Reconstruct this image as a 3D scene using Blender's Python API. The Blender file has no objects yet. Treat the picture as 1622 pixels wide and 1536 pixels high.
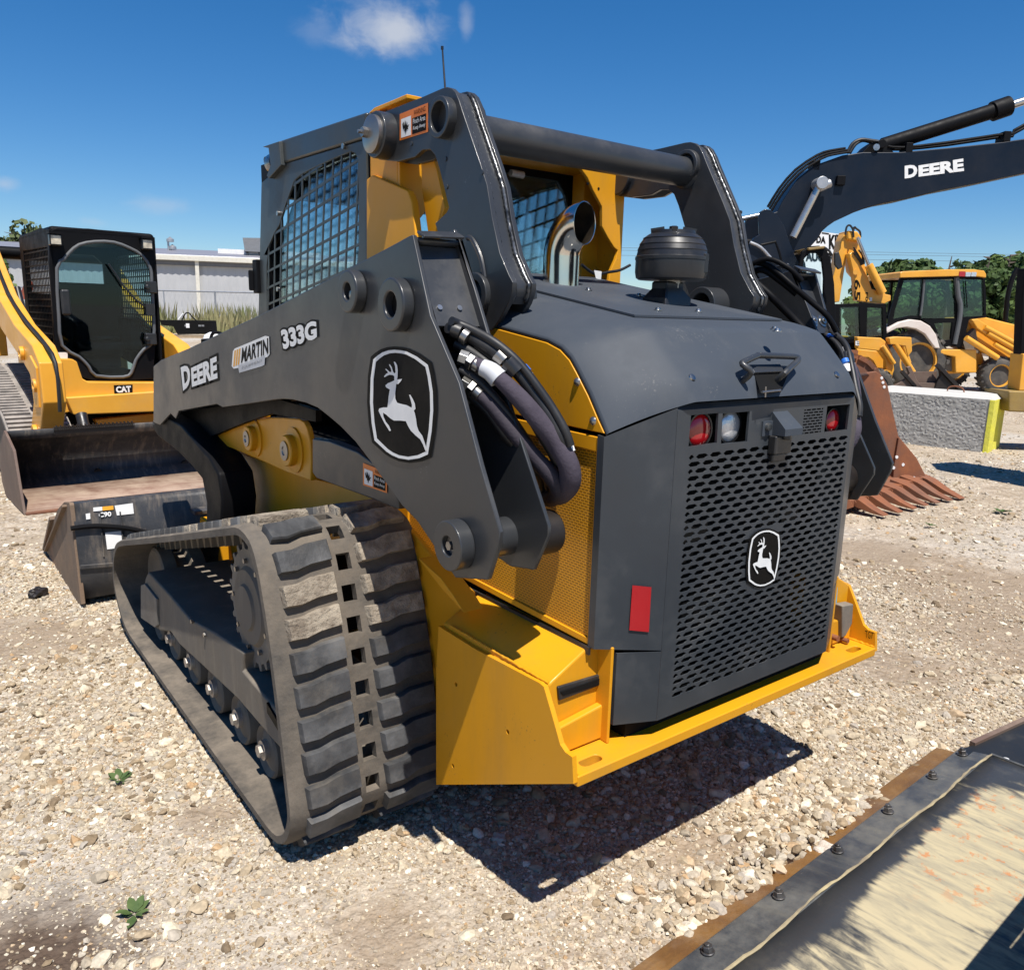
import bpy, bmesh, math, random
import numpy as np
from mathutils import Vector, Matrix
from mathutils.geometry import tessellate_polygon
random.seed(7); rng = np.random.default_rng(7)
scn = bpy.context.scene
COL = scn.collection
# ------------------------------------------------------------------ camera
CAM = np.array([-1.6434, -1.1083, 1.4127]); YAW, PITCH, ROLL, FPX = .6548, -.2092, .0259, 1264.87
PW, PH = 1622, 1536
def _axes():
    cy, sy = math.cos(YAW), math.sin(YAW)
    f = np.array([sy*math.cos(PITCH), cy*math.cos(PITCH), math.sin(PITCH)])
    r = np.array([cy, -sy, 0.]); u = np.cross(r, f)
    c, s = math.cos(ROLL), math.sin(ROLL)
    return f, c*r+s*u, -s*r+c*u
VF, VR, VU = _axes()
cam_d = bpy.data.cameras.new('camera'); cam = bpy.data.objects.new('camera', cam_d); COL.objects.link(cam)
cam_d.sensor_width = 36; cam_d.lens = 36*FPX/PW; cam_d.sensor_fit = 'HORIZONTAL'
cam_d.clip_start = .05; cam_d.clip_end = 3000
cam.matrix_world = Matrix(((VR[0], VU[0], -VF[0], CAM[0]), (VR[1], VU[1], -VF[1], CAM[1]), (VR[2], VU[2], -VF[2], CAM[2]), (0, 0, 0, 1)))
scn.camera = cam
scn.render.resolution_x, scn.render.resolution_y = 1024, 969
# ------------------------------------------------------------------ sun, sky, exposure
SUN_TO = Vector((-.1458, -.4403, 1)).normalized()
sun_d = bpy.data.lights.new('sun', 'SUN'); sun_d.energy = 4.8; sun_d.angle = math.radians(.5); sun_d.color = (1, .95, .88)
sun = bpy.data.objects.new('sun', sun_d); COL.objects.link(sun)
sun.rotation_euler = SUN_TO.to_track_quat('Z', 'Y').to_euler()
world = bpy.data.worlds.new('World'); scn.world = world; world.use_nodes = True
wn = world.node_tree; wn.nodes.clear()
def N(t, typ, **kw):
    n = t.nodes.new(typ)
    for k, v in kw.items():
        if k.startswith('i_'):
            k2 = k[2:]; k2 = int(k2) if k2.isdigit() else k2
            n.inputs[k2].default_value = v
        else: setattr(n, k, v)
    return n
sky = N(wn, 'ShaderNodeTexSky', sky_type='NISHITA', sun_disc=False, sun_elevation=math.radians(65.1), sun_rotation=math.radians(198.3), air_density=1.0, dust_density=.05, ozone_density=3.0, altitude=300)
hsv = N(wn, 'ShaderNodeHueSaturation', i_Saturation=1.27, i_Value=1.0)
tint = N(wn, 'ShaderNodeMix', data_type='RGBA', blend_type='MULTIPLY'); tint.inputs[0].default_value = 1; tint.inputs[7].default_value = (.93, 1.02, 1.15, 1)
wn.links.new(sky.outputs[0], tint.inputs[6]); wn.links.new(tint.outputs[2], hsv.inputs['Color'])
# thin fair-weather clouds, placed by sky direction
tc = N(wn, 'ShaderNodeTexCoord')
def cloud(px, py, sx, sy, seed, dens):
    d = VF + VR*(px-PW/2)/FPX + VU*(PH/2-py)/FPX; d = Vector(d).normalized()
    right = Vector((d.y, -d.x, 0)).normalized(); up = right.cross(d)
    def dot(v):
        n = N(wn, 'ShaderNodeVectorMath', operation='DOT_PRODUCT'); n.inputs[1].default_value = v
        wn.links.new(tc.outputs['Generated'], n.inputs[0]); return n.outputs['Value']
    def mth(op, a, b=None):
        n = N(wn, 'ShaderNodeMath', operation=op)
        for i, x in enumerate((a, b)):
            if x is None: continue
            if isinstance(x, (int, float)): n.inputs[i].default_value = x
            else: wn.links.new(x, n.inputs[i])
        return n.outputs[0]
    a = mth('DIVIDE', dot(right), sx/FPX); b = mth('DIVIDE', dot(up), sy/FPX)
    a2 = mth('MULTIPLY', a, a); b2 = mth('MULTIPLY', b, b); r = mth('SQRT', mth('ADD', a2, b2))
    front = mth('GREATER_THAN', dot(d), .3)
    nz = N(wn, 'ShaderNodeTexNoise', i_Scale=26., i_Detail=9., i_Roughness=.55, i_Distortion=.35)
    mp = N(wn, 'ShaderNodeMapping'); mp.inputs['Location'].default_value = (seed, seed*.7, 0); mp.inputs['Scale'].default_value = (1, 1, 1.5)
    wn.links.new(tc.outputs['Generated'], mp.inputs[0]); wn.links.new(mp.outputs[0], nz.inputs['Vector'])
    v = mth('SUBTRACT', mth('ADD', mth('SUBTRACT', 1.0, r), mth('MULTIPLY', mth('SUBTRACT', nz.outputs[0], .5), 1.25)), .05)
    mr = N(wn, 'ShaderNodeMapRange', interpolation_type='SMOOTHSTEP'); mr.inputs['From Min'].default_value = 0; mr.inputs['From Max'].default_value = .95; mr.inputs['To Max'].default_value = dens
    wn.links.new(v, mr.inputs[0])
    return mth('MULTIPLY', mr.outputs[0], front)
prev = hsv.outputs[0]
for a in ((615, 46, 100, 50, 3.1, .85), (738, 38, 14, 30, 8.4, .3), (254, 324, 60, 18, 5.2, .28), (8, 292, 26, 14, 1.7, .4), (500, 50, 40, 26, 9.9, .15), (150, 352, 26, 9, 2.9, .18)):
    mx = N(wn, 'ShaderNodeMix', data_type='RGBA'); mx.inputs[7].default_value = (6.2, 6.6, 7.4, 1)
    wn.links.new(cloud(*a), mx.inputs[0]); wn.links.new(prev, mx.inputs[6]); prev = mx.outputs[2]
bg = N(wn, 'ShaderNodeBackground', i_Strength=.066); wo = N(wn, 'ShaderNodeOutputWorld')
wn.links.new(prev, bg.inputs[0]); wn.links.new(bg.outputs[0], wo.inputs[0])
scn.view_settings.view_transform = 'Standard'; scn.view_settings.look = 'None'; scn.view_settings.exposure = .56; scn.view_settings.gamma = 1
# ------------------------------------------------------------------ frames: pixel of the photo -> point on a real plane
class Frame:
    def __init__(s, o=(0, 0), deg=0):
        s.o = np.array([o[0], o[1], 0.]); t = math.radians(deg); s.deg = deg
        s.R = np.array([[math.cos(t), -math.sin(t), 0], [math.sin(t), math.cos(t), 0], [0, 0, 1.]]); s.C = s.R.T@(CAM-s.o)
    def ray(s, px, py): return s.R.T@(VF + VR*(px-PW/2)/FPX + VU*(PH/2-py)/FPX)
    def pl(s, ax, v, *pts):
        out = []
        for q in pts:
            d = s.ray(q[0], q[1]); out.append(tuple(s.C+d*(v-s.C[ax])/d[ax]))
        return out
    def X(s, v, *p): return [(q[1], q[2]) for q in s.pl(0, v, *p)]     # (y,z)
    def Y(s, v, *p): return [(q[0], q[2]) for q in s.pl(1, v, *p)]     # (x,z)
    def Z(s, v, *p): return [(q[0], q[1]) for q in s.pl(2, v, *p)]     # (x,y)
    def plane(s, p0, n, *pts):
        p0 = np.array(p0); n = np.array(n); out = []
        for q in pts:
            d = s.ray(*q); out.append(tuple(s.C+d*((p0-s.C)@n)/(d@n)))
        return out
    def W(s, p): return tuple(s.R@np.array(p, float)+s.o)
G = Frame()
def view_frame(px, py_ground=None, depth=None):
    """frame on the ground below pixel column px, local x = image right, local y = away"""
    V = Frame((CAM[0], CAM[1]), -math.degrees(YAW))
    d = V.ray(px, 768); t = depth/d[1]; return Frame(V.W((d[0]*t, depth, 0))[:2], -math.degrees(YAW))
# ------------------------------------------------------------------ mesh builder
class MB:
    def __init__(s): s.v = []; s.f = []
    def add(s, v, f):
        o = len(s.v); s.v += [tuple(float(c) for c in p) for p in v]; s.f += [tuple(i+o for i in q) for q in f]; return s
    def box(s, x0, x1, y0, y1, z0, z1):
        return s.add([(x, y, z) for x in (x0, x1) for y in (y0, y1) for z in (z0, z1)], [(0, 1, 3, 2), (4, 6, 7, 5), (0, 4, 5, 1), (2, 3, 7, 6), (0, 2, 6, 4), (1, 5, 7, 3)])
    def prism(s, p, ax, a, b, holes=()):
        def mk(q, v): return {0: (v, q[0], q[1]), 1: (q[0], v, q[1]), 2: (q[0], q[1], v)}[ax]
        n = len(p)
        if not holes:
            return s.add([mk(q, a) for q in p]+[mk(q, b) for q in p], [tuple(range(n)), tuple(range(2*n-1, n-1, -1))]+[(i, (i+1) % n, n+(i+1) % n, n+i) for i in range(n)])
        loops = [list(p)]+[list(h) for h in holes]; flat = [q for l in loops for q in l]; m = len(flat)
        tris = tessellate_polygon([[Vector((q[0], q[1], 0)) for q in l] for l in loops])
        f = [tuple(t) for t in tris]+[tuple(i+m for i in reversed(t)) for t in tris]; o = 0
        for l in loops:
            k = len(l); f += [(o+i, o+(i+1) % k, m+o+(i+1) % k, m+o+i) for i in range(k)]; o += k
        return s.add([mk(q, a) for q in flat]+[mk(q, b) for q in flat], f)
    def cyl(s, p0, p1, r0, r1=None, seg=24, caps=True, ph=0):
        r1 = r0 if r1 is None else r1; p0 = Vector(p0); p1 = Vector(p1); d = (p1-p0).normalized()
        a = d.orthogonal().normalized(); b = d.cross(a)
        v = [p+(a*math.cos(t)+b*math.sin(t))*r for p, r in ((p0, r0), (p1, r1)) for t in [ph+2*math.pi*i/seg for i in range(seg)]]
        f = [(i, (i+1) % seg, seg+(i+1) % seg, seg+i) for i in range(seg)]
        if caps: f += [tuple(range(seg)), tuple(range(2*seg-1, seg-1, -1))]
        return s.add(v, f)
    def lathe(s, p0, d, prof, seg=28, closed=False):
        p0 = Vector(p0); d = Vector(d).normalized(); a = d.orthogonal().normalized(); b = d.cross(a); n = len(prof)
        v = [p0+d*h+(a*math.cos(t)+b*math.sin(t))*r for r, h in prof for t in [2*math.pi*i/seg for i in range(seg)]]
        f = [(k*seg+i, k*seg+(i+1) % seg, ((k+1) % n)*seg+(i+1) % seg, ((k+1) % n)*seg+i) for k in range(n if closed else n-1) for i in range(seg)]
        if not closed:
            if prof[0][0] > 1e-5: f.append(tuple(range(seg)))
            if prof[-1][0] > 1e-5: f.append(tuple(range(n*seg-1, (n-1)*seg-1, -1)))
        return s.add(v, f)
    def ring(s, p0, p1, ro, ri, seg=28):
        p0 = Vector(p0); p1 = Vector(p1); h = (p1-p0).length
        return s.lathe(p0, p1-p0, [(ro, 0), (ro, h), (ri, h), (ri, 0)], seg, True)
    def tube(s, pts, r, seg=10, sm=4, caps=True):
        P = [Vector(p) for p in pts]; R = list(r) if hasattr(r, '__len__') else [r]*len(P)
        if sm > 1 and len(P) > 2:
            Q = []; RR = []
            for i in range(len(P)-1):
                a, b, c, d = P[max(i-1, 0)], P[i], P[i+1], P[min(i+2, len(P)-1)]
                for k in range(sm):
                    t = k/sm; Q.append(.5*((2*b)+(c-a)*t+(2*a-5*b+4*c-d)*t*t+(3*b-a-3*c+d)*t**3)); RR.append(R[i]*(1-t)+R[i+1]*t)
            Q.append(P[-1]); RR.append(R[-1]); P, R = Q, RR
        n = len(P); t0 = (P[1]-P[0]).normalized(); u = t0.orthogonal().normalized(); v = []
        for i in range(n):
            t = (P[min(i+1, n-1)]-P[max(i-1, 0)]).normalized(); u = (u-t*u.dot(t)).normalized(); w = t.cross(u)
            v += [P[i]+(u*math.cos(2*math.pi*k/seg)+w*math.sin(2*math.pi*k/seg))*R[i] for k in range(seg)]
        f = [(i*seg+k, i*seg+(k+1) % seg, (i+1)*seg+(k+1) % seg, (i+1)*seg+k) for i in range(n-1) for k in range(seg)]
        if caps: f += [tuple(range(seg)), tuple(range(n*seg-1, (n-1)*seg-1, -1))]
        return s.add(v, f)
    def grid(s, rows):
        m = len(rows[0]); v = [p for r in rows for p in r]
        return s.add(v, [(i*m+k, i*m+k+1, (i+1)*m+k+1, (i+1)*m+k) for i in range(len(rows)-1) for k in range(m-1)])
    def bar(s, p0, p1, w, h, up=(0, 0, 1)):
        p0 = Vector(p0); p1 = Vector(p1); d = (p1-p0).normalized(); a = d.cross(Vector(up)).normalized(); b = a.cross(d)
        v = [p+a*x*w/2+b*y*h/2 for p in (p0, p1) for x, y in ((-1, -1), (1, -1), (1, 1), (-1, 1))]
        return s.add(v, [(0, 1, 2, 3), (7, 6, 5, 4), (0, 4, 5, 1), (1, 5, 6, 2), (2, 6, 7, 3), (3, 7, 4, 0)])
    def mirror(s, sgn=-1):
        if sgn < 0: s.v = [(-x, y, z) for x, y, z in s.v]; s.f = [tuple(reversed(q)) for q in s.f]
        return s
    def move(s, dx=0, dy=0, dz=0): s.v = [(x+dx, y+dy, z+dz) for x, y, z in s.v]; return s
    def build(s, name, mat, parent=None, bevel=0, seg=2, smooth=35, label=None, solid=0):
        me = bpy.data.meshes.new(name); me.from_pydata(s.v, [], s.f)
        bm = bmesh.new(); bm.from_mesh(me)
        bmesh.ops.remove_doubles(bm, verts=bm.verts, dist=1e-5)
        bmesh.ops.recalc_face_normals(bm, faces=bm.faces); bm.to_mesh(me); bm.free()
        if smooth:
            me.shade_smooth(); me.set_sharp_from_angle(angle=math.radians(smooth))
        me.materials.append(mat); o = bpy.data.objects.new(name, me); COL.objects.link(o)
        if parent is not None: o.parent = parent
        if solid:
            md = o.modifiers.new('solid', 'SOLIDIFY'); md.thickness = solid; md.offset = -1
        if bevel:
            md = o.modifiers.new('bevel', 'BEVEL'); md.width = bevel; md.segments = seg; md.limit_method = 'ANGLE'; md.angle_limit = math.radians(40); md.harden_normals = True
        if label: o['label'] = label
        return o
def tag(o, label=None, cat=None, group=None, kind=None):
    for k, v in (('label', label), ('category', cat), ('group', group), ('kind', kind)):
        if v: o[k] = v
    return o
def thing(name, fr, label, cat, group=None):
    o = bpy.data.objects.new(name, None); COL.objects.link(o); o.location = fr.W((0, 0, 0)); o.rotation_euler = (0, 0, math.radians(fr.deg)); o.empty_display_size = .2
    return tag(o, label, cat, group)
# ------------------------------------------------------------------ materials
def mat(name, col, rough=.5, metal=0, coat=0, col2=None, var=None, vscale=5., vlo=.35, vhi=.65, dust=0, dustcol=(.45, .38, .29), dscale=7., bump=0, bscale=60., bdist=.01, chips=None, streak=None, rvar=.12, spec=.5, stretch=None, emis=None):
    m = bpy.data.materials.new(name); m.use_nodes = True; t = m.node_tree; b = t.nodes['Principled BSDF']
    L = t.links.new; tcn = N(t, 'ShaderNodeTexCoord'); src = tcn.outputs['Object']
    if stretch:
        mp = N(t, 'ShaderNodeMapping'); mp.inputs['Scale'].default_value = stretch; L(src, mp.inputs[0]); src = mp.outputs[0]
    b.inputs['Roughness'].default_value = rough; b.inputs['Metallic'].default_value = metal; b.inputs['Specular IOR Level'].default_value = spec
    b.inputs['Coat Weight'].default_value = coat; b.inputs['Coat Roughness'].default_value = .08
    n1 = N(t, 'ShaderNodeTexNoise', i_Scale=vscale, i_Detail=8., i_Roughness=.6); L(src, n1.inputs['Vector'])
    rm = N(t, 'ShaderNodeMapRange'); rm.inputs['From Min'].default_value = vlo; rm.inputs['From Max'].default_value = vhi; L(n1.outputs[0], rm.inputs[0])
    mx = N(t, 'ShaderNodeMix', data_type='RGBA'); mx.inputs[6].default_value = (*col, 1); mx.inputs[7].default_value = (*(col2 or tuple(c*.86 for c in col)), 1)
    L(rm.outputs[0], mx.inputs[0]); cur = mx.outputs[2]
    rr = N(t, 'ShaderNodeMapRange'); rr.inputs['To Min'].default_value = max(rough-rvar, .02); rr.inputs['To Max'].default_value = min(rough+rvar, 1); rr.inputs['From Min'].default_value = .3; rr.inputs['From Max'].default_value = .7
    n2 = N(t, 'ShaderNodeTexNoise', i_Scale=dscale, i_Detail=10., i_Roughness=.7); L(tcn.outputs['Object'], n2.inputs['Vector']); L(n2.outputs[0], rr.inputs[0])
    rough_out = rr.outputs[0]
    if dust:
        dm = N(t, 'ShaderNodeMapRange'); dm.inputs['From Min'].default_value = .62-.3*dust; dm.inputs['From Max'].default_value = .85-.15*dust; dm.inputs['To Max'].default_value = min(dust*1.2, .95); L(n2.outputs[0], dm.inputs[0])
        geo = N(t, 'ShaderNodeNewGeometry'); sx = N(t, 'ShaderNodeSeparateXYZ'); L(geo.outputs['Normal'], sx.inputs[0])
        up = N(t, 'ShaderNodeMapRange'); up.inputs['From Min'].default_value = -.2; up.inputs['From Max'].default_value = 1; up.inputs['To Min'].default_value = .45; L(sx.outputs[2], up.inputs[0])
        mm = N(t, 'ShaderNodeMath', operation='MULTIPLY'); L(dm.outputs[0], mm.inputs[0]); L(up.outputs[0], mm.inputs[1])
        m2 = N(t, 'ShaderNodeMix', data_type='RGBA'); m2.inputs[7].default_value = (*dustcol, 1); L(mm.outputs[0], m2.inputs[0]); L(cur, m2.inputs[6]); cur = m2.outputs[2]
        ra = N(t, 'ShaderNodeMath', operation='MULTIPLY_ADD'); ra.inputs[1].default_value = .45; L(mm.outputs[0], ra.inputs[0]); L(rough_out, ra.inputs[2]); ra.use_clamp = True; rough_out = ra.outputs[0]
        cw = N(t, 'ShaderNodeMath', operation='MULTIPLY_ADD'); cw.inputs[1].default_value = -coat; cw.inputs[2].default_value = coat; L(mm.outputs[0], cw.inputs[0]); L(cw.outputs[0], b.inputs['Coat Weight'])
    if streak:
        sc, amt, scol = streak
        mp = N(t, 'ShaderNodeMapping'); mp.inputs['Scale'].default_value = sc; L(tcn.outputs['Object'], mp.inputs[0])
        n3 = N(t, 'ShaderNodeTexNoise', i_Scale=1., i_Detail=8., i_Roughness=.65); L(mp.outputs[0], n3.inputs['Vector'])
        sm = N(t, 'ShaderNodeMapRange'); sm.inputs['From Min'].default_value = .5; sm.inputs['From Max'].default_value = .68; sm.inputs['To Max'].default_value = amt; L(n3.outputs[0], sm.inputs[0])
        m3 = N(t, 'ShaderNodeMix', data_type='RGBA'); m3.inputs[7].default_value = (*scol, 1); L(sm.outputs[0], m3.inputs[0]); L(cur, m3.inputs[6]); cur = m3.outputs[2]
    if chips:
        csc, camt, ccol = chips
        n4 = N(t, 'ShaderNodeTexNoise', i_Scale=csc, i_Detail=5., i_Roughness=.75); L(tcn.outputs['Object'], n4.inputs['Vector']); n5 = N(t, 'ShaderNodeTexNoise', i_Scale=csc*.07, i_Detail=3.); L(tcn.outputs['Object'], n5.inputs['Vector'])
        ad = N(t, 'ShaderNodeMath', operation='MULTIPLY_ADD'); ad.inputs[1].default_value = .5; L(n5.outputs[0], ad.inputs[0]); L(n4.outputs[0], ad.inputs[2])
        cm = N(t, 'ShaderNodeMapRange'); cm.inputs['From Min'].default_value = .98-.06*camt; cm.inputs['From Max'].default_value = 1.01-.06*camt; cm.inputs['To Max'].default_value = .8; L(ad.outputs[0], cm.inputs[0])
        m4 = N(t, 'ShaderNodeMix', data_type='RGBA'); m4.inputs[7].default_value = (*ccol, 1); L(cm.outputs[0], m4.inputs[0]); L(cur, m4.inputs[6]); cur = m4.outputs[2]
    L(cur, b.inputs['Base Color']); L(rough_out, b.inputs['Roughness'])
    if bump:
        nb = N(t, 'ShaderNodeTexNoise', i_Scale=bscale, i_Detail=6., i_Roughness=.6); L(src, nb.inputs['Vector'])
        bp = N(t, 'ShaderNodeBump', i_Strength=bump, i_Distance=bdist); L(nb.outputs[0], bp.inputs['Height']); L(bp.outputs[0], b.inputs['Normal'])
    return m
DUST = (.30, .25, .185)
M_grey = mat('gunmetal paint', (.027, .029, .032), .40, coat=.15, chips=(120, .6, (.10, .10, .10)), col2=(.032, .034, .037), vscale=2, dust=.35, dustcol=(.13, .12, .11), dscale=3.5, bump=.03, bscale=220, bdist=.002)
M_greyhood = mat('gunmetal satin plastic', (.046, .055, .069), .58, coat=.0, rvar=.03, col2=(.050, .059, .072), vscale=2.5, spec=.22, chips=(150, .9, (.12, .12, .12)), streak=((3, 3, 1), .35, (.085, .09, .098)), dust=.3, dustcol=(.12, .118, .115), dscale=5, bump=.06, bscale=420, bdist=.001)
M_greydoor = mat('gunmetal textured door', (.029, .034, .041), .44, coat=.08, col2=(.034, .040, .047), vscale=3, dust=.4, dustcol=(.13, .12, .11), dscale=6, bump=.05, bscale=350, bdist=.001)
M_black = mat('black paint', (.005, .005, .006), .55, spec=.12)
M_blackm = mat('matte black', (.004, .004, .004), .85, spec=.2)
M_yel = mat('construction yellow paint', (.68, .305, .010), .40, coat=.04, spec=.3, col2=(.64, .28, .009), vscale=1.5, streak=((5, 5, 1.2), .28, (.34, .19, .05)), chips=(110, .7, (.20, .12, .04)), dust=.16, dustcol=(.42, .27, .08), dscale=3.2, bump=.03, bscale=160, bdist=.002)
M_yelold = mat('sun faded yellow paint', (.74, .36, .045), .5, coat=.05, col2=(.60, .27, .03), vscale=2.2, dust=.55, dustcol=(.36, .27, .17), dscale=2.4, bump=.05, bscale=60, bdist=.004)
M_rubber = mat('worn track rubber', (.045, .041, .036), .8, col2=(.085, .073, .059), vscale=4, dust=.8, dustcol=(.23, .19, .145), dscale=7, streak=((3, 40, 40), .35, (.15, .125, .10)), bump=.5, bscale=45, bdist=.006)
M_lug = mat('polished rubber lug', (.042, .043, .045), .55, spec=.3, col2=(.12, .122, .125), vscale=7, vlo=.45, vhi=.7, dust=.42, dustcol=(.20, .17, .13), dscale=11, bump=.35, bscale=70, bdist=.004, stretch=(1, .5, 1))
M_mudlug = mat('dried mud on lugs', (.36, .31, .24), .95, col2=(.15, .12, .09), vscale=22, bump=1., bscale=55, bdist=.012)
M_steel = mat('bare steel', (.30, .295, .285), .36, metal=.9, col2=(.3, .28, .26), vscale=14)
M_zinc = mat('zinc plated bolt', (.46, .46, .46), .34, metal=1., col2=(.34, .33, .30), vscale=20)
M_frame = mat('dusty track frame steel', (.15, .135, .115), .8, spec=.2, col2=(.16, .135, .105), vscale=5, dust=.7, dustcol=(.24, .20, .155), dscale=4, bump=.3, bscale=40, bdist=.004, streak=((14, 14, 3), .35, (.30, .26, .2)))
M_chrome = mat('chrome', (.66, .64, .60), .16, metal=1., col2=(.76, .73, .66), vscale=9, rvar=.04)
M_dkplast = mat('black moulded plastic', (.016, .016, .017), .38, coat=.1, dust=.35, dustcol=(.10, .09, .08), dscale=6)
M_hose = mat('black rubber hose', (.012, .012, .013), .5, dust=.3, dustcol=(.09, .08, .07), dscale=9)
M_sleeve = mat('purple grey nylon hose sleeve', (.080, .068, .088), .85, col2=(.05, .042, .056), vscale=12, bump=.5, bscale=150, bdist=.003, spec=.2)
M_white = mat('white decal', (.78, .78, .76), .45, col2=(.7, .7, .69), vscale=20)
M_decalblk = mat('black decal', (.007, .006, .005), .6, spec=.12)
M_orange = mat('orange decal', (.75, .19, .02), .45)
M_red = mat('red lens', (.42, .008, .012), .12, coat=.6, col2=(.34, .006, .010), vscale=18)
M_redrefl = mat('red reflector', (.38, .012, .015), .38, col2=(.33, .012, .016), bump=.3, bscale=500, bdist=.001)
M_lens = mat('clear lamp lens', (.72, .74, .76), .12, metal=.5, coat=.8, col2=(.5, .52, .55), vscale=30, bump=.6, bscale=70, bdist=.004)
M_blue = mat('blue tape', (.03, .17, .62), .4)
M_cyan = mat('blue label', (.05, .42, .62), .5)
M_rust = mat('rusted steel', (.26, .09, .034), .75, col2=(.13, .048, .026), vscale=4, dust=.5, dustcol=(.33, .19, .12), dscale=4, bump=.4, bscale=50, bdist=.004, streak=((6, 6, 1.5), .45, (.09, .045, .03)))
M_brnsteel = mat('brown worn bucket steel', (.15, .095, .07), .6, col2=(.085, .06, .05), vscale=3, dust=.6, dustcol=(.34, .24, .17), dscale=3, bump=.3, bscale=40, bdist=.004)
M_bktfloor = mat('scoured bucket floor', (.33, .22, .165), .6, metal=.2, col2=(.19, .10, .07), vscale=2.2, dust=.8, dustcol=(.52, .42, .31), dscale=2.6, streak=((1.2, 14, 3), .6, (.16, .07, .045)), bump=.3, bscale=40, bdist=.004)
M_bktblk = mat('scraped black bucket paint', (.024, .025, .028), .5, col2=(.045, .045, .047), vscale=4, dust=.45, dustcol=(.22, .19, .16), dscale=6, streak=((26, 8, 5), .5, (.20, .16, .12)), bump=.15, bscale=60)
def glass(name, tint, refl=1., rough=.02):
    m = bpy.data.materials.new(name); m.use_nodes = True; t = m.node_tree; t.nodes.clear(); L = t.links.new
    tr = N(t, 'ShaderNodeBsdfTransparent'); tr.inputs[0].default_value = (*tint, 1); gl = N(t, 'ShaderNodeBsdfGlossy', i_Roughness=rough); gl.inputs[0].default_value = (.9, .95, 1, 1)
    fr = N(t, 'ShaderNodeFresnel', i_IOR=1.5); mu = N(t, 'ShaderNodeMath', operation='MULTIPLY'); mu.inputs[1].default_value = refl; mu.use_clamp = True
    mx = N(t, 'ShaderNodeMixShader'); o = N(t, 'ShaderNodeOutputMaterial'); L(fr.outputs[0], mu.inputs[0]); L(mu.outputs[0], mx.inputs[0]); L(tr.outputs[0], mx.inputs[1]); L(gl.outputs[0], mx.inputs[2]); L(mx.outputs[0], o.inputs[0])
    return m
M_glass = glass('tinted cab glass', (.88, .955, .965), .8); M_glassdk = glass('dark cab glass', (.55, .72, .68), 1.3)
def mesh_screen_mat():
    m = mat('perforated yellow sheet', (.70, .315, .012), .42, dust=.3, dustcol=(.42, .30, .14)); t = m.node_tree; b = t.nodes['Principled BSDF']; L = t.links.new
    tcn = N(t, 'ShaderNodeTexCoord'); sp = N(t, 'ShaderNodeSeparateXYZ'); L(tcn.outputs['Object'], sp.inputs[0])
    cb = N(t, 'ShaderNodeCombineXYZ'); L(sp.outputs[1], cb.inputs[0]); L(sp.outputs[2], cb.inputs[1])
    br = N(t, 'ShaderNodeTexBrick'); br.offset = .5; br.inputs['Scale'].default_value = 1; br.inputs['Brick Width'].default_value = .0125; br.inputs['Row Height'].default_value = .0062; br.inputs['Mortar Size'].default_value = .0016; br.inputs['Mortar Smooth'].default_value = .3
    L(cb.outputs[0], br.inputs['Vector']); L(br.outputs['Fac'], (inv := N(t, 'ShaderNodeMath', operation='SUBTRACT')).inputs[1]); inv.inputs[0].default_value = 1
    old = b.inputs['Base Color'].links[0].from_socket; mx = N(t, 'ShaderNodeMix', data_type='RGBA'); mx.inputs[7].default_value = (.05, .025, .006, 1)
    mm = N(t, 'ShaderNodeMath', operation='MULTIPLY'); mm.inputs[1].default_value = .62; L(inv.outputs[0], mm.inputs[0]); L(mm.outputs[0], mx.inputs[0]); L(old, mx.inputs[6]); L(mx.outputs[2], b.inputs['Base Color'])
    bp = N(t, 'ShaderNodeBump', i_Strength=.8, i_Distance=.002); L(br.outputs['Fac'], bp.inputs['Height']); L(bp.outputs[0], b.inputs['Normal']); return m
M_screen = mesh_screen_mat()
# ------------------------------------------------------------------ lettering
def text_mesh(txt, thick=0.0):
    cu = bpy.data.curves.new('txt', 'FONT'); cu.body = txt; cu.offset = thick; cu.resolution_u = 3
    o = bpy.data.objects.new('txt', cu); COL.objects.link(o); dg = bpy.context.evaluated_depsgraph_get(); dg.update()
    me = bpy.data.meshes.new_from_object(o.evaluated_get(dg)); v = [tuple(q.co) for q in me.vertices]; f = [tuple(p.vertices) for p in me.polygons]
    bpy.data.objects.remove(o); bpy.data.meshes.remove(me); return v, f
def quadmap(Q):
    TL, TR, BR, BL = [Vector(q) for q in Q]
    return lambda u, w: (TL*(1-u)+TR*u)*w+(BL*(1-u)+BR*u)*(1-w)
def lettering(txt, Q, m, parent, thick=0., name='lettering', ref=None, label=None):
    """Q = TL,TR,BR,BL points in parent space; letters fill the quad"""
    v, f = text_mesh(txt, thick); rv = v if ref is None else text_mesh(txt, ref)[0]
    xs = [p[0] for p in rv]; ys = [p[1] for p in rv]; x0, x1, y0, y1 = min(xs), max(xs), min(ys), max(ys); q = quadmap(Q)
    return MB().add([q((p[0]-x0)/(x1-x0), (p[1]-y0)/(y1-y0)) for p in v], f).build(name, m, parent, smooth=0, label=label)
def patch(Q, m, parent, name, u0=0, u1=1, w0=0, w1=1, label=None):
    q = quadmap(Q); return MB().add([q(u0, w0), q(u1, w0), q(u1, w1), q(u0, w1)], [(0, 1, 2, 3)]).build(name, m, parent, smooth=0, label=label)
def off(Q, d): return [tuple(Vector(p)+Vector(d)) for p in Q]
PICT = [(.1, .75), (.25, .9), (.3, .6), (.42, .95), (.55, .6), (.62, .85), (.7, .55), (.9, .62), (.72, .42), (.8, .3), (.6, .35), (.5, .05), (.42, .3), (.3, .25), (.35, .45), (.2, .4)]
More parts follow.
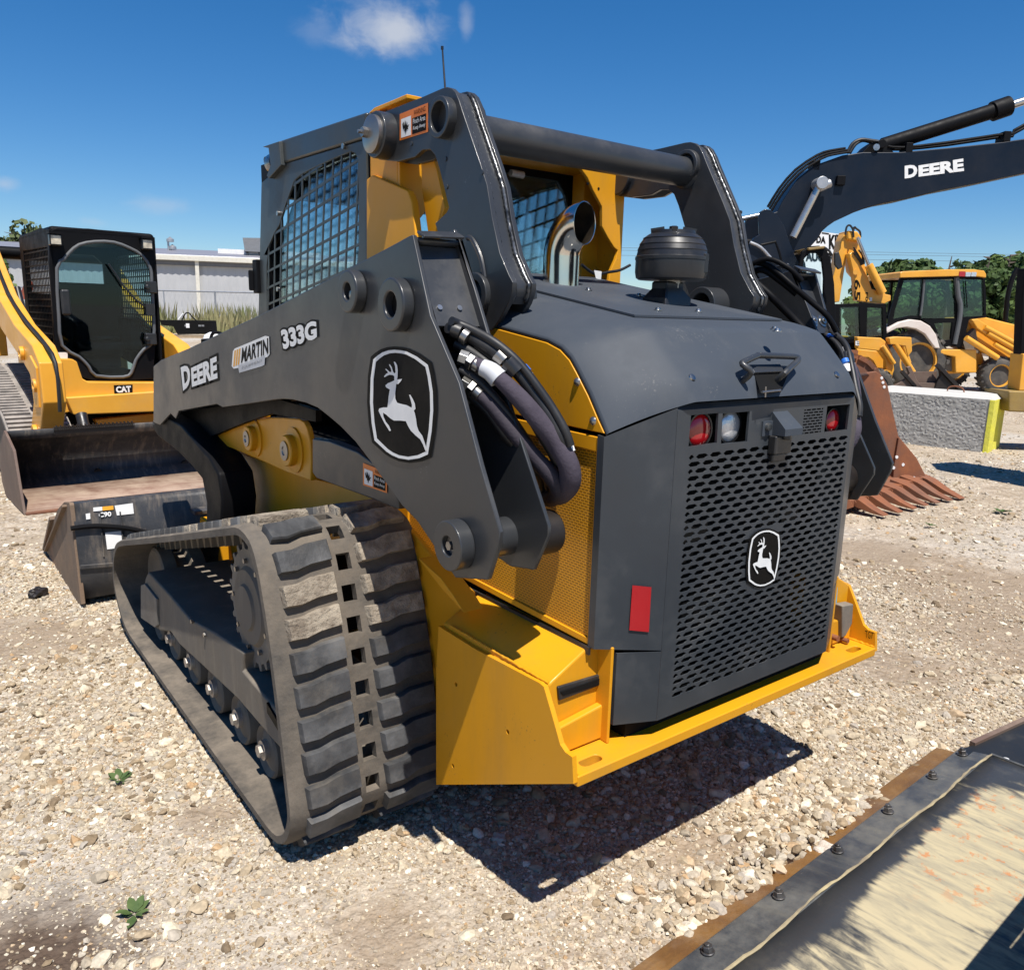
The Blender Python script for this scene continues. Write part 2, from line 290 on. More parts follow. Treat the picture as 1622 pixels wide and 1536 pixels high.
def warning_label(Q, n, parent, lines=('Pinch Area', 'Keep Away')):
    """orange safety label: n = small outward step between its printed layers"""
    a = Vector(n); o = patch(Q, M_orange, parent, 'warning_label'); o_ = o
    for nm, mt, u0, u1, w0, w1, k in (('picture_panel', M_white, .06, .42, .08, .78, 1), ('text_panel', M_decalblk, .46, .94, .08, .66, 1)):
        patch(off(Q, a*k), mt, o_, nm, u0, u1, w0, w1)
    q = quadmap(off(Q, a*2)); pm = [q(.08+x*.32, .12+y*.6) for x, y in PICT]
    MB().add(pm, [tuple(range(len(pm)))]).build('pictogram', M_decalblk, o_, smooth=0)
    for i, l in enumerate(lines):
        lettering(l, [q(.5, .62-.26*i), q(.92, .62-.26*i), q(.92, .44-.26*i), q(.5, .44-.26*i)], M_white, o_)
    lettering('WARNING', [q(.52, .92), q(.92, .92), q(.92, .74), q(.52, .74)], M_decalblk, o_)
    return o
DEER = [(345,250),(365,260),(385,300),(392,360),(390,430),(384,470),(445,462),(425,495),(395,528),(380,520),(372,530),(370,560),(360,640),(362,700),(385,752),(430,765),(500,780),(560,812),(565,780),(550,720),(530,655),(545,655),(575,705),(600,760),(608,825),(588,845),(600,880),(615,950),(625,1030),(645,1090),(690,1150),(715,1220),(748,1320),(728,1335),(700,1260),(665,1195),(610,1150),(550,1090),(520,1040),(490,975),(420,968),(345,968),(300,940),(250,895),(212,872),(218,920),(245,980),(285,1030),(310,1090),(290,1095),(262,1050),(225,990),(190,920),(158,850),(165,822),(215,808),(265,808),(275,740),(280,680),(295,590),(250,565),(242,540),(270,515),(320,495),(350,480),(350,430),(330,415),(290,412),(260,425),(230,442),(225,430),(250,400),(275,385),(260,365),(240,345),(250,338),(275,360),(295,378),(315,375),(310,340),(285,290),(295,282),(320,320),(335,375),(355,395),(365,380),(360,310),(345,262)]
EMBF = [(90,225),(140,180),(200,140),(275,115),(350,108),(430,115),(500,130),(620,190),(755,290),(785,420),(815,620),(820,850),(800,1100),(755,1380),(650,1425),(520,1445),(400,1425),(320,1390),(250,1345),(105,1210),(70,1000),(50,750),(58,450)]
def emblem(mapf, stepv, parent):
    """mapf(x,y) -> point; black shield, white ring, leaping deer"""
    cx, cy = 435, 780; s = Vector(stepv)
    P = lambda pts, fx, fy, k: [tuple(Vector(mapf(cx+(x-cx)*fx, cy+(y-cy)*fy))+s*k) for x, y in pts]
    o = MB().add(P(EMBF, 1.10, 1.06, 0), [tuple(range(len(EMBF)))]).build('emblem', M_decalblk, parent, smooth=0)
    n = len(EMBF); MB().add(P(EMBF, 1, 1, 1)+P(EMBF, .905, .945, 1), [(i, (i+1) % n, n+(i+1) % n, n+i) for i in range(n)]).build('emblem_ring', M_white, o, smooth=0)
    d = P(DEER, 1, 1, 2); tr = tessellate_polygon([[Vector((x, y, 0)) for x, y in DEER]])
    MB().add(d, [tuple(t) for t in tr]).build('emblem_figure', M_white, o, smooth=0)
M_weld = mat('weld bead', (.16, .165, .17), .30, metal=.6, col2=(.035, .037, .04), vscale=40, vlo=.45, vhi=.62)
M_cab = mat('cab side paint', (.033, .038, .039), .42, coat=.15, col2=(.038, .044, .044), vscale=2, dust=.3, dustcol=(.11, .105, .09), dscale=4)
M_soot = mat('sooty steel', (.10, .075, .05), .45, metal=.7, col2=(.03, .025, .02), vscale=12)
M_navy = mat('shaded inner steel', (.020, .024, .033), .4, dust=.15)  # darker, bluer base colour holds the shade between the arm plates
M_palegrey = mat('pale grey sticker', (.52, .53, .55), .5); M_midgrey = mat('mid grey print', (.25, .26, .28), .5); M_orange2 = mat('amber print', (.75, .36, .03), .5)
M_brnblk = mat('greasy black steel', (.014, .010, .008), .5, dust=.1, dustcol=(.1, .08, .06))
M_sleeved = mat('dark nylon hose sleeve', (.035, .028, .040), .8, bump=.5, bscale=150, bdist=.003)
M_teal = mat('teal wire', (.02, .35, .30), .4)
M_frame2 = mat('grey steel guard', (.15, .14, .125), .6, col2=(.09, .085, .08), vscale=6, dust=.5, dustcol=(.25, .21, .17), dscale=5, bump=.2)
M_zinc2 = mat('dirty bolt', (.36, .31, .27), .5, metal=.6, col2=(.5, .46, .4), vscale=25)
M_catyel = mat('warm yellow paint', (.78, .38, .04), .42, coat=.15, col2=(.70, .32, .03), vscale=2, dust=.42, dustcol=(.42, .31, .17), dscale=3)
M_conc = mat('rough cast concrete', (.40, .385, .355), .95, col2=(.30, .29, .265), vscale=5, streak=((5, 5, 1.5), .4, (.42, .41, .38)), bump=.5, bscale=34, bdist=.012)
M_conctop = mat('smooth pale concrete', (.48, .465, .43), .9, col2=(.5, .48, .45), vscale=4, bump=.3, bscale=30)
M_yelconc = mat('fluorescent yellow paint on concrete', (.72, .68, .06), .8, col2=(.62, .58, .10), vscale=5, bump=.4, bscale=18, bdist=.02, dust=.2)
M_navyboom = mat('dark navy boom paint', (.003, .006, .013), .42, coat=.05, spec=.3, col2=(.005, .009, .018), vscale=1.2, dust=.12, dustcol=(.06, .055, .05), dscale=2)
M_tyre = mat('dusty tyre rubber', (.040, .038, .036), .85, col2=(.08, .072, .062), vscale=5, dust=.6, dustcol=(.22, .19, .155), bump=.3)
M_fender = mat('sun bleached fender', (.62, .52, .46), .6, col2=(.7, .64, .58), vscale=3, dust=.3)
M_siding = mat('pale corrugated siding', (.44, .445, .45), .5, col2=(.40, .405, .41), vscale=.8)
M_trim = mat('cream trim', (.68, .65, .56), .5); M_eave = mat('dark soffit', (.16, .155, .15), .6)
M_roof = mat('metal roof', (.30, .29, .31), .45, metal=.3); M_roofw = mat('white roof sheet', (.8, .8, .8), .5)
M_hvac = mat('galvanised unit', (.26, .26, .26), .5, metal=.4); M_galv = mat('galvanised tube', (.45, .46, .47), .4, metal=.6)
M_wood = mat('weathered pallet wood', (.40, .30, .19), .9, col2=(.30, .22, .14), vscale=8)
M_label = mat('white paper label', (.74, .74, .73), .6); M_greytxt = mat('grey print', (.18, .18, .19), .6)
M_silver = mat('silver cylinder rod', (.55, .52, .48), .25, metal=.8)
M_cutedge = mat('worn rusty cutting edge', (.30, .155, .045), .5, metal=.35, col2=(.17, .085, .035), vscale=7, dust=.5, dustcol=(.26, .20, .14), dscale=6, bump=.25, bscale=60, streak=((2, 50, 30), .5, (.12, .07, .04)))
M_bladeblk = mat('scuffed black blade paint', (.036, .040, .046), .42, col2=(.075, .080, .085), vscale=6, dust=.5, dustcol=(.20, .185, .15), dscale=6, streak=((22, 3, 3), .35, (.16, .15, .12)), bump=.1)
M_glasscat = glass('dark teal cab glass', (.56, .74, .77), .6)
M_lampdk = mat('smoked lamp lens', (.08, .09, .10), .15, coat=.6)
def leafmat(n, a, b_):
    m = mat(n, a, .6, col2=b_, vscale=.9, spec=.2); return m
M_leaf = [leafmat('leaf green', (.055, .095, .022), (.095, .135, .035)), leafmat('dark leaf green', (.038, .070, .020), (.065, .10, .028)), leafmat('dry olive leaf', (.10, .12, .045), (.07, .09, .035))]
M_bark = mat('bark', (.13, .10, .075), .9, col2=(.08, .06, .05), vscale=4)
M_weed = mat('tall dry weeds', (.13, .155, .05), .8, col2=(.28, .24, .12), vscale=.6)
def blade_dust_mat():
    m = mat('dust caked moldboard', (.040, .043, .048), .5, dust=.3, dustcol=(.2, .18, .14)); t = m.node_tree; b = t.nodes['Principled BSDF']; L = t.links.new
    tcn = N(t, 'ShaderNodeTexCoord'); mp = N(t, 'ShaderNodeMapping'); mp.inputs['Scale'].default_value = (34, 7, 0); mp.inputs['Rotation'].default_value = (0, 0, 0); L(tcn.outputs['Object'], mp.inputs[0])
    st = N(t, 'ShaderNodeTexNoise', i_Scale=1., i_Detail=10., i_Roughness=.68, i_Distortion=.5); L(mp.outputs[0], st.inputs['Vector'])
    bg_ = N(t, 'ShaderNodeTexNoise', i_Scale=3.2, i_Detail=6., i_Roughness=.6, i_Distortion=.6); L(tcn.outputs['Object'], bg_.inputs['Vector'])
    sp = N(t, 'ShaderNodeSeparateXYZ'); L(tcn.outputs['Object'], sp.inputs[0])
    # caked band grows away from the bolted edge (local y), thins out towards the end plate (local x)
    def mr(s, a, c, lo=0., hi=1.):
        x = N(t, 'ShaderNodeMapRange', interpolation_type='SMOOTHSTEP'); x.inputs['From Min'].default_value = a; x.inputs['From Max'].default_value = c; x.inputs['To Min'].default_value = lo; x.inputs['To Max'].default_value = hi; L(s, x.inputs[0]); return x.outputs[0]
    def mth(op, a, c):
        x = N(t, 'ShaderNodeMath', operation=op)
        for i, k in enumerate((a, c)):
            if isinstance(k, (int, float)): x.inputs[i].default_value = k
            else: L(k, x.inputs[i])
        return x.outputs[0]
    ey = mr(sp.outputs[1], -.150, -.215); ex = mr(mth('ADD', sp.outputs[0], mth('MULTIPLY', sp.outputs[1], .9)), .18, .46, 1., .12)
    v = mth('ADD', mth('MULTIPLY', mth('SUBTRACT', st.outputs[0], .5), 1.5), mth('MULTIPLY', mth('SUBTRACT', bg_.outputs[0], .5), 2.4)); v = mth('ADD', v, mth('MULTIPLY', mth('MULTIPLY', ey, ex), .98))
    fac = mr(v, .30, .90, 0., .92)
    c = N(t, 'ShaderNodeValToRGB'); e = c.color_ramp.elements; e[0].color = (.27, .245, .18, 1); e[0].position = .34; e[1].color = (.47, .40, .25, 1); e[1].position = .60; L(st.outputs[0], c.inputs[0])
    ru = N(t, 'ShaderNodeTexNoise', i_Scale=26., i_Detail=8., i_Roughness=.7); L(tcn.outputs['Object'], ru.inputs['Vector']); rf_ = mth('MULTIPLY', mr(ru.outputs[0], .55, .63), mr(mth('ADD', sp.outputs[0], mth('MULTIPLY', bg_.outputs[0], .4)), .02, .3))
    m2 = N(t, 'ShaderNodeMix', data_type='RGBA'); m2.inputs[7].default_value = (.50, .17, .04, 1); L(mth('MULTIPLY', rf_, .7), m2.inputs[0]); L(c.outputs[0], m2.inputs[6])
    old = b.inputs['Base Color'].links[0].from_socket; m1 = N(t, 'ShaderNodeMix', data_type='RGBA'); L(fac, m1.inputs[0]); L(old, m1.inputs[6]); L(m2.outputs[2], m1.inputs[7]); L(m1.outputs[2], b.inputs['Base Color'])
    L(mr(fac, 0., 1., .45, .9), b.inputs['Roughness'])
    bp = N(t, 'ShaderNodeBump', i_Strength=.35, i_Distance=.004); L(st.outputs[0], bp.inputs['Height']); L(bp.outputs[0], b.inputs['Normal']); return m
M_mold = blade_dust_mat()
M_rust2 = mat('rusty scuffed end plate', (.20, .125, .075), .75, col2=(.13, .10, .075), vscale=5, dust=.5, dustcol=(.34, .20, .11), dscale=5, bump=.3, bscale=40, streak=((3, 3, 1), .5, (.28, .11, .05)))
M_greyseal = mat('grey rubber seal', (.10, .105, .11), .6); M_lens2 = mat('warm lamp lens', (.62, .55, .42), .3, coat=.4, col2=(.3, .26, .2), vscale=25)
M_redpl = mat('orange red plastic', (.62, .09, .02), .5); M_trackpale = mat('sun bleached dusty track', (.30, .27, .24), .85, col2=(.16, .145, .13), vscale=9, bump=.5, bscale=30)
M_brassy = mat('dusty ochre steel', (.30, .20, .055), .55, col2=(.22, .14, .045), vscale=4, dust=.5, dustcol=(.25, .19, .12), bump=.2)
M_seam = mat('dusty weld seam', (.42, .35, .20), .8, col2=(.22, .18, .12), vscale=12); M_oldbolt = mat('worn bolt head', (.20, .20, .20), .4, metal=.75, col2=(.10, .09, .085), vscale=40, dust=.3)
M_bladeblk2 = mat('black blade steel', (.016, .017, .018), .5, dust=.3, dustcol=(.12, .105, .085)); M_weedleaf = mat('weed leaf', (.05, .085, .025), .6, col2=(.085, .125, .04), vscale=30, spec=.3)
M_bigstone = mat('pale stone', (.60, .53, .45), .85, col2=(.5, .43, .36), vscale=20, bump=.5)
# ================================================================== ground
PATCH = [(*G.Z(0, q)[0], r_) for q, r_ in (((1390, 880), .55), ((1530, 935), .75), ((1440, 1060), .32), ((1600, 1010), .5), ((30, 1530), .22), ((620, 1480), .16), ((1120, 1330), .22), ((60, 1010), .45), ((330, 1290), .14))]
def ground_mat():
    m = bpy.data.materials.new('crushed limestone ground'); m.use_nodes = True; t = m.node_tree; b = t.nodes['Principled BSDF']; L = t.links.new
    tcn = N(t, 'ShaderNodeTexCoord'); P = tcn.outputs['Object']
    def vor(sc, rnd=1., feat='F1'):
        v = N(t, 'ShaderNodeTexVoronoi', feature=feat, i_Scale=sc, i_Randomness=rnd); L(warp, v.inputs['Vector']); return v
    wz = N(t, 'ShaderNodeTexNoise', i_Scale=18., i_Detail=4.); L(P, wz.inputs['Vector'])
    ws = N(t, 'ShaderNodeVectorMath', operation='SCALE'); ws.inputs['Scale'].default_value = .03; L(wz.outputs['Color'], ws.inputs[0])
    wa = N(t, 'ShaderNodeVectorMath', operation='ADD'); L(P, wa.inputs[0]); L(ws.outputs[0], wa.inputs[1]); warp = wa.outputs[0]
    def ramp(src, stops):
        r = N(t, 'ShaderNodeValToRGB'); r.color_ramp.interpolation = 'LINEAR'; e = r.color_ramp.elements
        while len(e) < len(stops): e.new(.5)
        for i, (p, c) in enumerate(stops): e[i].position = p; e[i].color = (*c, 1)
        L(src, r.inputs[0]); return r.outputs[0]
    STN = [(0, (.26, .19, .13)), (.2, (.39, .31, .22)), (.4, (.49, .41, .31)), (.55, (.35, .30, .25)), (.7, (.56, .49, .39)), (.85, (.46, .35, .23)), (1, (.64, .58, .49))]
    va = vor(38.); vb = vor(95.)
    def rnd(v):
        s = N(t, 'ShaderNodeSeparateColor'); L(v.outputs['Color'], s.inputs[0]); return s.outputs[0]
    ca = ramp(rnd(va), STN); cb = ramp(rnd(vb), STN)
    def mixc(f, a, c):
        x = N(t, 'ShaderNodeMix', data_type='RGBA'); L(f, x.inputs[0]) if not isinstance(f, (int, float)) else setattr(x.inputs[0], 'default_value', f)
        for i, k in ((6, a), (7, c)):
            if isinstance(k, tuple): x.inputs[i].default_value = (*k, 1)
            else: L(k, x.inputs[i])
        return x.outputs[2]
    def mr(src, a, c, lo=0., hi=1., sm='LINEAR'):
        x = N(t, 'ShaderNodeMapRange', interpolation_type=sm); x.inputs['From Min'].default_value = a; x.inputs['From Max'].default_value = c; x.inputs['To Min'].default_value = lo; x.inputs['To Max'].default_value = hi; L(src, x.inputs[0]); return x.outputs[0]
    def noise(sc, det=6., ro=.6, vec=None):
        x = N(t, 'ShaderNodeTexNoise', i_Scale=sc, i_Detail=det, i_Roughness=ro); L(vec or P, x.inputs['Vector']); return x.outputs[0]
    def mth(op, a, c):
        x = N(t, 'ShaderNodeMath', operation=op)
        for i, k in enumerate((a, c)):
            if isinstance(k, (int, float)): x.inputs[i].default_value = k
            else: L(k, x.inputs[i])
        return x.outputs[0]
    big = mr(noise(9.), .42, .56); stones = mixc(big, cb, ca)
    da = va.outputs['Distance']; db = vb.outputs['Distance']
    crev = mr(da, .36, .60, 0., .75)     # packed dirt between stones
    stones = mixc(mth('MULTIPLY', crev, big), stones, (.20, .15, .10))
    vc = vor(240.); fines = mixc(mr(noise(90., 6., .7), .35, .65), (.27, .215, .15), (.43, .36, .265)); fines = mixc(mr(rnd(vc), .6, .8, 0., .7), fines, (.56, .50, .40))
    fm = mr(noise(1.3, 7., .62), .42, .60, .10, .55, 'SMOOTHSTEP')
    col = mixc(fm, stones, fines); col = mixc(mr(noise(2.6, 8., .65), .46, .66, 0., .5), col, (.27, .205, .14))
    # far field: grey-white scalped strips, and a damp brown patch
    grey = mr(noise(.35, 5., .5), .48, .62, 0., .55); col = mixc(grey, col, (.47, .455, .42))
    br = mr(noise(.8, 8., .7, None), .60, .72, 0., .55); col = mixc(br, col, (.24, .17, .11))
    wob = mth('MULTIPLY', mth('SUBTRACT', noise(2.2, 7., .65), .5), 1.5)
    for px_, py_, pr_ in PATCH:
        sd = N(t, 'ShaderNodeVectorMath', operation='DISTANCE'); sd.inputs[1].default_value = (px_, py_, 0); L(P, sd.inputs[0])
        pm = mr(mth('ADD', mth('DIVIDE', sd.outputs['Value'], pr_), wob), .35, 1.15, .62, 0., 'SMOOTHSTEP'); col = mixc(pm, col, (.235, .172, .115))
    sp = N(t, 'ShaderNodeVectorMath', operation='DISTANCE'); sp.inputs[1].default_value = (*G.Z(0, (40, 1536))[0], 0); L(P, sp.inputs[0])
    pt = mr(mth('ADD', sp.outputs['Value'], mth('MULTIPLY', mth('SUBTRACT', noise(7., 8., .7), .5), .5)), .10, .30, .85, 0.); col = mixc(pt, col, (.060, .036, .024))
    L(col, b.inputs['Base Color']); b.inputs['Roughness'].default_value = .92; b.inputs['Specular IOR Level'].default_value = .2
    h = mth('ADD', mth('MULTIPLY', mth('MULTIPLY', da, big), -.016), mth('MULTIPLY', db, -.0065)); h = mth('ADD', h, mth('MULTIPLY', noise(160., 5., .6), .0025)); h = mth('ADD', h, mth('MULTIPLY', noise(6., 4.), .004))
    bp = N(t, 'ShaderNodeBump', i_Strength=.6, i_Distance=1.); L(h, bp.inputs['Height']); L(bp.outputs[0], b.inputs['Normal'])
    return m
gm = MB(); gx = np.concatenate([[-1500, -400, -120, -40], np.arange(-14, 26.1, .5), [40, 120, 400, 1500]])
gy = np.concatenate([[-1500, -400, -100, -30], np.arange(-6, 26.1, .5), [40, 120, 400, 1500]])
def gz(x, y):
    if -13 < x < 25 and -5 < y < 25: return .012*math.sin(x*.9+1.3)*math.sin(y*.7+.4)*(1 if (abs(x) > 3 or y > 5) else .35)-.003
    return 0
gm.grid([[(x, y, gz(x, y)) for x in gx] for y in gy]); ground = gm.build('ground', ground_mat(), smooth=60); tag(ground, kind='structure')
# ------------------------------------------------------------------ loose gravel
def stone_mat():
    m = bpy.data.materials.new('limestone gravel'); m.use_nodes = True; t = m.node_tree; b = t.nodes['Principled BSDF']; L = t.links.new
    oi = N(t, 'ShaderNodeObjectInfo'); r = N(t, 'ShaderNodeValToRGB'); e = r.color_ramp.elements
    st = [(0, (.17, .13, .088)), (.12, (.32, .255, .175)), (.26, (.46, .40, .305)), (.40, (.31, .28, .24)), (.54, (.53, .475, .37)), (.66, (.36, .335, .31)), (.80, (.60, .56, .46)), (.87, (.40, .27, .15)), (.93, (.66, .62, .53)), (1, (.76, .73, .65))]
    while len(e) < len(st): e.new(.5)
    for i, (p, c) in enumerate(st): e[i].position = p; e[i].color = (*c, 1)
    L(oi.outputs['Random'], r.inputs[0]); tcn = N(t, 'ShaderNodeTexCoord'); n = N(t, 'ShaderNodeTexNoise', i_Scale=2.2, i_Detail=6.); L(tcn.outputs['Object'], n.inputs['Vector'])
    mr = N(t, 'ShaderNodeMapRange'); mr.inputs['To Min'].default_value = .75; mr.inputs['To Max'].default_value = 1.12; mr.inputs['From Min'].default_value = .3; mr.inputs['From Max'].default_value = .7; L(n.outputs[0], mr.inputs[0])
    v = N(t, 'ShaderNodeVectorMath', operation='SCALE'); L(r.outputs[0], v.inputs[0]); L(mr.outputs[0], v.inputs['Scale']); v2 = N(t, 'ShaderNodeVectorMath', operation='MULTIPLY'); v2.inputs[1].default_value = (1.0, .945, .86); L(v.outputs[0], v2.inputs[0]); L(v2.outputs[0], b.inputs['Base Color']); b.inputs['Roughness'].default_value = .85; b.inputs['Specular IOR Level'].default_value = .25
    return m
M_stone = stone_mat()
rocks = bpy.data.collections.new('rocks')
for k in range(9):
    bm = bmesh.new(); bmesh.ops.create_icosphere(bm, subdivisions=2 if k < 5 else 1, radius=1)
    pl = [(Vector(rng.normal(size=3)).normalized(), rng.uniform(.45, .8)) for _ in range(9)]
    for v in bm.verts:
        for n_, d_ in pl:
            q = v.co.dot(n_)-d_
            if q > 0: v.co -= n_*q
        v.co = Vector((v.co.x*1.25, v.co.y*.95, v.co.z*.62))
    me = bpy.data.meshes.new('rock'); bm.to_mesh(me); bm.free(); me.materials.append(M_stone); rocks.objects.link(bpy.data.objects.new('rock', me))
pts = []; scs = []
def bare(x, y):
    k = np.ones(len(x)); w = .22*np.sin(x*5+2*np.sin(y*3.3))+.18*np.sin(y*7+1.7*np.sin(x*6))
    for px_, py_, pr_ in PATCH: k = np.minimum(k, np.clip((np.hypot(x-px_, y-py_)/pr_+w-.35)/.8, .16, 1))
    return rng.uniform(0, 1, len(x)) < k
def scatter(n, r0, r1, smin, smax, a=62, pw=2.2):
    th = -YAW+math.radians(90)+np.radians(rng.uniform(-a, a, n)); r = np.sqrt(rng.uniform(r0*r0, r1*r1, n))
    x = CAM[0]+r*np.cos(th); y = CAM[1]+r*np.sin(th); s = smin+(smax-smin)*rng.power(1/pw, n)
    cl = np.sin(x*2.3+1.1*np.sin(y*1.7))*np.sin(y*2.9+np.cos(x*1.3)*1.4)+.5*np.sin(x*7.1+2*np.sin(y*4))*np.sin(y*6.3+1.5*np.sin(x*5))+.35*np.sin(x*17+3*np.sin(y*11))*np.sin(y*15+2*np.sin(x*9))
    keep = rng.uniform(-1.25, 1.35, n) < cl*1.25+.15
    keep &= bare(x, y)
    return np.stack([x[keep], y[keep], np.zeros(keep.sum())], 1), s[keep]
for a in ((60000, .4, 2.6, .003, .010), (19000, .4, 2.6, .007, .018), (2200, .4, 2.6, .014, .028), (90000, 2.6, 5.2, .004, .012), (22000, 2.6, 5.2, .008, .021), (2500, 2.6, 5.2, .016, .032), (56000, 5.2, 11, .007, .017), (7000, 5.2, 11, .014, .03), (20000, 11, 24, .012, .03)):
    p, s = scatter(*a); pts.append(p); scs.append(s)
def grit(n, r0, r1, smin, smax, a=55):
    th = -YAW+math.radians(90)+np.radians(rng.uniform(-a, a, n)); r = np.sqrt(rng.uniform(r0*r0, r1*r1, n)); x = CAM[0]+r*np.cos(th); y = CAM[1]+r*np.sin(th)
    k = bare(x, y); return np.stack([x, y, np.zeros(n)], 1)[k], (smin+(smax-smin)*rng.power(.6, n))[k]
for a in ((120000, 1.0, 2.9, .0020, .0065), (110000, 2.9, 5.0, .003, .0085)):
    p, s = grit(*a); pts.append(p); scs.append(s)
# ridge of larger stones pushed up along the blade edge
nb = 1300; bx = rng.uniform(-.35, .62, nb); sp_ = np.abs(rng.normal(0, .075, nb)); by = -.10+.02*bx+sp_; bz = np.clip(.04-sp_*.30, 0, .05)*rng.uniform(.1, 1, nb)*np.exp(-((bx-.12)/.42)**2)
pts.append(np.stack([bx, by, bz], 1)); scs.append(.006+.016*rng.power(.45, nb))
pts = np.concatenate(pts); scs = np.concatenate(scs)
pts[:, 2] += np.array([gz(x, y) for x, y in pts[:, :2]])+scs*.12
gme = bpy.data.meshes.new('gravel'); gme.vertices.add(len(pts)); gme.vertices.foreach_set('co', pts.astype(np.float32).ravel())
at = gme.attributes.new('sc', 'FLOAT', 'POINT'); at.data.foreach_set('value', scs.astype(np.float32))
rot = np.stack([rng.normal(0, .35, len(pts)), rng.normal(0, .35, len(pts)), rng.uniform(0, 6.28, len(pts))], 1)
at = gme.attributes.new('rt', 'FLOAT_VECTOR', 'POINT'); at.data.foreach_set('vector', rot.astype(np.float32).ravel())
gravel = bpy.data.objects.new('gravel', gme); COL.objects.link(gravel); tag(gravel, 'loose pale limestone gravel scattered over the yard', 'gravel', kind='stuff')
ng = bpy.data.node_groups.new('scatter_stones', 'GeometryNodeTree'); ng.interface.new_socket('Geometry', in_out='INPUT', socket_type='NodeSocketGeometry'); ng.interface.new_socket('Geometry', in_out='OUTPUT', socket_type='NodeSocketGeometry')
gi = ng.nodes.new('NodeGroupInput'); go = ng.nodes.new('NodeGroupOutput'); m2p = ng.nodes.new('GeometryNodeMeshToPoints'); iop = ng.nodes.new('GeometryNodeInstanceOnPoints'); ci = ng.nodes.new('GeometryNodeCollectionInfo')
ci.inputs[0].default_value = rocks; ci.inputs['Separate Children'].default_value = True; ci.inputs['Reset Children'].default_value = True; iop.inputs['Pick Instance'].default_value = True
na = ng.nodes.new('GeometryNodeInputNamedAttribute'); na.data_type = 'FLOAT'; na.inputs[0].default_value = 'sc'; nr = ng.nodes.new('GeometryNodeInputNamedAttribute'); nr.data_type = 'FLOAT_VECTOR'; nr.inputs[0].default_value = 'rt'
ri = ng.nodes.new('FunctionNodeRandomValue'); ri.data_type = 'INT'; ri.inputs[4].default_value = 0; ri.inputs[5].default_value = 8
gl = ng.links.new; gl(gi.outputs[0], m2p.inputs[0]); gl(m2p.outputs[0], iop.inputs['Points']); gl(ci.outputs[0], iop.inputs['Instance']); gl(na.outputs[0], iop.inputs['Scale']); gl(nr.outputs[0], iop.inputs['Rotation']); gl([o for o in ri.outputs if o.enabled][0], iop.inputs['Instance Index']); gl(iop.outputs[0], go.inputs[0])
gmod = gravel.modifiers.new('scatter', 'NODES'); gmod.node_group = ng
# ================================================================== the dark grey and yellow compact track loader
T = thing('compact_track_loader', G, 'large dark grey and yellow track loader in the foreground seen from its rear', 'track loader')
# ---- rear bumper plate with tie-down slots
def slot(cx, cy, hx, hy, n=6):
    pts = []
    for sx, a0 in ((1, -90), (-1, 90)):
        pts += [(cx+sx*(hx-hy)+hy*math.cos(math.radians(a0+180*k/n)), cy+hy*math.sin(math.radians(a0+180*k/n))) for k in range(n+1)]
    return pts
MB().prism([(-.597, 0), (.597, 0), (.597, .5), (-.597, .5)], 2, .442, .467, holes=[slot(-.531, .034, .03, .0125), slot(.531, .034, .03, .0125)]).build('bumper', M_yel, T, bevel=.003)
MB().box(-.40, .40, .06, .30, .467, .52).build('gap_shade', M_blackm, T)  # black block standing for the shade in the gap under the door
def bead(pts_, r_, parent, m_=None, sgn=-1):
    P = [Vector(p) for p in pts_]; Q = []; L = 0
    for a_, b_ in zip(P, P[1:]):
        k = max(2, int((b_-a_).length/.005)); Q += [a_.lerp(b_, i/k)+Vector([random.uniform(-.0008, .0008) for _ in range(3)]) for i in range(k)]
    MB().tube(Q, [r_+random.uniform(-.25, .25)*r_ for _ in Q], 7, 1).mirror(-sgn).build('weld_bead', m_ or M_yel, parent, smooth=80)
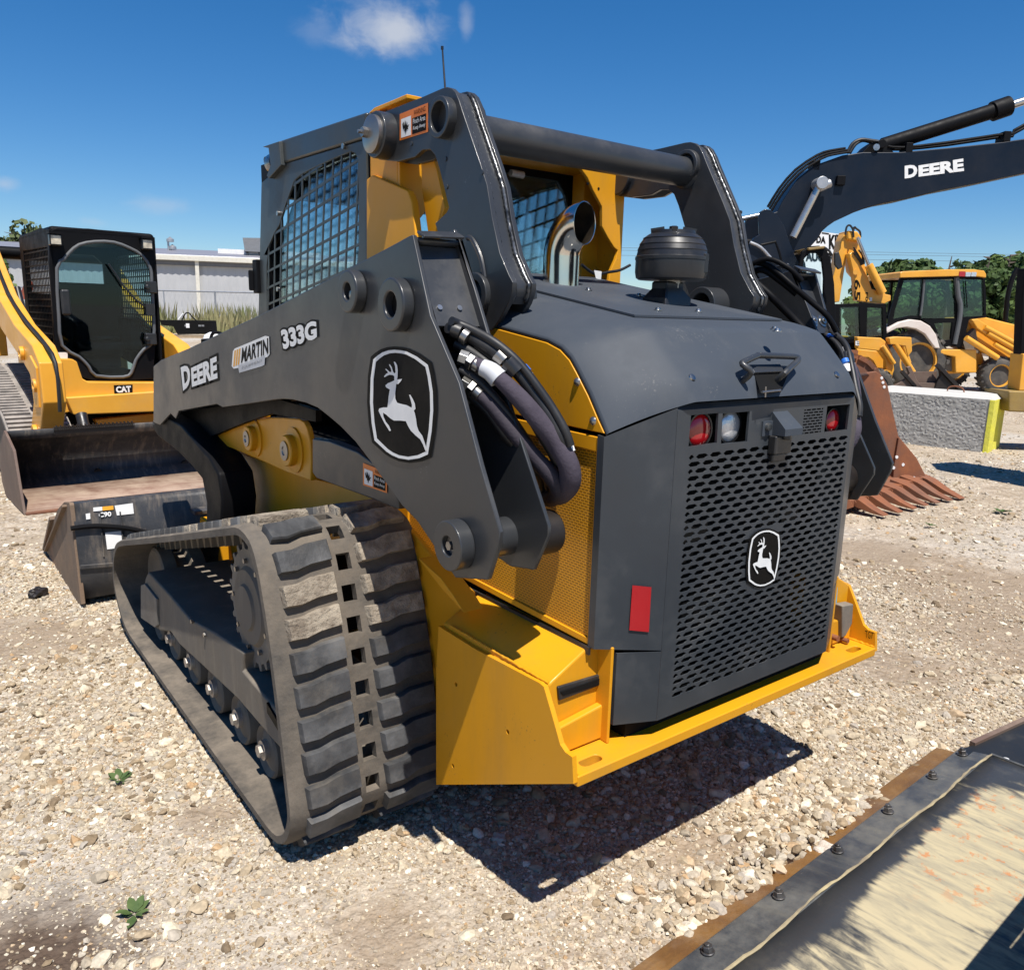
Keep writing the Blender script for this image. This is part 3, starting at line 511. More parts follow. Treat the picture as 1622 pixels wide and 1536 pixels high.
for s in (-1, 1):
    bead([(-.596, .004, .468), (-.596, .10, .468)], .0035, T, sgn=s); bead([(-.592, .104, .47), (-.44, .104, .47)], .0035, T, sgn=s); bead([(-.596, .11, .636), (-.596, .5, .638)], .0032, T, sgn=s)
    wing = G.X(-.597, (697, 1240), (697, 1060), (701, 990), (761, 1027), (861, 1079), (868, 1085), (880, 1126), (894, 1176), (902, 1188), (913, 1196), (915, 1238))
    holes = [[(c[0]+r*math.cos(a), c[1]+r*math.sin(a)) for a in [k*math.pi/5 for k in range(10)]] for c, r in [(G.X(-.6, q)[0], .006) for q in ((727, 1082), (809, 1157), (722, 1211))]]
    MB().prism(wing, 0, -.609, -.597, holes=holes).mirror(-s).build('side_wing', M_yel, T, smooth=0)
    pod = [(-.597, .47), (-.597, .634), (-.588, .640), (-.49, .692), (-.425, .684), (-.425, .47)]
    pd = MB().prism(pod, 1, .105, .53).mirror(-s).build('pod', M_yel, T, bevel=.006)
    MB().prism([(-.594, .47), (-.594, .535), (-.44, .555), (-.43, .565), (-.43, .47)], 1, .083, .105).mirror(-s).build('lower_flange', M_yel, pd, bevel=.008, seg=3)
    vq = G.pl(1, .103, (882, 1087), (952, 1066), (952, 1083), (884, 1109)) if s < 0 else None
    if s < 0:
        MB().prism([(q[0], q[2]) for q in vq], 1, .098, .107).build('vent', M_dkplast, pd, bevel=.003)
        MB().prism([(vq[0][0]+.006, vq[0][2]-.012), (vq[1][0]-.006, vq[1][2]-.008), (vq[2][0]-.006, vq[2][2]+.004), (vq[3][0]+.008, vq[3][2]+.012)], 1, .096, .1).build('vent_slot', M_blackm, pd)
    else:
        lb = G.pl(1, .100, (1320, 931), (1327, 930), (1325, 957), (1318, 958)); patch(lb, M_cyan, pd, 'blue_label')
        lt = G.pl(1, .085, (1327, 957), (1345, 954), (1343, 985), (1333, 1004), (1327, 1008))
        MB().prism([(q[0], q[2]) for q in lt], 1, .07, .1).build('door_latch', M_frame, pd, bevel=.004)
        a, b_ = G.pl(1, .08, (1318, 1008), (1334, 1012)); MB().cyl((a[0], .06, a[2]), (a[0], .1, a[2]), .009).build('latch_pin', M_rust, pd); MB().cyl((b_[0], .06, b_[2]), (b_[0], .1, b_[2]), .007).build('latch_pin', M_rust, pd)
    MB().box(-.4545, -.446, .062, .12, .467, .70).mirror(-s).build('corner_support', M_yel, T, bevel=.003)
mk = G.pl(0, .596, (1370, 998), (1384, 1002), (1382, 1012), (1371, 1010)); lettering('TGT', mk, M_decalblk, T)
# ---- rear door : framed plate with real slots
XL, XR, ZB, ZT, YD = -.345, .345, .512, 1.237, .015
door = MB()
gx0, gx1, gz0, gz1 = -.302, .337, .552, 1.128
rowh = .0157; nrow = int((gz1-gz0)/rowh); pit = .047; e_c = G.pl(1, YD, (1208, 884))[0]
def cellhex(x0, x1, z0, z1, y0, y1, solid):
    if solid:
        door.add([(x0, y0, z0), (x1, y0, z0), (x1, y0, z1), (x0, y0, z1)], [(0, 1, 2, 3)]); return
    mx, mz = .0030, .0024; w = x1-x0; cx_ = min(.009, w*.25)
    h = [(x0+mx, (z0+z1)/2), (x0+mx+cx_, z0+mz), (x1-mx-cx_, z0+mz), (x1-mx, (z0+z1)/2), (x1-mx-cx_, z1-mz), (x0+mx+cx_, z1-mz)]
    o = [(x0, (z0+z1)/2), (x0, z0), (x1, z0), (x1, (z0+z1)/2), (x1, z1), (x0, z1)]
    v = [(a, y0, b) for a, b in o]+[(a, y0, b) for a, b in h]+[(a, y1, b) for a, b in h]
    door.add(v, [(i, (i+1) % 6, 6+(i+1) % 6, 6+i) for i in range(6)]+[(6+i, 6+(i+1) % 6, 12+(i+1) % 6, 12+i) for i in range(6)])
for r_ in range(nrow):
    z0 = gz0+(gz1-gz0)*r_/nrow; z1 = gz0+(gz1-gz0)*(r_+1)/nrow; xs = [gx0]; o_ = gx0+(pit*.5 if r_ % 2 else pit)
    while o_ < gx1-.008: xs.append(o_); o_ += pit
    xs.append(gx1)
    for a, b_ in zip(xs, xs[1:]):
        if b_-a > .012 or True:
            cx_, cz_ = (a+b_)/2, (z0+z1)/2
            sol = (abs(cx_-e_c[0]) < .062 and abs(cz_-e_c[2]) < .082) or b_-a < .014
            cellhex(a, b_, z0, z1, YD, YD+.0035, sol)
def rect(a): return [a[0], a[1], a[2], a[3]]
L1 = [(-.302, 1.213), (-.210, 1.213), (-.208, 1.146), (-.303, 1.144)]; L2 = [(-.195, 1.211), (-.098, 1.211), (-.098, 1.141), (-.193, 1.142)]; L3 = [(.22, 1.208), (.326, 1.208), (.325, 1.141), (.218, 1.141)]
sgx0, sgx1, sgz0, sgz1 = .118, .205, 1.141, 1.206
door.prism([(XL, gz1), (XR, gz1), (XR, ZT-.012), (XL, ZT-.012)], 1, YD, YD+.006, holes=[L1, L2, L3, [(sgx0, sgz0), (sgx1, sgz0), (sgx1, sgz1), (sgx0, sgz1)]])
door.add([(sgx0, YD, sgz0)], [])
for r_ in range(9):
    z0 = sgz0+(sgz1-sgz0)*r_/9; z1 = z0+(sgz1-sgz0)/9; n_ = 4; k0 = 0 if r_ % 2 else .5; xs = sorted(set([sgx0, sgx1]+[sgx0+(sgx1-sgx0)*(k+k0)/n_ for k in range(n_) if 0 < k+k0 < n_]))
    for a, b_ in zip(xs, xs[1:]):
        mx, mz = .0022, .0018; o = [(a, z0), (b_, z0), (b_, z1), (a, z1)]; h = [(a+mx, z0+mz), (b_-mx, z0+mz), (b_-mx, z1-mz), (a+mx, z1-mz)]
        door.add([(p, YD, q) for p, q in o+h], [(i, (i+1) % 4, 4+(i+1) % 4, 4+i) for i in range(4)])
door.add([(XL, YD, ZT-.012), (XR, YD, ZT-.012), (XR, YD+.010, ZT), (XL, YD+.010, ZT)], [(0, 1, 2, 3)])
door.add([(XL, YD, ZT-.012), (XR, YD, ZT-.012), (XR, YD+.010, ZT), (XL, YD+.010, ZT), (XL, YD+.06, ZT), (XR, YD+.06, ZT)], [(3, 2, 5, 4)])
for x0, x1, z0, z1 in ((XL, gx0, ZB, gz1), (gx1, XR, ZB, gz1), (gx0, gx1, ZB, gz0)): door.box(x0, x1, YD, YD+.006, z0, z1)
door.box(XL, XL+.006, YD+.006, YD+.08, ZB, ZT-.012).box(XR-.006, XR, YD+.006, YD+.08, ZB, ZT-.012).box(XL+.006, XR-.006, YD+.006, YD+.08, ZB, ZB+.006)
rd = door.build('rear_door', M_greydoor, T, smooth=25)
MB().box(XL+.008, XR-.008, .14, .19, ZB+.01, 1.13).build('radiator_core', M_blackm, T)
MB().box(XL+.008, XR-.008, .085, .16, 1.132, ZT-.02).build('lamp_housing', M_blackm, T)
emblem(lambda x, y: (e_c[0]+(x-435)/765*.126, YD-.003, e_c[2]+(780-y)/1340*.146), (0, -.0015, 0), rd)
for q, r_, mt, nm in (((1112, 683), .0375, M_red, 'tail_lamp'), ((1160, 676), .036, M_lens, 'work_lamp'), ((1322, 667), .03, M_red, 'tail_lamp')):
    c = G.pl(1, YD+.02, q)[0]; c = Vector(c)
    lp = MB().lathe(c+Vector((0, .03, 0)), (0, -1, 0), [(r_, 0), (r_, .02), (r_*.97, .024), (r_*.9, .026), (r_*.6, .029), (0, .031)], 28).build(nm, mt, rd)
    MB().ring(c+Vector((0, .005, 0)), c+Vector((0, .035, 0)), r_*1.12, r_*1.005).build('lamp_rim', M_dkplast, lp)
# camera housing
hc = G.pl(1, YD-.03, (1222, 648), (1246, 648), (1262, 676), (1258, 682), (1236, 686), (1219, 690), (1207, 689), (1207, 668))
hx = [q[0] for q in hc]; cx0, cx1 = -.010, .050; top = 1.205
chs = MB().add([(cx0, YD, 1.205), (cx1, YD, 1.205), (cx1+.008, -.026, 1.168), (cx0-.003, -.026, 1.168), (cx0, YD, 1.150), (cx1, YD, 1.150), (cx1+.008, -.026, 1.152), (cx0-.003, -.026, 1.152)], [(0, 1, 2, 3), (3, 2, 6, 7), (0, 3, 7, 4), (1, 5, 6, 2), (4, 7, 6, 5), (0, 4, 5, 1)]).box(cx0-.038, cx0, YD-.004, YD, 1.150, 1.185).build('camera_housing', M_greyhood, rd, bevel=.003)
MB().cyl((cx0-.022, YD-.012, 1.172), (cx0-.022, YD-.004, 1.172), .009, seg=16).build('bolt', M_zinc, rd)
MB().box(cx0-.008, cx1-.002, YD-.022, YD, 1.105, 1.15).box(cx0, cx1-.008, YD-.012, YD, 1.085, 1.105).cyl((cx0+.03, -.008, 1.16), (cx0+.03, -.008, 1.140), .012).build('rear_camera', M_dkplast, rd, bevel=.004)
# door corner panels (chamfered sides), lower skirts, red reflectors
for s in (-1, 1):
    A, B_ = (-.345, YD+.001), (-.490, .083); Lw = (-.440, .060)
    c = MB().add([(A[0], A[1], ZT-.006), (B_[0], B_[1], 1.170), (B_[0], B_[1], .698), (A[0], A[1], .684)], [(0, 1, 2, 3)]).add([(B_[0], B_[1], 1.170), (B_[0], B_[1]+.02, 1.172), (B_[0], B_[1]+.02, .698), (B_[0], B_[1], .698)], [(0, 1, 2, 3)]).mirror(-s).build('corner_panel', M_greydoor, T, solid=.004, smooth=0)
    MB().add([(A[0], A[1], .681), (Lw[0], Lw[1], .684), (Lw[0], Lw[1], .510), (A[0], A[1], .512)], [(0, 1, 2, 3)]).add([(Lw[0], Lw[1], .684), (-.44, .1, .684), (-.44, .1, .510), (Lw[0], Lw[1], .510)], [(0, 1, 2, 3)]).mirror(-s).build('lower_skirt', M_greydoor, T, solid=.004, smooth=0)
    n_ = Vector((B_[1]-A[1], B_[0]-A[0], 0)).normalized(); n_ = Vector((-abs(n_.x), -abs(n_.y), 0))
    if s < 0:
        rq = G.plane((A[0], A[1]-.001, 1), (n_.x, n_.y, 0), (1001, 926), (1031, 929), (1027, 1000), (996, 997)); rq = [tuple(Vector(p)+n_*.003) for p in rq]
        patch(rq, M_redrefl, c, 'reflector')
# ---- hood
TY = 1.0
up = [(.308, TY, 1.535), (.308, .64, 1.484), (.308, .20, 1.412), (.308, .16, 1.403), (.308, .124, 1.394), (.309, .073, 1.341), (.310, .023, 1.288), (.311, .011, 1.264), (.311, .001, 1.243)]
lo = [(.490, TY, 1.455), (.490, .437, 1.380), (.490, .285, 1.360), (.490, .238, 1.346), (.490, .206, 1.326), (.490, .184, 1.303), (.490, .142, 1.255), (.490, .106, 1.206), (.490, .083, 1.174)]
rows = []
for i in range(9):
    u, l = Vector(up[i]), Vector(lo[i]); row = []
    bul = Vector((.5, -.35 if i > 2 else 0, .8)).normalized()
    for k in range(9):
        f_ = k/8; p = u.lerp(l, f_)+bul*(.013*math.sin(math.pi*f_)**.6 if i < 8 else .006*math.sin(math.pi*f_)); row.append(p)
    rows.append(row)
hood = MB()
full = [[(-p.x, p.y, p.z) for p in reversed(r_)]+[(x, r_[0].y, r_[0].z) for x in (-.15, 0, .15)]+[tuple(p) for p in r_] for r_ in rows]
hood.grid(full)
# lips turned under along the hood edge
hood.grid([[(-l[0], l[1], l[2]) for l in lo], [(-l[0]+.012, l[1]+.004, l[2]-.006) for l in lo]]).grid([[l for l in lo], [(l[0]-.012, l[1]+.004, l[2]-.006) for l in lo]])
hd = hood.build('hood', M_greyhood, T, smooth=19)
md = hd.modifiers.new('bevel', 'BEVEL'); md.width = .012; md.segments = 4; md.limit_method = 'ANGLE'; md.angle_limit = math.radians(17)
MB().box(-.32, .32, .06, .9, 1.20, 1.234).box(-.42, .42, .26, .98, 1.10, 1.30).build('engine_bay', M_blackm, T)
# hood raised top plate with fasteners
def ztop(y): return 1.412+(y-.20)*(1.484-1.412)/.44
MB().prism([(-.285, .215), (.285, .215), (.30, .99), (-.30, .99)], 2, 0, .005).build('tmp', M_greyhood, T)
tp = bpy.data.objects['tmp']; tp.name = 'hood_cover'
for v in tp.data.vertices: v.co.z += ztop(v.co.y)+.0015
for q in ((1000, 510), (1042, 491), (1106, 493), (842, 450), (838, 459), (932, 459), (1227, 521), (1231, 524), (1012, 468)):
    a = G.plane((0, .2, 1.42), (0, -.164, 1), q)[0]
    if abs(a[0]) < .3: MB().lathe((a[0], a[1], a[2]-.002), (0, 0, 1), [(.011, 0), (.011, .002), (.0075, .003), (.006, .008), (0, .009)], 14).build('bolt', M_zinc, hd)
# slope face: normal of the rear hood face
RP0 = (0, .098, 1.372); RN = Vector((0, -(1.372-1.288), (.098-.023))); RN = Vector((0, -.084, .075)).normalized()
for q in ((1096, 598), (1325, 593)):
    a = Vector(G.plane(RP0, tuple(RN), q)[0]); MB().lathe(a, RN, [(.009, 0), (.008, .003), (0, .005)], 14).build('bolt', M_zinc, hd)
hp = [Vector(p) for p in G.plane(tuple(Vector(RP0)+RN*.028), tuple(RN), (1190, 590), (1176, 577), (1181, 572), (1199, 564), (1205, 563), (1256, 565), (1264, 568), (1262, 573), (1250, 584), (1243, 591))]
hp = [hp[0]-RN*.04]+hp+[hp[-1]-RN*.04]
MB().tube(hp, .0072, 14, 3).build('hood_handle', M_grey, hd)
rq = [Vector(p) for p in G.plane(RP0, tuple(RN), (1193, 589), (1243, 585), (1248, 592), (1236, 622), (1204, 624))]
MB().add([tuple(p+RN*.0015) for p in rq], [tuple(range(5))]).build('latch_recess', M_blackm, hd, smooth=0)
rq = [Vector(p) for p in G.plane(tuple(Vector(RP0)+RN*.008), tuple(RN), (1187, 577), (1236, 576), (1243, 588), (1196, 590))]
lt = MB().add([tuple(p) for p in rq]+[tuple(p-RN*.01) for p in rq], [(0, 1, 2, 3), (0, 4, 5, 1), (1, 5, 6, 2), (2, 6, 7, 3), (3, 7, 4, 0)]).build('latch_plate', M_grey, hd, bevel=.002)
a, b_ = [Vector(p) for p in G.plane(tuple(Vector(RP0)+RN*.006), tuple(RN), (1207, 621), (1236, 618))]
MB().tube([a, b_], .0028, 8, 1).tube([a+Vector((.012, 0, .012)), a+Vector((.014, 0, -.012))], .002, 8, 1).build('latch_pin', M_steel, hd)
# ---- side panels
for s in (-1, 1):
    up_ = [(y+.002, z-.005) for _, y, z in lo[1:-1]]+[(.088, 1.176)]
    sp1 = MB().prism([(TY, 1.449)]+up_+[(.60, 1.186), (TY, 1.194)], 0, -.486, -.470).mirror(-s).build('upper_side_panel', M_yel, T, bevel=.002)
    lowp = [(.086, 1.166), (.086, .700), (1.0, .722), (1.0, 1.184), (.60, 1.176)]
    hole = [(.108, 1.135), (.108, .715), (.9, .735), (.9, 1.155)]
    sp2 = MB().prism(lowp, 0, -.488, -.474, holes=[hole]).mirror(-s).build('lower_side_panel', M_yel, T, bevel=.002)
    MB().prism(hole, 0, -.482, -.478).mirror(-s).build('side_screen', M_screen, sp2)
    MB().box(-.475, -.44, .09, 1.0, .695, .712).box(-.47, -.40, .1, 1.0, .70, 1.15).mirror(-s).build('inner_panel', M_blackm, T)
    MB().box(-.494, -.488, .095, .98, .680, .698).mirror(-s).build('seal_strip', M_dkplast, T)
    for q in ((913, 605), (938, 667), (857, 700)):
        y, z = G.X(-.488, q)[0]
        if 0 < y < .9: MB().lathe((-.486, y, z), (-1, 0, 0), [(.010, 0), (.008, .003), (.004, .006), (0, .007)], 12).mirror(-s).build('bolt', M_steel, sp1)
# ---- loader towers
tw = G.X(-.49, (599, 181), (620, 173), (667, 154.5), (700, 140), (708, 138), (715, 140), (721, 146), (727, 160), (733, 179), (746, 217), (760, 258), (771, 293), (779, 344), (791, 400), (806, 436), (812, 447), (811, 462), (805, 480), (790, 508), (778, 524), (742, 512), (716, 440), (689, 354), (707, 337), (711, 329), (704, 300), (696, 268), (689, 246), (681, 237), (669, 238), (657, 249), (630, 256), (600, 253), (590, 240), (586, 218), (590, 195))
rear = tw[5:18]
for s in (-1, 1):
    t1 = MB().prism(tw, 0, -.490, -.476).mirror(-s).build('loader_tower', M_grey, T, bevel=.002)
    MB().prism(tw, 0, -.432, -.418).mirror(-s).build('tower_plate', M_grey, t1, bevel=.002)
    # recessed spacer strip along the rear edge, with a rippled weld bead each side
    sp = MB(); ins = [(y+.014, z-.002) for y, z in rear]
    sp.grid([[(x, y, z) for y, z in ins] for x in (-.476, -.432)]); sp.mirror(-s).build('tower_spacer', M_grey, t1, smooth=50)
    P = [(Vector((0, a[0], a[1]))) for a in rear]; L = [0]
    for a, b_ in zip(P, P[1:]): L.append(L[-1]+(b_-a).length)
    wb = MB(); n = int(L[-1]/.006)
    for xx in (-.4745, -.4335):
        pts = []; rr = []
        for i in range(n):
            d = L[-1]*i/n; k = max(j for j in range(len(L)) if L[j] <= d+1e-9); k = min(k, len(P)-2); f_ = (d-L[k])/(L[k+1]-L[k])
            q = P[k].lerp(P[k+1], f_); pts.append((xx+random.uniform(-.0006, .0006), q.y+.010+random.uniform(-.0006, .0006), q.z-.002)); rr.append(.0052+(.0009 if i % 2 else -.0007)+random.uniform(-.0006, .0006))
        wb.tube(pts, rr, 8, 1)
    wb.mirror(-s).build('weld_bead', M_weld if 'M_weld' in globals() else M_grey, t1, smooth=80)
    y, z = G.X(-.50, (701.5, 187))[0]
    MB().ring((-.515, y, z), (-.40, y, z), .049, .036).mirror(-s).build('pin_bushing', M_grey, t1, bevel=.003)
    y, z = G.X(-.52, (598, 214))[0]
    b0 = MB().cyl((-.530, y, z), (-.40, y, z), .061, seg=36).mirror(-s).build('pivot_boss', M_grey, t1, bevel=.004)
    MB().lathe((-.535, y, z), (-1, 0, 0), [(.050, -.005), (.050, .007), (.046, .009), (.02, .0125), (0, .0125)], 36).mirror(-s).build('pivot_cap', M_steel, b0)
    MB().cyl((-.5475, y+.012, z+.004), (-.562, y+.012, z+.004), .014, seg=6).cyl((-.562, y+.012, z+.004), (-.574, y+.012, z+.004), .005, seg=10).mirror(-s).build('bolt', M_steel, b0)
    # lower pivot bush and welded rib on the inner face
    y, z = G.X(-.49, (764, 468))[0]
    MB().ring((-.505, y+.02, z), (-.345, y+.02, z), .055, .036).mirror(-s).build('lower_bushing', M_grey, t1, bevel=.003)
    rib = G.X(-.49, (741, 377), (749, 380), (762, 408), (768, 440)); MB().tube([(-.49, a, b_) for a, b_ in rib], .007, 8, 3).mirror(-s).build('tower_rib', M_grey, t1)
    for q in ((652, 228), (706, 252), (764, 273), (708, 296)):
        y, z = G.X(-.49, q)[0]; MB().cyl((-.4925, y, z), (-.489, y, z), .006, seg=12).mirror(-s).build('plug', M_grey, t1)
TZ = 1.872
MB().cyl((-.418, .712, TZ), (.418, .712, TZ), .044, seg=40, caps=False).build('cross_tube', M_grey, T, smooth=60)
for s in (-1, 1): MB().lathe((-.418, .712, TZ), (1, 0, 0), [(.052, 0), (.050, .004), (.045, .009)], 40).mirror(-s).build('tube_weld', M_grey, T)
wq = G.pl(0, -.4915, (633, 181), (678, 163), (678, 209), (633, 223)); warning_label(wq, (-.0006, 0, 0), T)
# ---- cab
cb = G
CX = .45; YF, YR = 2.10, 1.19
gr = G.X(-.455, (562.7, 243), (567, 253), (568, 310), (568, 392), (560, 470), (540, 520), (424, 520), (422, 455), (422, 421), (426, 388), (434, 370), (442, 357), (452, 325), (466, 286), (478, 276), (493, 268), (520, 255), (541.6, 246), (555, 240))
pan = G.X(-.455, (414, 290), (424, 281), (446, 261), (579, 221), (581, 293), (583, 405), (583, 560), (408, 560), (411, 420))
def inside(p, poly):
    c = False; j = len(poly)-1
    for i in range(len(poly)):
        if (poly[i][1] > p[1]) != (poly[j][1] > p[1]) and p[0] < (poly[j][0]-poly[i][0])*(p[1]-poly[i][1])/(poly[j][1]-poly[i][1])+poly[i][0]: c = not c
        j = i
    return c
for s in (-1, 1):
    c1 = MB().prism(pan, 0, -.455, -.447, holes=[gr]).mirror(-s).build('cab_side_panel', M_cab, T, bevel=.002)
    scr = MB(); y0, y1 = min(q[0] for q in gr), max(q[0] for q in gr); z0, z1 = min(q[1] for q in gr), max(q[1] for q in gr)
    def clip(fn, n=160):
        runs = []; cur = None
        for i in range(n+1):
            q = fn(i/n)
            if inside(q, gr):
                if cur is None: cur = [q, q]
                cur[1] = q
            elif cur: runs.append(cur); cur = None
        if cur: runs.append(cur)
        return runs
    cc_ = Vector(((y0+y1)/2, (z0+z1)/2)); D1 = Vector((-math.cos(math.radians(9)), math.sin(math.radians(9)))); D2 = Vector((math.sin(math.radians(8)), -math.cos(math.radians(8))))
    for Da, Db, tk_ in ((D1, D2, 0), (D2, D1, .0006)):
        for k in range(-12, 13):
            o_ = cc_+Db*(k*.064)
            for a, b_ in clip(lambda t: tuple(o_+Da*(t-.5)*1.6), 400):
                a_, b2 = Vector(a)-Da*.005, Vector(b_)+Da*.005; scr.bar((-.451-tk_, a_.x, a_.y), (-.451-tk_, b2.x, b2.y), .0085, .004, up=(1, 0, 0))
    scr.mirror(-s).build('window_screen', M_cab, c1)
    MB().prism(gr, 0, -.430, -.427).mirror(-s).build('side_window', M_glass, c1)
    capp = G.X(-.455, (444, 224), (583, 178), (579, 220), (446, 260.5)); capp2 = [(q[0], q[1]) for q in capp]
    MB().prism(capp2, 0, -.462, -.40).mirror(-s).build('roof_side', M_cab, T, bevel=.008, seg=3)
    lm = G.X(-.47, (417, 233), (444, 224), (447, 262), (428, 283), (424, 279), (430, 262), (427, 235))
    MB().prism(lm, 0, -.475, -.40).mirror(-s).build('lamp_bracket', M_cab, T, bevel=.003)
    y, z = G.X(-.45, (432, 255))[0]; MB().lathe((-.43, y+.03, z-.004), (0, 1, 0), [(.034, -.03), (.038, .01), (.036, .016), (0, .02)], 24).mirror(-s).build('front_lamp', M_lampdk, T)
    for q in ((545, 232), (441, 338), (441, 458)):
        y, z = G.X(-.458, q)[0]; MB().cyl((-.464, y, z), (-.455, y, z), .009, seg=12).mirror(-s).build('bolt', M_zinc, c1)
    # rear corner pillar (yellow) and guard plates seen through the tower
    MB().box(-.447, -.36, 1.125, 1.19, .9, 1.985).mirror(-s).build('rear_pillar', M_yel, T, bevel=.004)
    yp = G.X(-.462, (583, 285), (592, 278), (648, 302), (655, 320), (662, 380), (640, 460), (583, 480))
    if s < 0: MB().prism(yp, 0, -.468, -.445).mirror(-s).build('guard_plate', M_yel, T, bevel=.004)
    yq = G.X(-.40, (664, 240), (690, 240), (700, 268), (713, 330), (690, 400), (676, 300), (675, 262))
    if s < 0: MB().prism(yq, 0, -.417, -.385).mirror(-s).build('rops_gusset', M_yel, T, bevel=.003)
# ROPS rear frame with its opening
xr = .449; zt = G.Y(1.012, (990, 268))[0][1]
op = G.Y(1.012, (905, 262), (919, 267), (930, 282), (939, 302), (953, 327), (953, 358), (962, 376), (972, 392), (978, 397), (975, 410), (966, 430), (958, 480))
outer = [(xr, 1.46), (xr, zt), (-xr, zt), (-xr, 1.40)]
opl = [(-x, z) for x, z in op]

poly = [(xr, 1.30), (xr, zt), (-xr, zt), (-xr, 1.30)]+list(reversed(opl))+[(-.02, 1.893), (.02, 1.893)]+op
# order: right side up, across, left side down, then opening contour from lower left up, across and down the right
poly = [(xr, 1.30), (xr, zt), (-xr, zt), (-xr, 1.30)]+list(reversed(opl))+op
rf = MB().prism(poly, 1, 1.010, 1.024).build('rops_rear_frame', M_yel, T, bevel=.003)
for s in (-1, 1): MB().box(xr-.012, xr, 1.024, 1.19, 1.30, zt).mirror(s).build('frame_flange', M_yel, rf, bevel=.003)
MB().box(-xr+.012, xr-.012, 1.024, 1.19, zt-.012, zt).build('frame_flange', M_yel, rf)
for q in ((789, 233), (890, 253), (911, 257), (952, 264), (948, 299), (931, 291)):
    x, z = G.Y(1.010, q)[0]; MB().cyl((x, 1.012, z), (x, 1.0085, z), .0045, seg=10).build('hole', M_blackm, rf)
MB().prism(G.Y(1.0, (981, 347), (998, 350), (999, 398), (993, 445), (981, 445)), 1, 1.19, 1.21).build('side_bracket', M_yel, T, bevel=.004)
# back wall of the cab with rounded rear window, glass, roof, front
rw = [(-.33, 1.32), (.33, 1.32), (.36, 1.36), (.365, 1.76), (.34, 1.84), (.30, 1.885), (-.30, 1.885), (-.34, 1.84), (-.35, 1.75), (-.345, 1.36)]
MB().prism([(-.445, .9), (.445, .9), (.445, 1.97), (-.445, 1.97)], 1, 1.195, 1.215, holes=[rw]).build('cab_rear_wall', M_black, T)
MB().prism(rw, 1, 1.203, 1.207).build('rear_window', M_glass, T)
MB().prism([(-.445, 1.195), (.445, 1.195), (.445, 2.08), (-.445, 2.08)], 2, 1.955, 1.985).build('cab_roof', M_cab, T, bevel=.01)
MB().prism(G.X(-.40, (603, 182), (612, 174), (640, 163), (664, 153), (664, 160), (604, 184)), 0, -.44, -.28).build('roof_hatch', M_yel, T, bevel=.004)
MB().box(-.44, .44, 1.22, 2.05, 1.905, 1.954).build('headliner', M_blackm, T)
MB().box(-.445, -.39, 2.03, 2.10, .9, 1.955).box(.39, .445, 2.03, 2.10, .9, 1.955).box(-.39, .39, 2.05, 2.10, 1.84, 1.955).box(-.445, .445, 1.95, 2.10, .9, 1.10).build('cab_front_frame', M_black, T)
MB().box(-.39, .39, 2.07, 2.075, 1.10, 1.84).build('front_window', M_glass, T)
st = MB().box(-.23, .23, 1.30, 1.42, 1.05, 1.60).box(-.24, .24, 1.40, 1.80, .98, 1.12).box(-.13, .13, 1.30, 1.40, 1.60, 1.76).build('operator_seat', M_blackm, T, bevel=.04, seg=3)
for s in (-1, 1): MB().box(.30, .38, 1.45, 1.80, 1.10, 1.26).tube([(.33, 1.75, 1.2), (.33, 1.8, 1.42)], .02).mirror(s).build('control_console', M_blackm, T, bevel=.01)
MB().box(-.45, .45, 1.2, 2.1, .60, .92).build('cab_floor', M_blackm, T)
MB().box(-.05, .05, 2.06, 2.10, 1.1, 1.84).build('front_mullion', M_black, T)
a = G.Y(1.05, (838, 268), (858, 272)); MB().tube([(a[0][0], 1.15, a[0][1]), (a[1][0], 1.15, a[1][1])], .012, 10, 1).build('dome_lamp', M_lens, T)
# small hinge at the cab front edge
hy = G.X(-.46, (408, 440))[0]; MB().box(-.47, -.44, hy[0]-.02, hy[0]+.03, hy[1]-.06, hy[1]+.07).cyl((-.47, hy[0]+.035, hy[1]-.05), (-.47, hy[0]+.035, hy[1]+.03), .014).build('door_hinge', M_black, T, bevel=.005)
# antenna
aa = Vector(G.pl(0, -.40, (710, 140))[0]); ab = Vector(G.pl(0, -.40, (700.5, 75))[0]); aa = Vector((-.40, aa.y, 1.9)); MB().tube([aa, aa.lerp(ab, .5), ab], [.0032, .0028, .0022], 8, 2).lathe(ab-Vector((0, 0, .006)), (0, 0, 1), [(.0038, 0), (.0038, .008), (0, .009)], 10).build('antenna', M_dkplast, T)
# ---- exhaust and pre-cleaner on the hood
def zt_(y): return 1.412+(y-.20)*.1125
ex = Vector((-.046, .76, zt_(.76)))
hdir = Vector((-.64*.61+.77*.79, -.64*.79-.77*.61, 0)).normalized(); hs_ = Vector((hdir.y, -hdir.x, 0))
def exring(th, R, zoff=0):
    c = ex+Vector((0, 0, .110+.092*math.sin(th)))+hdir*(.078*(1-math.cos(th))); b_ = (hdir*math.cos(th)-Vector((0, 0, 1))*math.sin(th))*(R+(.005)*math.sin(th)**2)
    return [tuple(c+hs_*R*math.cos(2*math.pi*k/40)+b_*math.sin(2*math.pi*k/40)) for k in range(40)]
def exgrid(R, t0=0):
    rr = [[tuple(ex+Vector((0, 0, .110*f_))+hs_*R*math.cos(2*math.pi*k/40)+hdir*R*math.sin(2*math.pi*k/40)) for k in range(40)] for f_ in (0, .5)]+[exring(math.radians(t), R) for t in range(t0, 91, 9)]
    m_ = MB(); m_.grid([r_+[r_[0]] for r_ in rr]); return m_, rr
e_o, ro_ = exgrid(.054); e_i, ri_ = exgrid(.0525)
e1 = e_o.build('exhaust_pipe', M_chrome, T, smooth=80); e_i.build('exhaust_bore', M_soot, e1, smooth=80)
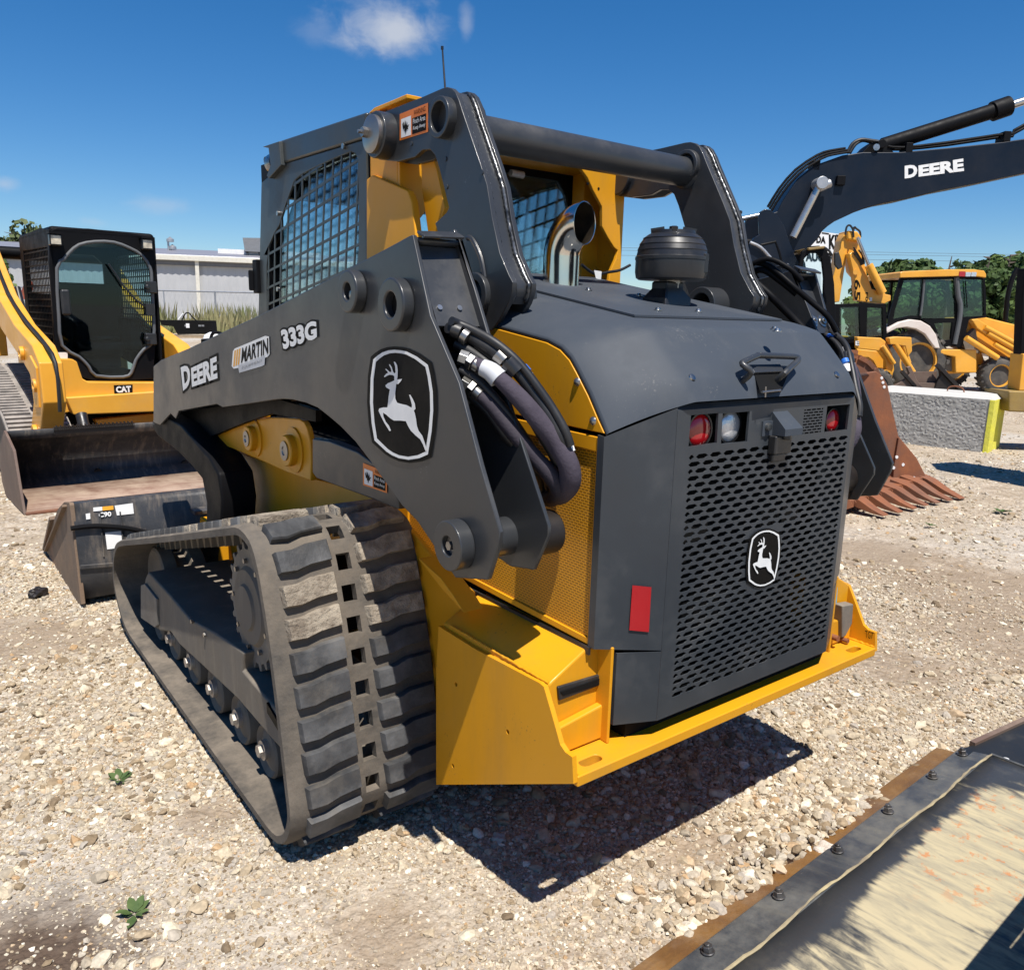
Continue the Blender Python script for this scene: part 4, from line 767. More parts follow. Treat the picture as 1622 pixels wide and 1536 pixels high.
MB().tube([Vector(p) for p in ro_[-1]]+[Vector(ro_[-1][0])], .0016, 6, 1).build('exhaust_rim', M_chrome, e1)
MB().lathe(ex-Vector((0, 0, .004)), (0, -.11, 1), [(.080, 0), (.080, .006), (.058, .010), (.0545, .022)], 36).build('exhaust_flange', M_chrome, e1)
for q in ((842, 452), (930, 458), (1008, 468), (838, 460)): pass
pb = Vector(G.plane((0, .2, 1.412), (0, -.1125, 1), (1055, 490))[0])
sc_ = float((np.array(pb)-CAM)@VF)/FPX
pn = MB().add([tuple(pb+Vector((x*a_, y*a_, z))) for z, a_ in ((-.01, 1), (.03, 1), (.055, .66), (.075, .66)) for x, y in ((-.052, -.045), (.052, -.045), (.052, .045), (-.052, .045))], [(i*4+k, i*4+(k+1) % 4, i*4+4+(k+1) % 4, i*4+4+k) for i in range(3) for k in range(4)]+[(12, 13, 14, 15)]).build('intake_neck', M_dkplast, T, bevel=.006)
pc = pb+Vector((.010, .0, .068)); R0 = 56*sc_
MB().cyl(pc-Vector((0, 0, .01)), pc+Vector((0, 0, .02)), .030).build('intake_stem', M_steel, pn)
pcl = MB().lathe(pc, (0, 0, 1), [(.0, 0.0091), (R0*.90, 0.0106), (R0*.97, 0.0152), (R0, 0.0304), (R0, 0.0623), (R0*1.015, 0.0638), (R0*1.015, 0.0714), (R0*.985, 0.0737), (R0*.955, 0.0874), (R0*.965, 0.0897), (R0*.91, 0.1026), (R0*.92, 0.1049), (R0*.82, 0.1186), (R0*.83, 0.1208), (R0*.66, 0.1322), (R0*.62, 0.1330), (R0*.60, 0.1414), (R0*.3, 0.1444), (0, 0.1444)], 48).build('pre_cleaner', M_dkplast, T, smooth=28)
for k in range(8):
    a_ = k*math.pi/4; MB().bar(pc+Vector((math.cos(a_)*R0*.25, math.sin(a_)*R0*.25, .146)), pc+Vector((math.cos(a_)*R0*.62, math.sin(a_)*R0*.62, .140)), .012, .014).build('cap_fin', M_dkplast, pcl) if k % 2 else None
MB().cyl(pc+Vector((0, 0, .143)), pc+Vector((0, 0, .154)), .012).box(pc.x+R0*.25, pc.x+R0*.42, pc.y-R0*.97, pc.y-R0*.88, pc.z+.03, pc.z+.08).build('cap_latch', M_dkplast, pcl, bevel=.002)
# wire and tag behind the exhaust
w = [Vector(p) for p in G.pl(1, .95, (921, 419), (935, 430), (948, 434), (965, 431), (982, 428), (998, 420))]; MB().tube(w, .005, 8, 3).build('wire_harness', M_hose, T)
patch(G.pl(1, .945, (941, 428), (953, 430), (952, 443), (944, 441)), M_white, T, 'tag')
# ---- lift arms
ao = G.X(-.75, (243, 580), (255, 570), (300, 551), (350, 527), (411, 499), (480, 463), (560, 421), (620, 389), (648, 373.5), (653, 371.6), (681, 500), (726, 606), (760, 736), (791, 843), (789, 862), (772, 918.6), (721, 915), (700, 884), (661, 826), (636, 800), (611, 765), (586, 730), (563, 700), (539.7, 676), (521, 660), (503, 646), (484, 638), (463, 633), (449, 632), (436, 633), (390, 640), (352, 645), (343, 640), (283, 651), (278, 663), (270, 655), (253, 673), (243, 669))
ai = G.X(-.632, (700, 372), (718, 363), (750, 455), (790, 590), (830, 715), (868, 832), (868, 848), (845, 903), (808, 897))+ao[17:]+ao[0:9]
topl = G.X(-.75, (255, 570), (300, 551), (350, 527), (411, 499), (480, 463), (560, 421), (620, 389), (653, 371.6))
for s in (-1, 1):
    arm = MB().prism(ao, 0, -.750, -.738).mirror(-s).build('lift_arm', M_grey, T, bevel=.003)
    MB().prism(ai, 0, -.632, -.622).mirror(-s).build('arm_inner_plate', M_grey, arm, bevel=.003)
    tg = MB(); tl = [(y, z) for y, z in topl]
    for dz in (0,): tg.grid([[(x, y, z-.004) for y, z in tl] for x in (-.739, -.631)])
    tg.mirror(-s).build('arm_top_plate', M_grey, arm, solid=.01)
    # recessed rear web with its two bolts
    rwv = [(.447, 1.588), (.40, 1.50), (.375, 1.40), (.385, 1.30)]
    p_a, p_b = G.pl(0, -.74, (660, 392))[0], G.pl(0, -.74, (697, 520))[0]
    A1, B1 = Vector((0, p_a[1]+.02, p_a[2])), Vector((0, p_b[1]+.02, p_b[2]))
    web = MB(); web.add([(-.738, A1.y, A1.z), (-.632, A1.y, A1.z), (-.632, B1.y, B1.z), (-.738, B1.y, B1.z)], [(0, 1, 2, 3)]); wo_ = web.mirror(-s).build('arm_rear_web', M_grey, arm, solid=.01, smooth=0)
    dd = (B1-A1).normalized(); nn = Vector((0, -abs(dd.z), -dd.y*(1 if dd.z < 0 else -1))).normalized(); nn = Vector((0, dd.z, -dd.y)).normalized(); nn = nn if nn.y < 0 else -nn
    MB().bar(Vector((-.738, p_a[1]-.012, p_a[2]+.026)), Vector((-.632, p_a[1]-.006, p_a[2]+.032)), .03, .006, up=(0, -.45, 1)).mirror(-s).build('arm_rear_cap', M_grey, arm, bevel=.002)
    for xx in (-.722, -.672):
        c = A1+dd*(B1-A1).length*.78; c = Vector((xx, c.y, c.z)); MB().lathe(c, nn, [(.021, 0), (.021, .003), (.013, .004), (.012, .009), (.006, .010), (.006, .014), (0, .014)], 20).mirror(-s).build('bolt', M_zinc, arm)
    # inner web in the lower part and the end tube
    web2 = MB().add([(-.738, .46, 1.25), (-.632, .46, 1.25), (-.632, .28, .93), (-.738, .28, .93)], [(0, 1, 2, 3)]).add([(-.738, .40, 1.33), (-.632, .40, 1.33), (-.632, .46, 1.25), (-.738, .46, 1.25)], [(0, 1, 2, 3)])
    web2.mirror(-s).build('arm_lower_web', M_navy, arm, solid=.008)
    y, z = G.X(-.76, (724, 862))[0]
    MB().cyl((-.735, y+.0, z), (-.56, y, z), .042, seg=32).mirror(-s).build('pin_tube', M_grey, arm, smooth=40)
    pb_ = MB().ring((-.785, y, z), (-.750, y, z), .053, .021, 36).mirror(-s).build('pin_boss', M_grey, arm, bevel=.003)
    MB().cyl((-.772, y, z), (-.735, y, z), .0205).cyl((-.782, y, z), (-.772, y, z), .010, seg=6).mirror(-s).build('pin_bolt', M_steel, pb_)
    for q, ro, ri, bolt in (((558, 462), .050, .020, True), ((627, 483), .058, .027, False)):
        y, z = G.X(-.765, q)[0]; pb_ = MB().ring((-.780, y, z), (-.750, y, z), ro, ri, 36).mirror(-s).build('arm_boss', M_grey, arm, bevel=.005, seg=3)
        MB().cyl((-.76, y, z), (-.74, y, z), ri*.99).mirror(-s).build('boss_core', M_blackm, pb_)
        if bolt: MB().lathe((-.765, y-.004, z-.008), (-1, 0, 0), [(.011, 0), (.011, .006), (0, .009)], 14).mirror(-s).build('bolt', M_zinc, pb_)
    # front of arm: end cap, drop leg to the coupler
    fy, fz = G.X(-.75, (243, 575))[0]; fz2 = G.X(-.75, (243, 669))[0][1]
    MB().box(-.748, -.62, fy-.012, fy+.02, fz2, fz-.015).mirror(-s).build('arm_front_cap', M_grey, arm, bevel=.008, seg=3)
    leg = G.X(-.70, (252, 673), (268, 654), (284, 663), (300, 672), (325, 700), (345, 722), (360, 748), (366, 790), (364, 830), (340, 830), (341, 795), (334, 758), (318, 738), (295, 715), (262, 690))
    MB().prism(leg, 0, -.735, -.60).mirror(-s).build('arm_drop_leg', M_black, arm, bevel=.012, seg=3)
    # hidden front inner plate shadowing the bracket
    fi = G.X(-.66, (283, 652), (440, 632), (500, 650), (500, 668), (430, 655), (390, 668), (360, 680), (337, 690), (300, 690))
    MB().prism(fi, 0, -.66, -.64).mirror(-s).build('arm_under_plate', M_black, arm)
# markings on the visible arm
AX = -.7525
P_ = lambda *q: G.pl(0, AX, *q)
larm = [o for o in T.children if o.name.startswith('lift_arm')][0]
sE = 7.683
ec = G.pl(0, AX, (580+435/sE, 540+780/sE))[0]
def embmap(x, y): return G.pl(0, AX, (580+x/sE, 540+y/sE))[0]
emblem(embmap, (-.0008, 0, 0), larm)
def word(txt, q, th=.03, outl=.10):
    Qp = P_(*q); lettering(txt, off(Qp, (.0006, 0, 0)), M_decalblk, larm, outl, ref=th, name='lettering_outline'); lettering(txt, Qp, M_white, larm, th)
# DEERE with a larger D
word('D', ((286, 582), (300, 576), (302, 609), (290, 619)), .05, .13)
word('EERE', ((302.5, 583), (343, 564), (344.5, 599), (304, 613)), .05, .15)
word('333G', ((444, 523), (501, 507), (502, 536), (449, 554)), .05, .13)
# dealer sticker: white backing, three yellow bars, black slanted word, grey strip
def spoly(pts, m, nm, k=0): MB().add(off(P_(*pts), (-.0004*k, 0, 0)), [tuple(range(len(pts)))]).build(nm, m, larm, smooth=0)
spoly([(369, 556), (372, 552), (420, 532), (426, 533), (427, 561), (424, 565), (381, 582), (370, 584), (367, 580)], M_white, 'dealer_sticker', 0)
spoly([(377, 579), (420, 563), (419, 578), (415, 580), (379, 590.5)], M_palegrey, 'sticker_strip', 0.4)
for k in range(3): spoly([(371.5+k*3.6, 555.5-k*1.5), (374+k*3.6, 554.5-k*1.5), (372+k*3.6, 580-k*1.4), (369.5+k*3.6, 581-k*1.4)], M_orange2, 'sticker_bar', 1)
lettering('MARTIN', off(P_((384, 551), (425, 535), (425.5, 560), (382, 575)), (-.0008, 0, 0)), M_decalblk, larm, .03)
lettering('EQUIPMENT', off(P_((384, 580), (416, 568.5), (415, 574.5), (383, 586)), (-.0008, 0, 0)), M_midgrey, larm, .0)
# ---- body, brackets, links
body = G.X(-.52, (376, 700), (497, 735), (560, 795), (620, 822))
for s in (-1, 1):
    bw = G.X(-.56, (376, 700), (497, 745), (530, 770), (575, 790), (640, 800), (720, 880), (770, 930))
    bp = [(2.30, .25), (2.12, 1.0)]+[(1.30, .98), (1.18, .86), (1.0, .80), (.78, .74), (.60, .69), (.55, .50), (.56, .22)]
    bp = [G.X(-.545, (363, 860))[0], G.X(-.545, (370, 782))[0], G.X(-.545, (376, 715))[0], G.X(-.545, (497, 758))[0], G.X(-.545, (570, 775))[0], G.X(-.545, (640, 830))[0], G.X(-.545, (700, 900))[0], G.X(-.545, (745, 940))[0], (.53, .60), (.55, .19), (2.3, .19)]
    MB().prism(bp, 0, -.545, -.525).mirror(-s).build('body_side', M_yel, T, bevel=.006)
    br = G.X(-.62, (336.7, 673), (370, 668), (404, 665), (433, 660.5), (455, 661), (479, 663), (487, 668), (492, 678), (496.5, 699), (498, 730), (497.5, 761), (460, 748), (410, 725), (375, 711), (337, 697))
    b1 = MB().prism(br, 0, -.632, -.612).mirror(-s).build('linkage_bracket', M_yel, T, bevel=.005, seg=3)
    MB().prism([(y, z) for y, z in G.X(-.6, (345, 700), (375, 711), (497, 760), (497, 735))], 0, -.612, -.52).mirror(-s).build('bracket_web', M_yel, b1)
    for q, r_ in (((402, 694), .046), ((463, 713), .052)):
        y, z = G.X(-.64, q)[0]; c_ = MB().lathe((-.632, y, z), (-1, 0, 0), [(r_*1.45, 0), (r_*1.45, .006), (r_, .010), (r_, .030), (r_*.93, .034), (0, .034)], 32).mirror(-s).build('bracket_boss', M_yel, b1)
        MB().lathe((-.666, y, z), (-1, 0, 0), [(r_*.62, 0), (r_*.62, .004), (r_*.3, .005), (r_*.25, .002), (0, .002)], 28).mirror(-s).build('pin_end', M_steel, c_)
    lk = G.X(-.66, (503, 693), (530, 697), (575, 714), (612, 740), (640, 780), (640, 806), (600, 790), (510, 757), (503, 748))
    MB().prism(lk, 0, -.678, -.645).mirror(-s).build('lower_link', M_grey, T, bevel=.006)
    gs = G.X(-.50, (664, 884), (668, 886), (700, 915), (722, 945), (735, 968), (716, 950), (690, 925))
    MB().prism(G.X(-.60, (664, 884), (668, 886), (700, 915), (722, 945), (737, 970), (700, 930)), 0, -.604, -.545).mirror(-s).build('gusset', M_yel, T, bevel=.002)
    # big end tube of the rear link near the screen
    y, z = G.X(-.56, (862, 842))[0]; MB().cyl((-.618, .175, .955), (-.545, .175, .955), .048, seg=36).mirror(-s).build('rear_pin_housing', M_brnblk, T, bevel=.004)
wq = G.pl(0, -.680, (575, 733), (613, 748), (613, 781), (575, 768)); warning_label(wq, (-.0006, 0, 0), T)
MB().box(-.44, .44, .45, 2.25, .22, .70).box(-.44, .44, 1.0, 2.1, .70, .95).build('chassis', M_blackm, T)
for s in (-1, 1): MB().prism(G.X(-.55, (378, 669), (385, 650), (394, 641), (409, 640), (409, 662), (392, 668)), 0, -.56, -.50).mirror(-s).build('step_bracket', M_yel, T, bevel=.003)
# ---- hoses at the arm ends : points given as photo pixel + lateral plane
def hp_(*q): return [Vector(G.pl(0, X_, (px, py))[0]) for px, py, X_ in q]
def hose(name, pts, r, m, s, seg=12, sm=5):
    mb = MB().tube(pts, r, seg, sm)
    return mb.mirror(-s).build(name, m, T, smooth=70)
for s in (-1, 1):
    h1 = hp_((710, 519, -.72), (722, 524, -.70), (745, 534, -.68), (775, 551, -.66), (800, 570, -.64), (822, 592, -.62), (845, 622, -.60), (868, 655, -.58), (888, 690, -.565), (897, 715, -.555))
    hose('hydraulic_hose', h1, [.012, .012, .013, .014, .014, .014, .013, .016, .015, .012], M_hose, s)
    h1b = hp_((745, 524, -.67), (775, 538, -.65), (805, 562, -.63), (830, 590, -.61), (848, 625, -.59), (872, 665, -.57), (895, 700, -.55), (906, 735, -.545))
    hose('electrical_harness', h1b, [.007, .007, .007, .008, .011, .011, .009, .007], M_hose, s, 8)
    h2 = hp_((728, 566, -.71), (745, 572, -.695), (768, 583, -.68), (795, 603, -.66), (825, 633, -.63), (855, 668, -.60), (880, 700, -.57), (900, 735, -.55), (902, 765, -.535), (886, 784, -.52), (866, 780, -.50), (850, 765, -.48), (835, 750, -.44))
    hose('sleeved_hose', h2, [.012, .012, .014, .017, .020, .021, .022, .023, .024, .022, .020, .016, .014], M_sleeve, s, 16)
    h3 = hp_((732, 606, -.71), (748, 616, -.695), (775, 640, -.67), (800, 670, -.645), (825, 700, -.62), (850, 728, -.59), (875, 756, -.56), (885, 778, -.54), (870, 790, -.52), (850, 775, -.49), (835, 755, -.45))
    hose('sleeved_hose', h3, [.011, .012, .014, .016, .016, .018, .020, .020, .018, .016, .014], M_sleeved, s, 14)
    h4 = hp_((735, 620, -.70), (770, 650, -.67), (800, 690, -.64), (830, 722, -.60), (855, 755, -.55), (862, 785, -.50), (845, 790, -.46)); hose('hydraulic_hose', h4, .010, M_hose, s)
    h5 = [p+Vector((.0, -.012, .014)) for p in h1]; hose('hydraulic_hose', h5, .0095, M_hose, s)
    h6 = hp_((722, 545, -.70), (750, 560, -.68), (790, 592, -.65), (828, 640, -.61), (858, 690, -.575), (880, 730, -.55), (880, 765, -.52), (862, 775, -.48)); hose('hydraulic_hose', h6, .011, M_hose, s)
    h7 = hp_((728, 585, -.71), (760, 606, -.68), (800, 650, -.64), (835, 700, -.60), (862, 742, -.565), (870, 772, -.53)); hose('hydraulic_hose', h7, .0105, M_hose, s)
    for a, b_, r_, m_ in (((716, 521, -.713), (730, 527, -.70), .016, M_dkplast), ((732, 530, -.698), (741, 536, -.69), .0165, M_steel), ((788, 560, -.652), (800, 572, -.642), .0165, M_steel), ((804, 572, -.64), (820, 590, -.625), .021, M_dkplast), ((826, 583, -.613), (834, 592, -.607), .0135, M_blue), ((834, 595, -.607), (845, 612, -.598), .0145, M_white),
                          ((727, 565, -.712), (741, 570, -.698), .0165, M_zinc), ((742, 571, -.698), (750, 576, -.692), .018, M_zinc), ((751, 576, -.692), (759, 581, -.685), .0145, M_steel), ((730, 605, -.712), (742, 612, -.70), .0165, M_zinc), ((743, 612, -.70), (751, 618, -.693), .018, M_zinc), ((752, 619, -.692), (760, 626, -.685), .014, M_steel)):
        A_, B_ = hp_(a, b_); MB().cyl(A_, B_, r_, seg=6 if m_ in (M_zinc,) else 18).mirror(-s).build('hose_fitting', m_, T, bevel=.001)
    A_, B_, C_ = hp_((764, 582, -.682), (777, 588, -.672), (790, 600, -.662)); MB().tube([A_, B_, C_], [.0175, .0198, .0218], 14, 3).mirror(-s).build('sleeve_label', M_palegrey, T, smooth=60)
    A_ = hp_((898, 700, -.548), (903, 716, -.546)); MB().cyl(A_[0], A_[1], .0115).mirror(-s).build('hose_tag', M_white, T)
    A_ = hp_((754, 527, -.665), (762, 531, -.66)); MB().cyl(A_[0], A_[1], .0085).mirror(-s).build('blue_tie', M_blue, T)
    for a, m_ in (((840, 628, -.594), M_teal), ((846, 634, -.59), M_red)):
        A_ = hp_(a)[0]; MB().tube([A_, A_+Vector((.006, -.012, -.008)), A_+Vector((.010, -.010, -.022))], .003, 6, 2).mirror(-s).build('wire', m_, T)
# hoses and pipes running up behind the right tower
for pp, r_ in ((((1195, 415, .52), (1215, 420, .53), (1232, 432, .54), (1258, 455, .56), (1285, 478, .60), (1310, 500, .63), (1325, 525, .66)), .009), (((1190, 432, .52), (1210, 428, .53), (1240, 448, .56), (1262, 466, .58)), .010), (((1200, 450, .50), (1222, 470, .52), (1240, 488, .55), (1262, 510, .58), (1290, 540, .60)), .012), (((1180, 425, .50), (1215, 410, .52), (1250, 425, .55), (1270, 445, .58)), .008)):
    MB().tube([Vector(G.pl(0, c, (a, b_))[0]) for a, b_, c in pp], r_, 10, 4).build('hydraulic_pipe', M_black, T, smooth=70)
# ---- rubber tracks
bo = G.X(-.987, (180, 900), (183, 878), (192, 860), (205, 850), (288, 841), (370, 833), (385, 838), (400, 860), (415, 930), (440, 1100), (460, 1290), (450, 1330))
key = [(2.56, .10), (2.635, .20), (2.605, .33), (2.52, .415), (2.39, .465), (1.66, .66), (.945, .855), (.87, .858), (.805, .832), (.752, .745), (.672, .487), (.610, .190), (.635, .105), (.705, .045), (.80, .028), (1.5, .024), (2.35, .026), (2.47, .045)]
def resample(key, corner=.02):
    P = [Vector((0, a, b_)) for a, b_ in key]; n = len(P); Q = []
    for i in range(n):
        a, b_, c, d = P[i-1], P[i], P[(i+1) % n], P[(i+2) % n]; L = (c-b_).length
        k = max(2, int(L/.012)); tb = (c-a).normalized()*L; tc_ = (d-b_).normalized()*L
        if L > .3: tb = (c-b_); tc_ = (c-b_)
        for j in range(k):
            t = j/k; h00 = 2*t**3-3*t*t+1; h10 = t**3-2*t*t+t; h01 = -2*t**3+3*t*t; h11 = t**3-t*t
            Q.append(b_*h00+tb*h10+c*h01+tc_*h11)
    return Q
path = resample(key); cum = [0]
for i in range(len(path)): cum.append(cum[-1]+(path[(i+1) % len(path)]-path[i]).length)
TL_ = cum[-1]; cy_, cz_ = 1.55, .4
def at_s(d):
    d %= TL_; lo_, hi_ = 0, len(path)
    while hi_-lo_ > 1:
        m_ = (lo_+hi_)//2
        if cum[m_] <= d: lo_ = m_
        else: hi_ = m_
    a, b_ = path[lo_], path[(lo_+1) % len(path)]; p = a.lerp(b_, (d-cum[lo_])/max(cum[lo_+1]-cum[lo_], 1e-9)); t = (b_-a).normalized(); n = Vector((0, t.z, -t.y))
    return p, t, n
# orientation: make n point outward
p_, t_, n_0 = at_s(TL_*.5); SG = 1 if (n_0.y*(p_.y-cy_)+n_0.z*(p_.z-cz_)) > 0 else -1
NP = 58; PITCH = TL_/NP; XO, XI = -.987, -.533; TH = .026
def bp_(x, d, h): p, t, n = at_s(d); q = p+n*SG*h; return (x, q.y, q.z)
def track(s):
    tr = MB(); xs = [XO, XO+.012, -.781, -.742, XI-.012, XI]
    # belt as cells with windows in the middle column
    st = []
    for k in range(NP): st += [(k*PITCH, 0), (k*PITCH+PITCH*.32, 1), (k*PITCH+PITCH*.54, 1), (k*PITCH+PITCH*.84, 0)]
    n = len(st); V = [[[bp_(x, d, -TH*(layer) - (.006 if (i in (0, 5)) else 0)*(1-layer)) for i, x in enumerate(xs)] for d, _ in st] for layer in (0, 1)]
    m = len(xs); base = len(tr.v)
    for layer in (0, 1):
        for r_ in V[layer]: tr.v += r_
    idx = lambda l, j, i: base+l*n*m+(j % n)*m+i
    def present(j, i): j %= n; return not (i == 2 and (j % 4) in (1, 2))
    for j in range(n):
        for i in range(m-1):
            if not present(j, i): continue
            tr.f.append((idx(0, j, i), idx(0, j, i+1), idx(0, j+1, i+1), idx(0, j+1, i))); tr.f.append((idx(1, j, i), idx(1, j+1, i), idx(1, j+1, i+1), idx(1, j, i+1)))
            if i == 0 or not present(j, i-1): tr.f.append((idx(0, j, i), idx(0, j+1, i), idx(1, j+1, i), idx(1, j, i)))
            if i == m-2 or not present(j, i+1): tr.f.append((idx(0, j, i+1), idx(1, j, i+1), idx(1, j+1, i+1), idx(0, j+1, i+1)))
            if not present(j-1, i): tr.f.append((idx(0, j, i), idx(1, j, i), idx(1, j, i+1), idx(0, j, i+1)))
            if not present(j+1, i): tr.f.append((idx(0, j+1, i), idx(0, j+1, i+1), idx(1, j+1, i+1), idx(1, j+1, i)))
    to = tr.mirror(-s).build('rubber_track', M_rubber, T, smooth=40)
    lug = MB(); mud = MB()
    def shape(mb, pts, h, s0):
        # pts: (x, ds) outline, bevelled block standing h above the belt
        cx_ = sum(p[0] for p in pts)/len(pts); cd = sum(p[1] for p in pts)/len(pts); o = len(mb.v); k = len(pts)
        lv = [(1.06, -.004), (1.0, .004), (.97, h-.005), (.90, h)]
        for f_, hh in lv: mb.v += [bp_(cx_+(p[0]-cx_)*(.5+.5*f_), s0+cd+(p[1]-cd)*f_, hh+random.uniform(-.0012, .0012)) for p in pts]
        for l in range(3): mb.f += [(o+l*k+i, o+l*k+(i+1) % k, o+(l+1)*k+(i+1) % k, o+(l+1)*k+i) for i in range(k)]
        mb.f.append(tuple(o+3*k+i for i in range(k)))
    q = PITCH
    for k in range(NP):
        s0 = k*q+random.uniform(-.001, .001); w_ = q*.64
        # outer lug (wide, kinked towards the middle), inner lug
        outer = [(XO+.042, 0), (-.90, 0), (-.86, -.12*q), (-.80, -.16*q), (-.798, w_-.16*q), (-.86, w_-.10*q), (-.90, w_+.02*q), (XO+.045, w_)]
        inner = [(-.725, .10*q), (-.67, .10*q), (-.63, -.04*q), (XI-.022, -.04*q), (XI-.022, w_-.06*q), (-.63, w_-.06*q), (-.67, w_+.06*q), (-.722, w_+.06*q)]
        p, t, nn = at_s(s0+w_*.5); muddy = (p.z > .62 and p.y < 1.6 and random.random() < .8) or random.random() < .04
        for pts in (outer, inner):
            tgt = mud if (muddy and random.random() < .85) else lug
            shape(tgt, pts, .021, s0)
    lo = lug.mirror(-s).build('track_lugs', M_lug, to, smooth=30, bevel=0); lo['kind'] = 'stuff'
    if mud.v: mo = mud.mirror(-s).build('muddy_lugs', M_mudlug, to, smooth=30); mo['kind'] = 'stuff'
    gd = MB()
    for k in range(NP):
        s0 = k*PITCH+PITCH*.02
        for x0, x1 in ((-.822, -.80), (-.722, -.70)):
            a = [bp_(x, s0+d_, h) for h, dd_ in ((-TH, .0), (-TH-.042, .012)) for x, d_ in ((x0, dd_), (x1, dd_), (x1, PITCH*.42-dd_), (x0, PITCH*.42-dd_))]
            gd.add(a, [(0, 1, 2, 3), (4, 5, 6, 7), (0, 1, 5, 4), (1, 2, 6, 5), (2, 3, 7, 6), (3, 0, 4, 7)])
    g_ = gd.mirror(-s).build('guide_lugs', M_frame, to, bevel=0); g_['kind'] = 'stuff'
    # under-carriage
    fr_ = G.X(-.93, (230, 915), (234, 906), (267, 941), (300, 980), (341, 1003), (387, 1034), (385, 1047), (384, 1062), (420, 1105), (444, 1130), (452, 1195), (421, 1160), (377, 1108), (322, 1056), (284, 1021), (270, 1001), (254, 999), (225, 981), (224, 945))
    f_ = MB().prism(fr_, 0, -.930, -.60).mirror(-s).build('track_frame', M_frame, T, bevel=.008, seg=2)
    pl_ = G.X(-.932, (226, 926), (232, 924), (251, 948), (252, 990), (248, 993), (226, 978)); MB().prism(pl_, 0, -.940, -.929).mirror(-s).build('access_plate', M_frame2, f_, bevel=.003)
    for q_ in ((305, 984), (325, 1005)):
        y, z = G.X(-.932, q_)[0]; MB().cyl((-.938, y, z), (-.93, y, z), .008, seg=6).mirror(-s).build('bolt', M_steel, f_)
    rp = G.X(-.934, (423, 1112), (446, 1152), (447, 1166), (424, 1128)); MB().prism(rp, 0, -.936, -.929).mirror(-s).build('slot_cover', M_black, f_)
    def wheel(name, y, z, r_, x0, x1, m_):
        return MB().lathe((x0, y, z), (1, 0, 0), [(r_*.35, .0), (r_*.75, .012), (r_*.93, 0), (r_, .006), (r_, (x1-x0)*.32), (r_*.8, (x1-x0)*.38), (r_*.8, (x1-x0)*.62), (r_, (x1-x0)*.68), (r_, x1-x0-.006), (r_*.93, x1-x0), (r_*.3, x1-x0)], 32).mirror(-s).build(name, m_, T, smooth=40)
    for y in (1.02, 1.25, 1.50, 1.76, 2.02, 2.25):
        w_ = wheel('track_roller', y, .135, .082, -.90, -.62, M_frame)
        MB().cyl((-.925, y, .142), (-.905, y, .142), .019, seg=6).cyl((-.912, y, .142), (-.89, y, .142), .03, seg=20).mirror(-s).build('roller_bolt', M_zinc2, w_)
    wheel('front_idler', 2.44, .225, .165, -.85, -.67, M_frame); wheel('rear_idler', .815, .205, .150, -.86, -.66, M_frame)
    sp = MB(); ns = 22; yc, zc, r0, r1 = 1.09, .565, .170, .190; pr = []
    for k in range(ns):
        for f0, rr in ((0, r0), (.25, r0), (.38, r1), (.62, r1), (.75, r0)): a = 2*math.pi*(k+f0)/ns; pr.append((yc+rr*math.cos(a), zc+rr*math.sin(a)))
    sp.prism(pr, 0, -.900, -.878); spo = sp.mirror(-s).build('sprocket', M_frame2, T, bevel=.002)
    MB().lathe((-.900, yc, zc), (-1, 0, 0), [(.12, 0), (.11, .012), (.07, .014), (.065, .022), (0, .024)], 32).mirror(-s).build('sprocket_hub', M_frame, spo)
    for k in range(9):
        a = 2*math.pi*k/9; MB().cyl((-.910, yc+.135*math.cos(a), zc+.135*math.sin(a)), (-.90, yc+.135*math.cos(a), zc+.135*math.sin(a)), .008, seg=6).mirror(-s).build('bolt', M_steel, spo)
    for k in range(ns):
        a = 2*math.pi*(k+.5)/ns; sp2 = None
    MB().prism([(yc-.1, zc-.1), (yc+.1, zc-.1), (yc+.1, zc+.1), (yc-.1, zc+.1)], 0, -.878, -.55).mirror(-s).build('drive_motor', M_blackm, spo)
for s in (-1, 1): track(s)
# ================================================================== detached black bucket beyond the tracks
B = thing('loader_bucket', G, 'scraped black bucket with rusty ends and stickers lying behind the rubber track', 'bucket')
pa = [(2.965, .025), (3.03, .49), (3.20, .46), (3.45, .375), (4.05, .03), (4.07, .0), (3.02, .0)]
# shell from back plate to floor, then the end plates
xs0, xs1 = -1.065, 1.0
sh = [(4.07, .004), (3.05, .012), (2.985, .04), (2.968, .20), (3.03, .47), (3.045, .492), (3.20, .47)]
MB().grid([[(x, y, z) for y, z in sh] for x in (xs0, xs1)]).build('bucket_shell', M_bktblk, B, smooth=30, solid=-.012)
for x in (xs0, xs1): MB().prism([(2.962, .02), (3.028, .492), (3.045, .50), (3.20, .472), (3.44, .385), (4.06, .045), (4.08, .0), (3.02, -.0)], 0, x-.010, x+.010).build('end_plate', M_rust2, B, bevel=.003, label='rust brown end plate')
MB().bar((xs0-.014, 3.62, .30), (xs0-.014, 3.62+.43, .02), .02, .03, up=(1, 0, 0)).bar((xs0-.016, 3.12, .47), (xs0-.016, 3.98, .03), .012, .03, up=(1, 0, 0)).build('end_rib', M_rust2, B, bevel=.003)
bn = lambda *q: G.pl(1, 2.99, *q)
bys = lambda z: (2.985-(z-.04)*.106 if z < .2 else 2.968+(z-.2)*.2296)-.004
for q in (((184, 803), (213, 799), (214, 815), (187, 818)), ((167, 844), (194, 841), (195, 866), (169, 869))):
    lb = patch([(p[0], bys(p[2]), p[2]) for p in bn(*q)], M_label, B, 'sticker')
o = lambda q: [(p[0], bys(p[2])-.001, p[2]) for p in bn(*q)]
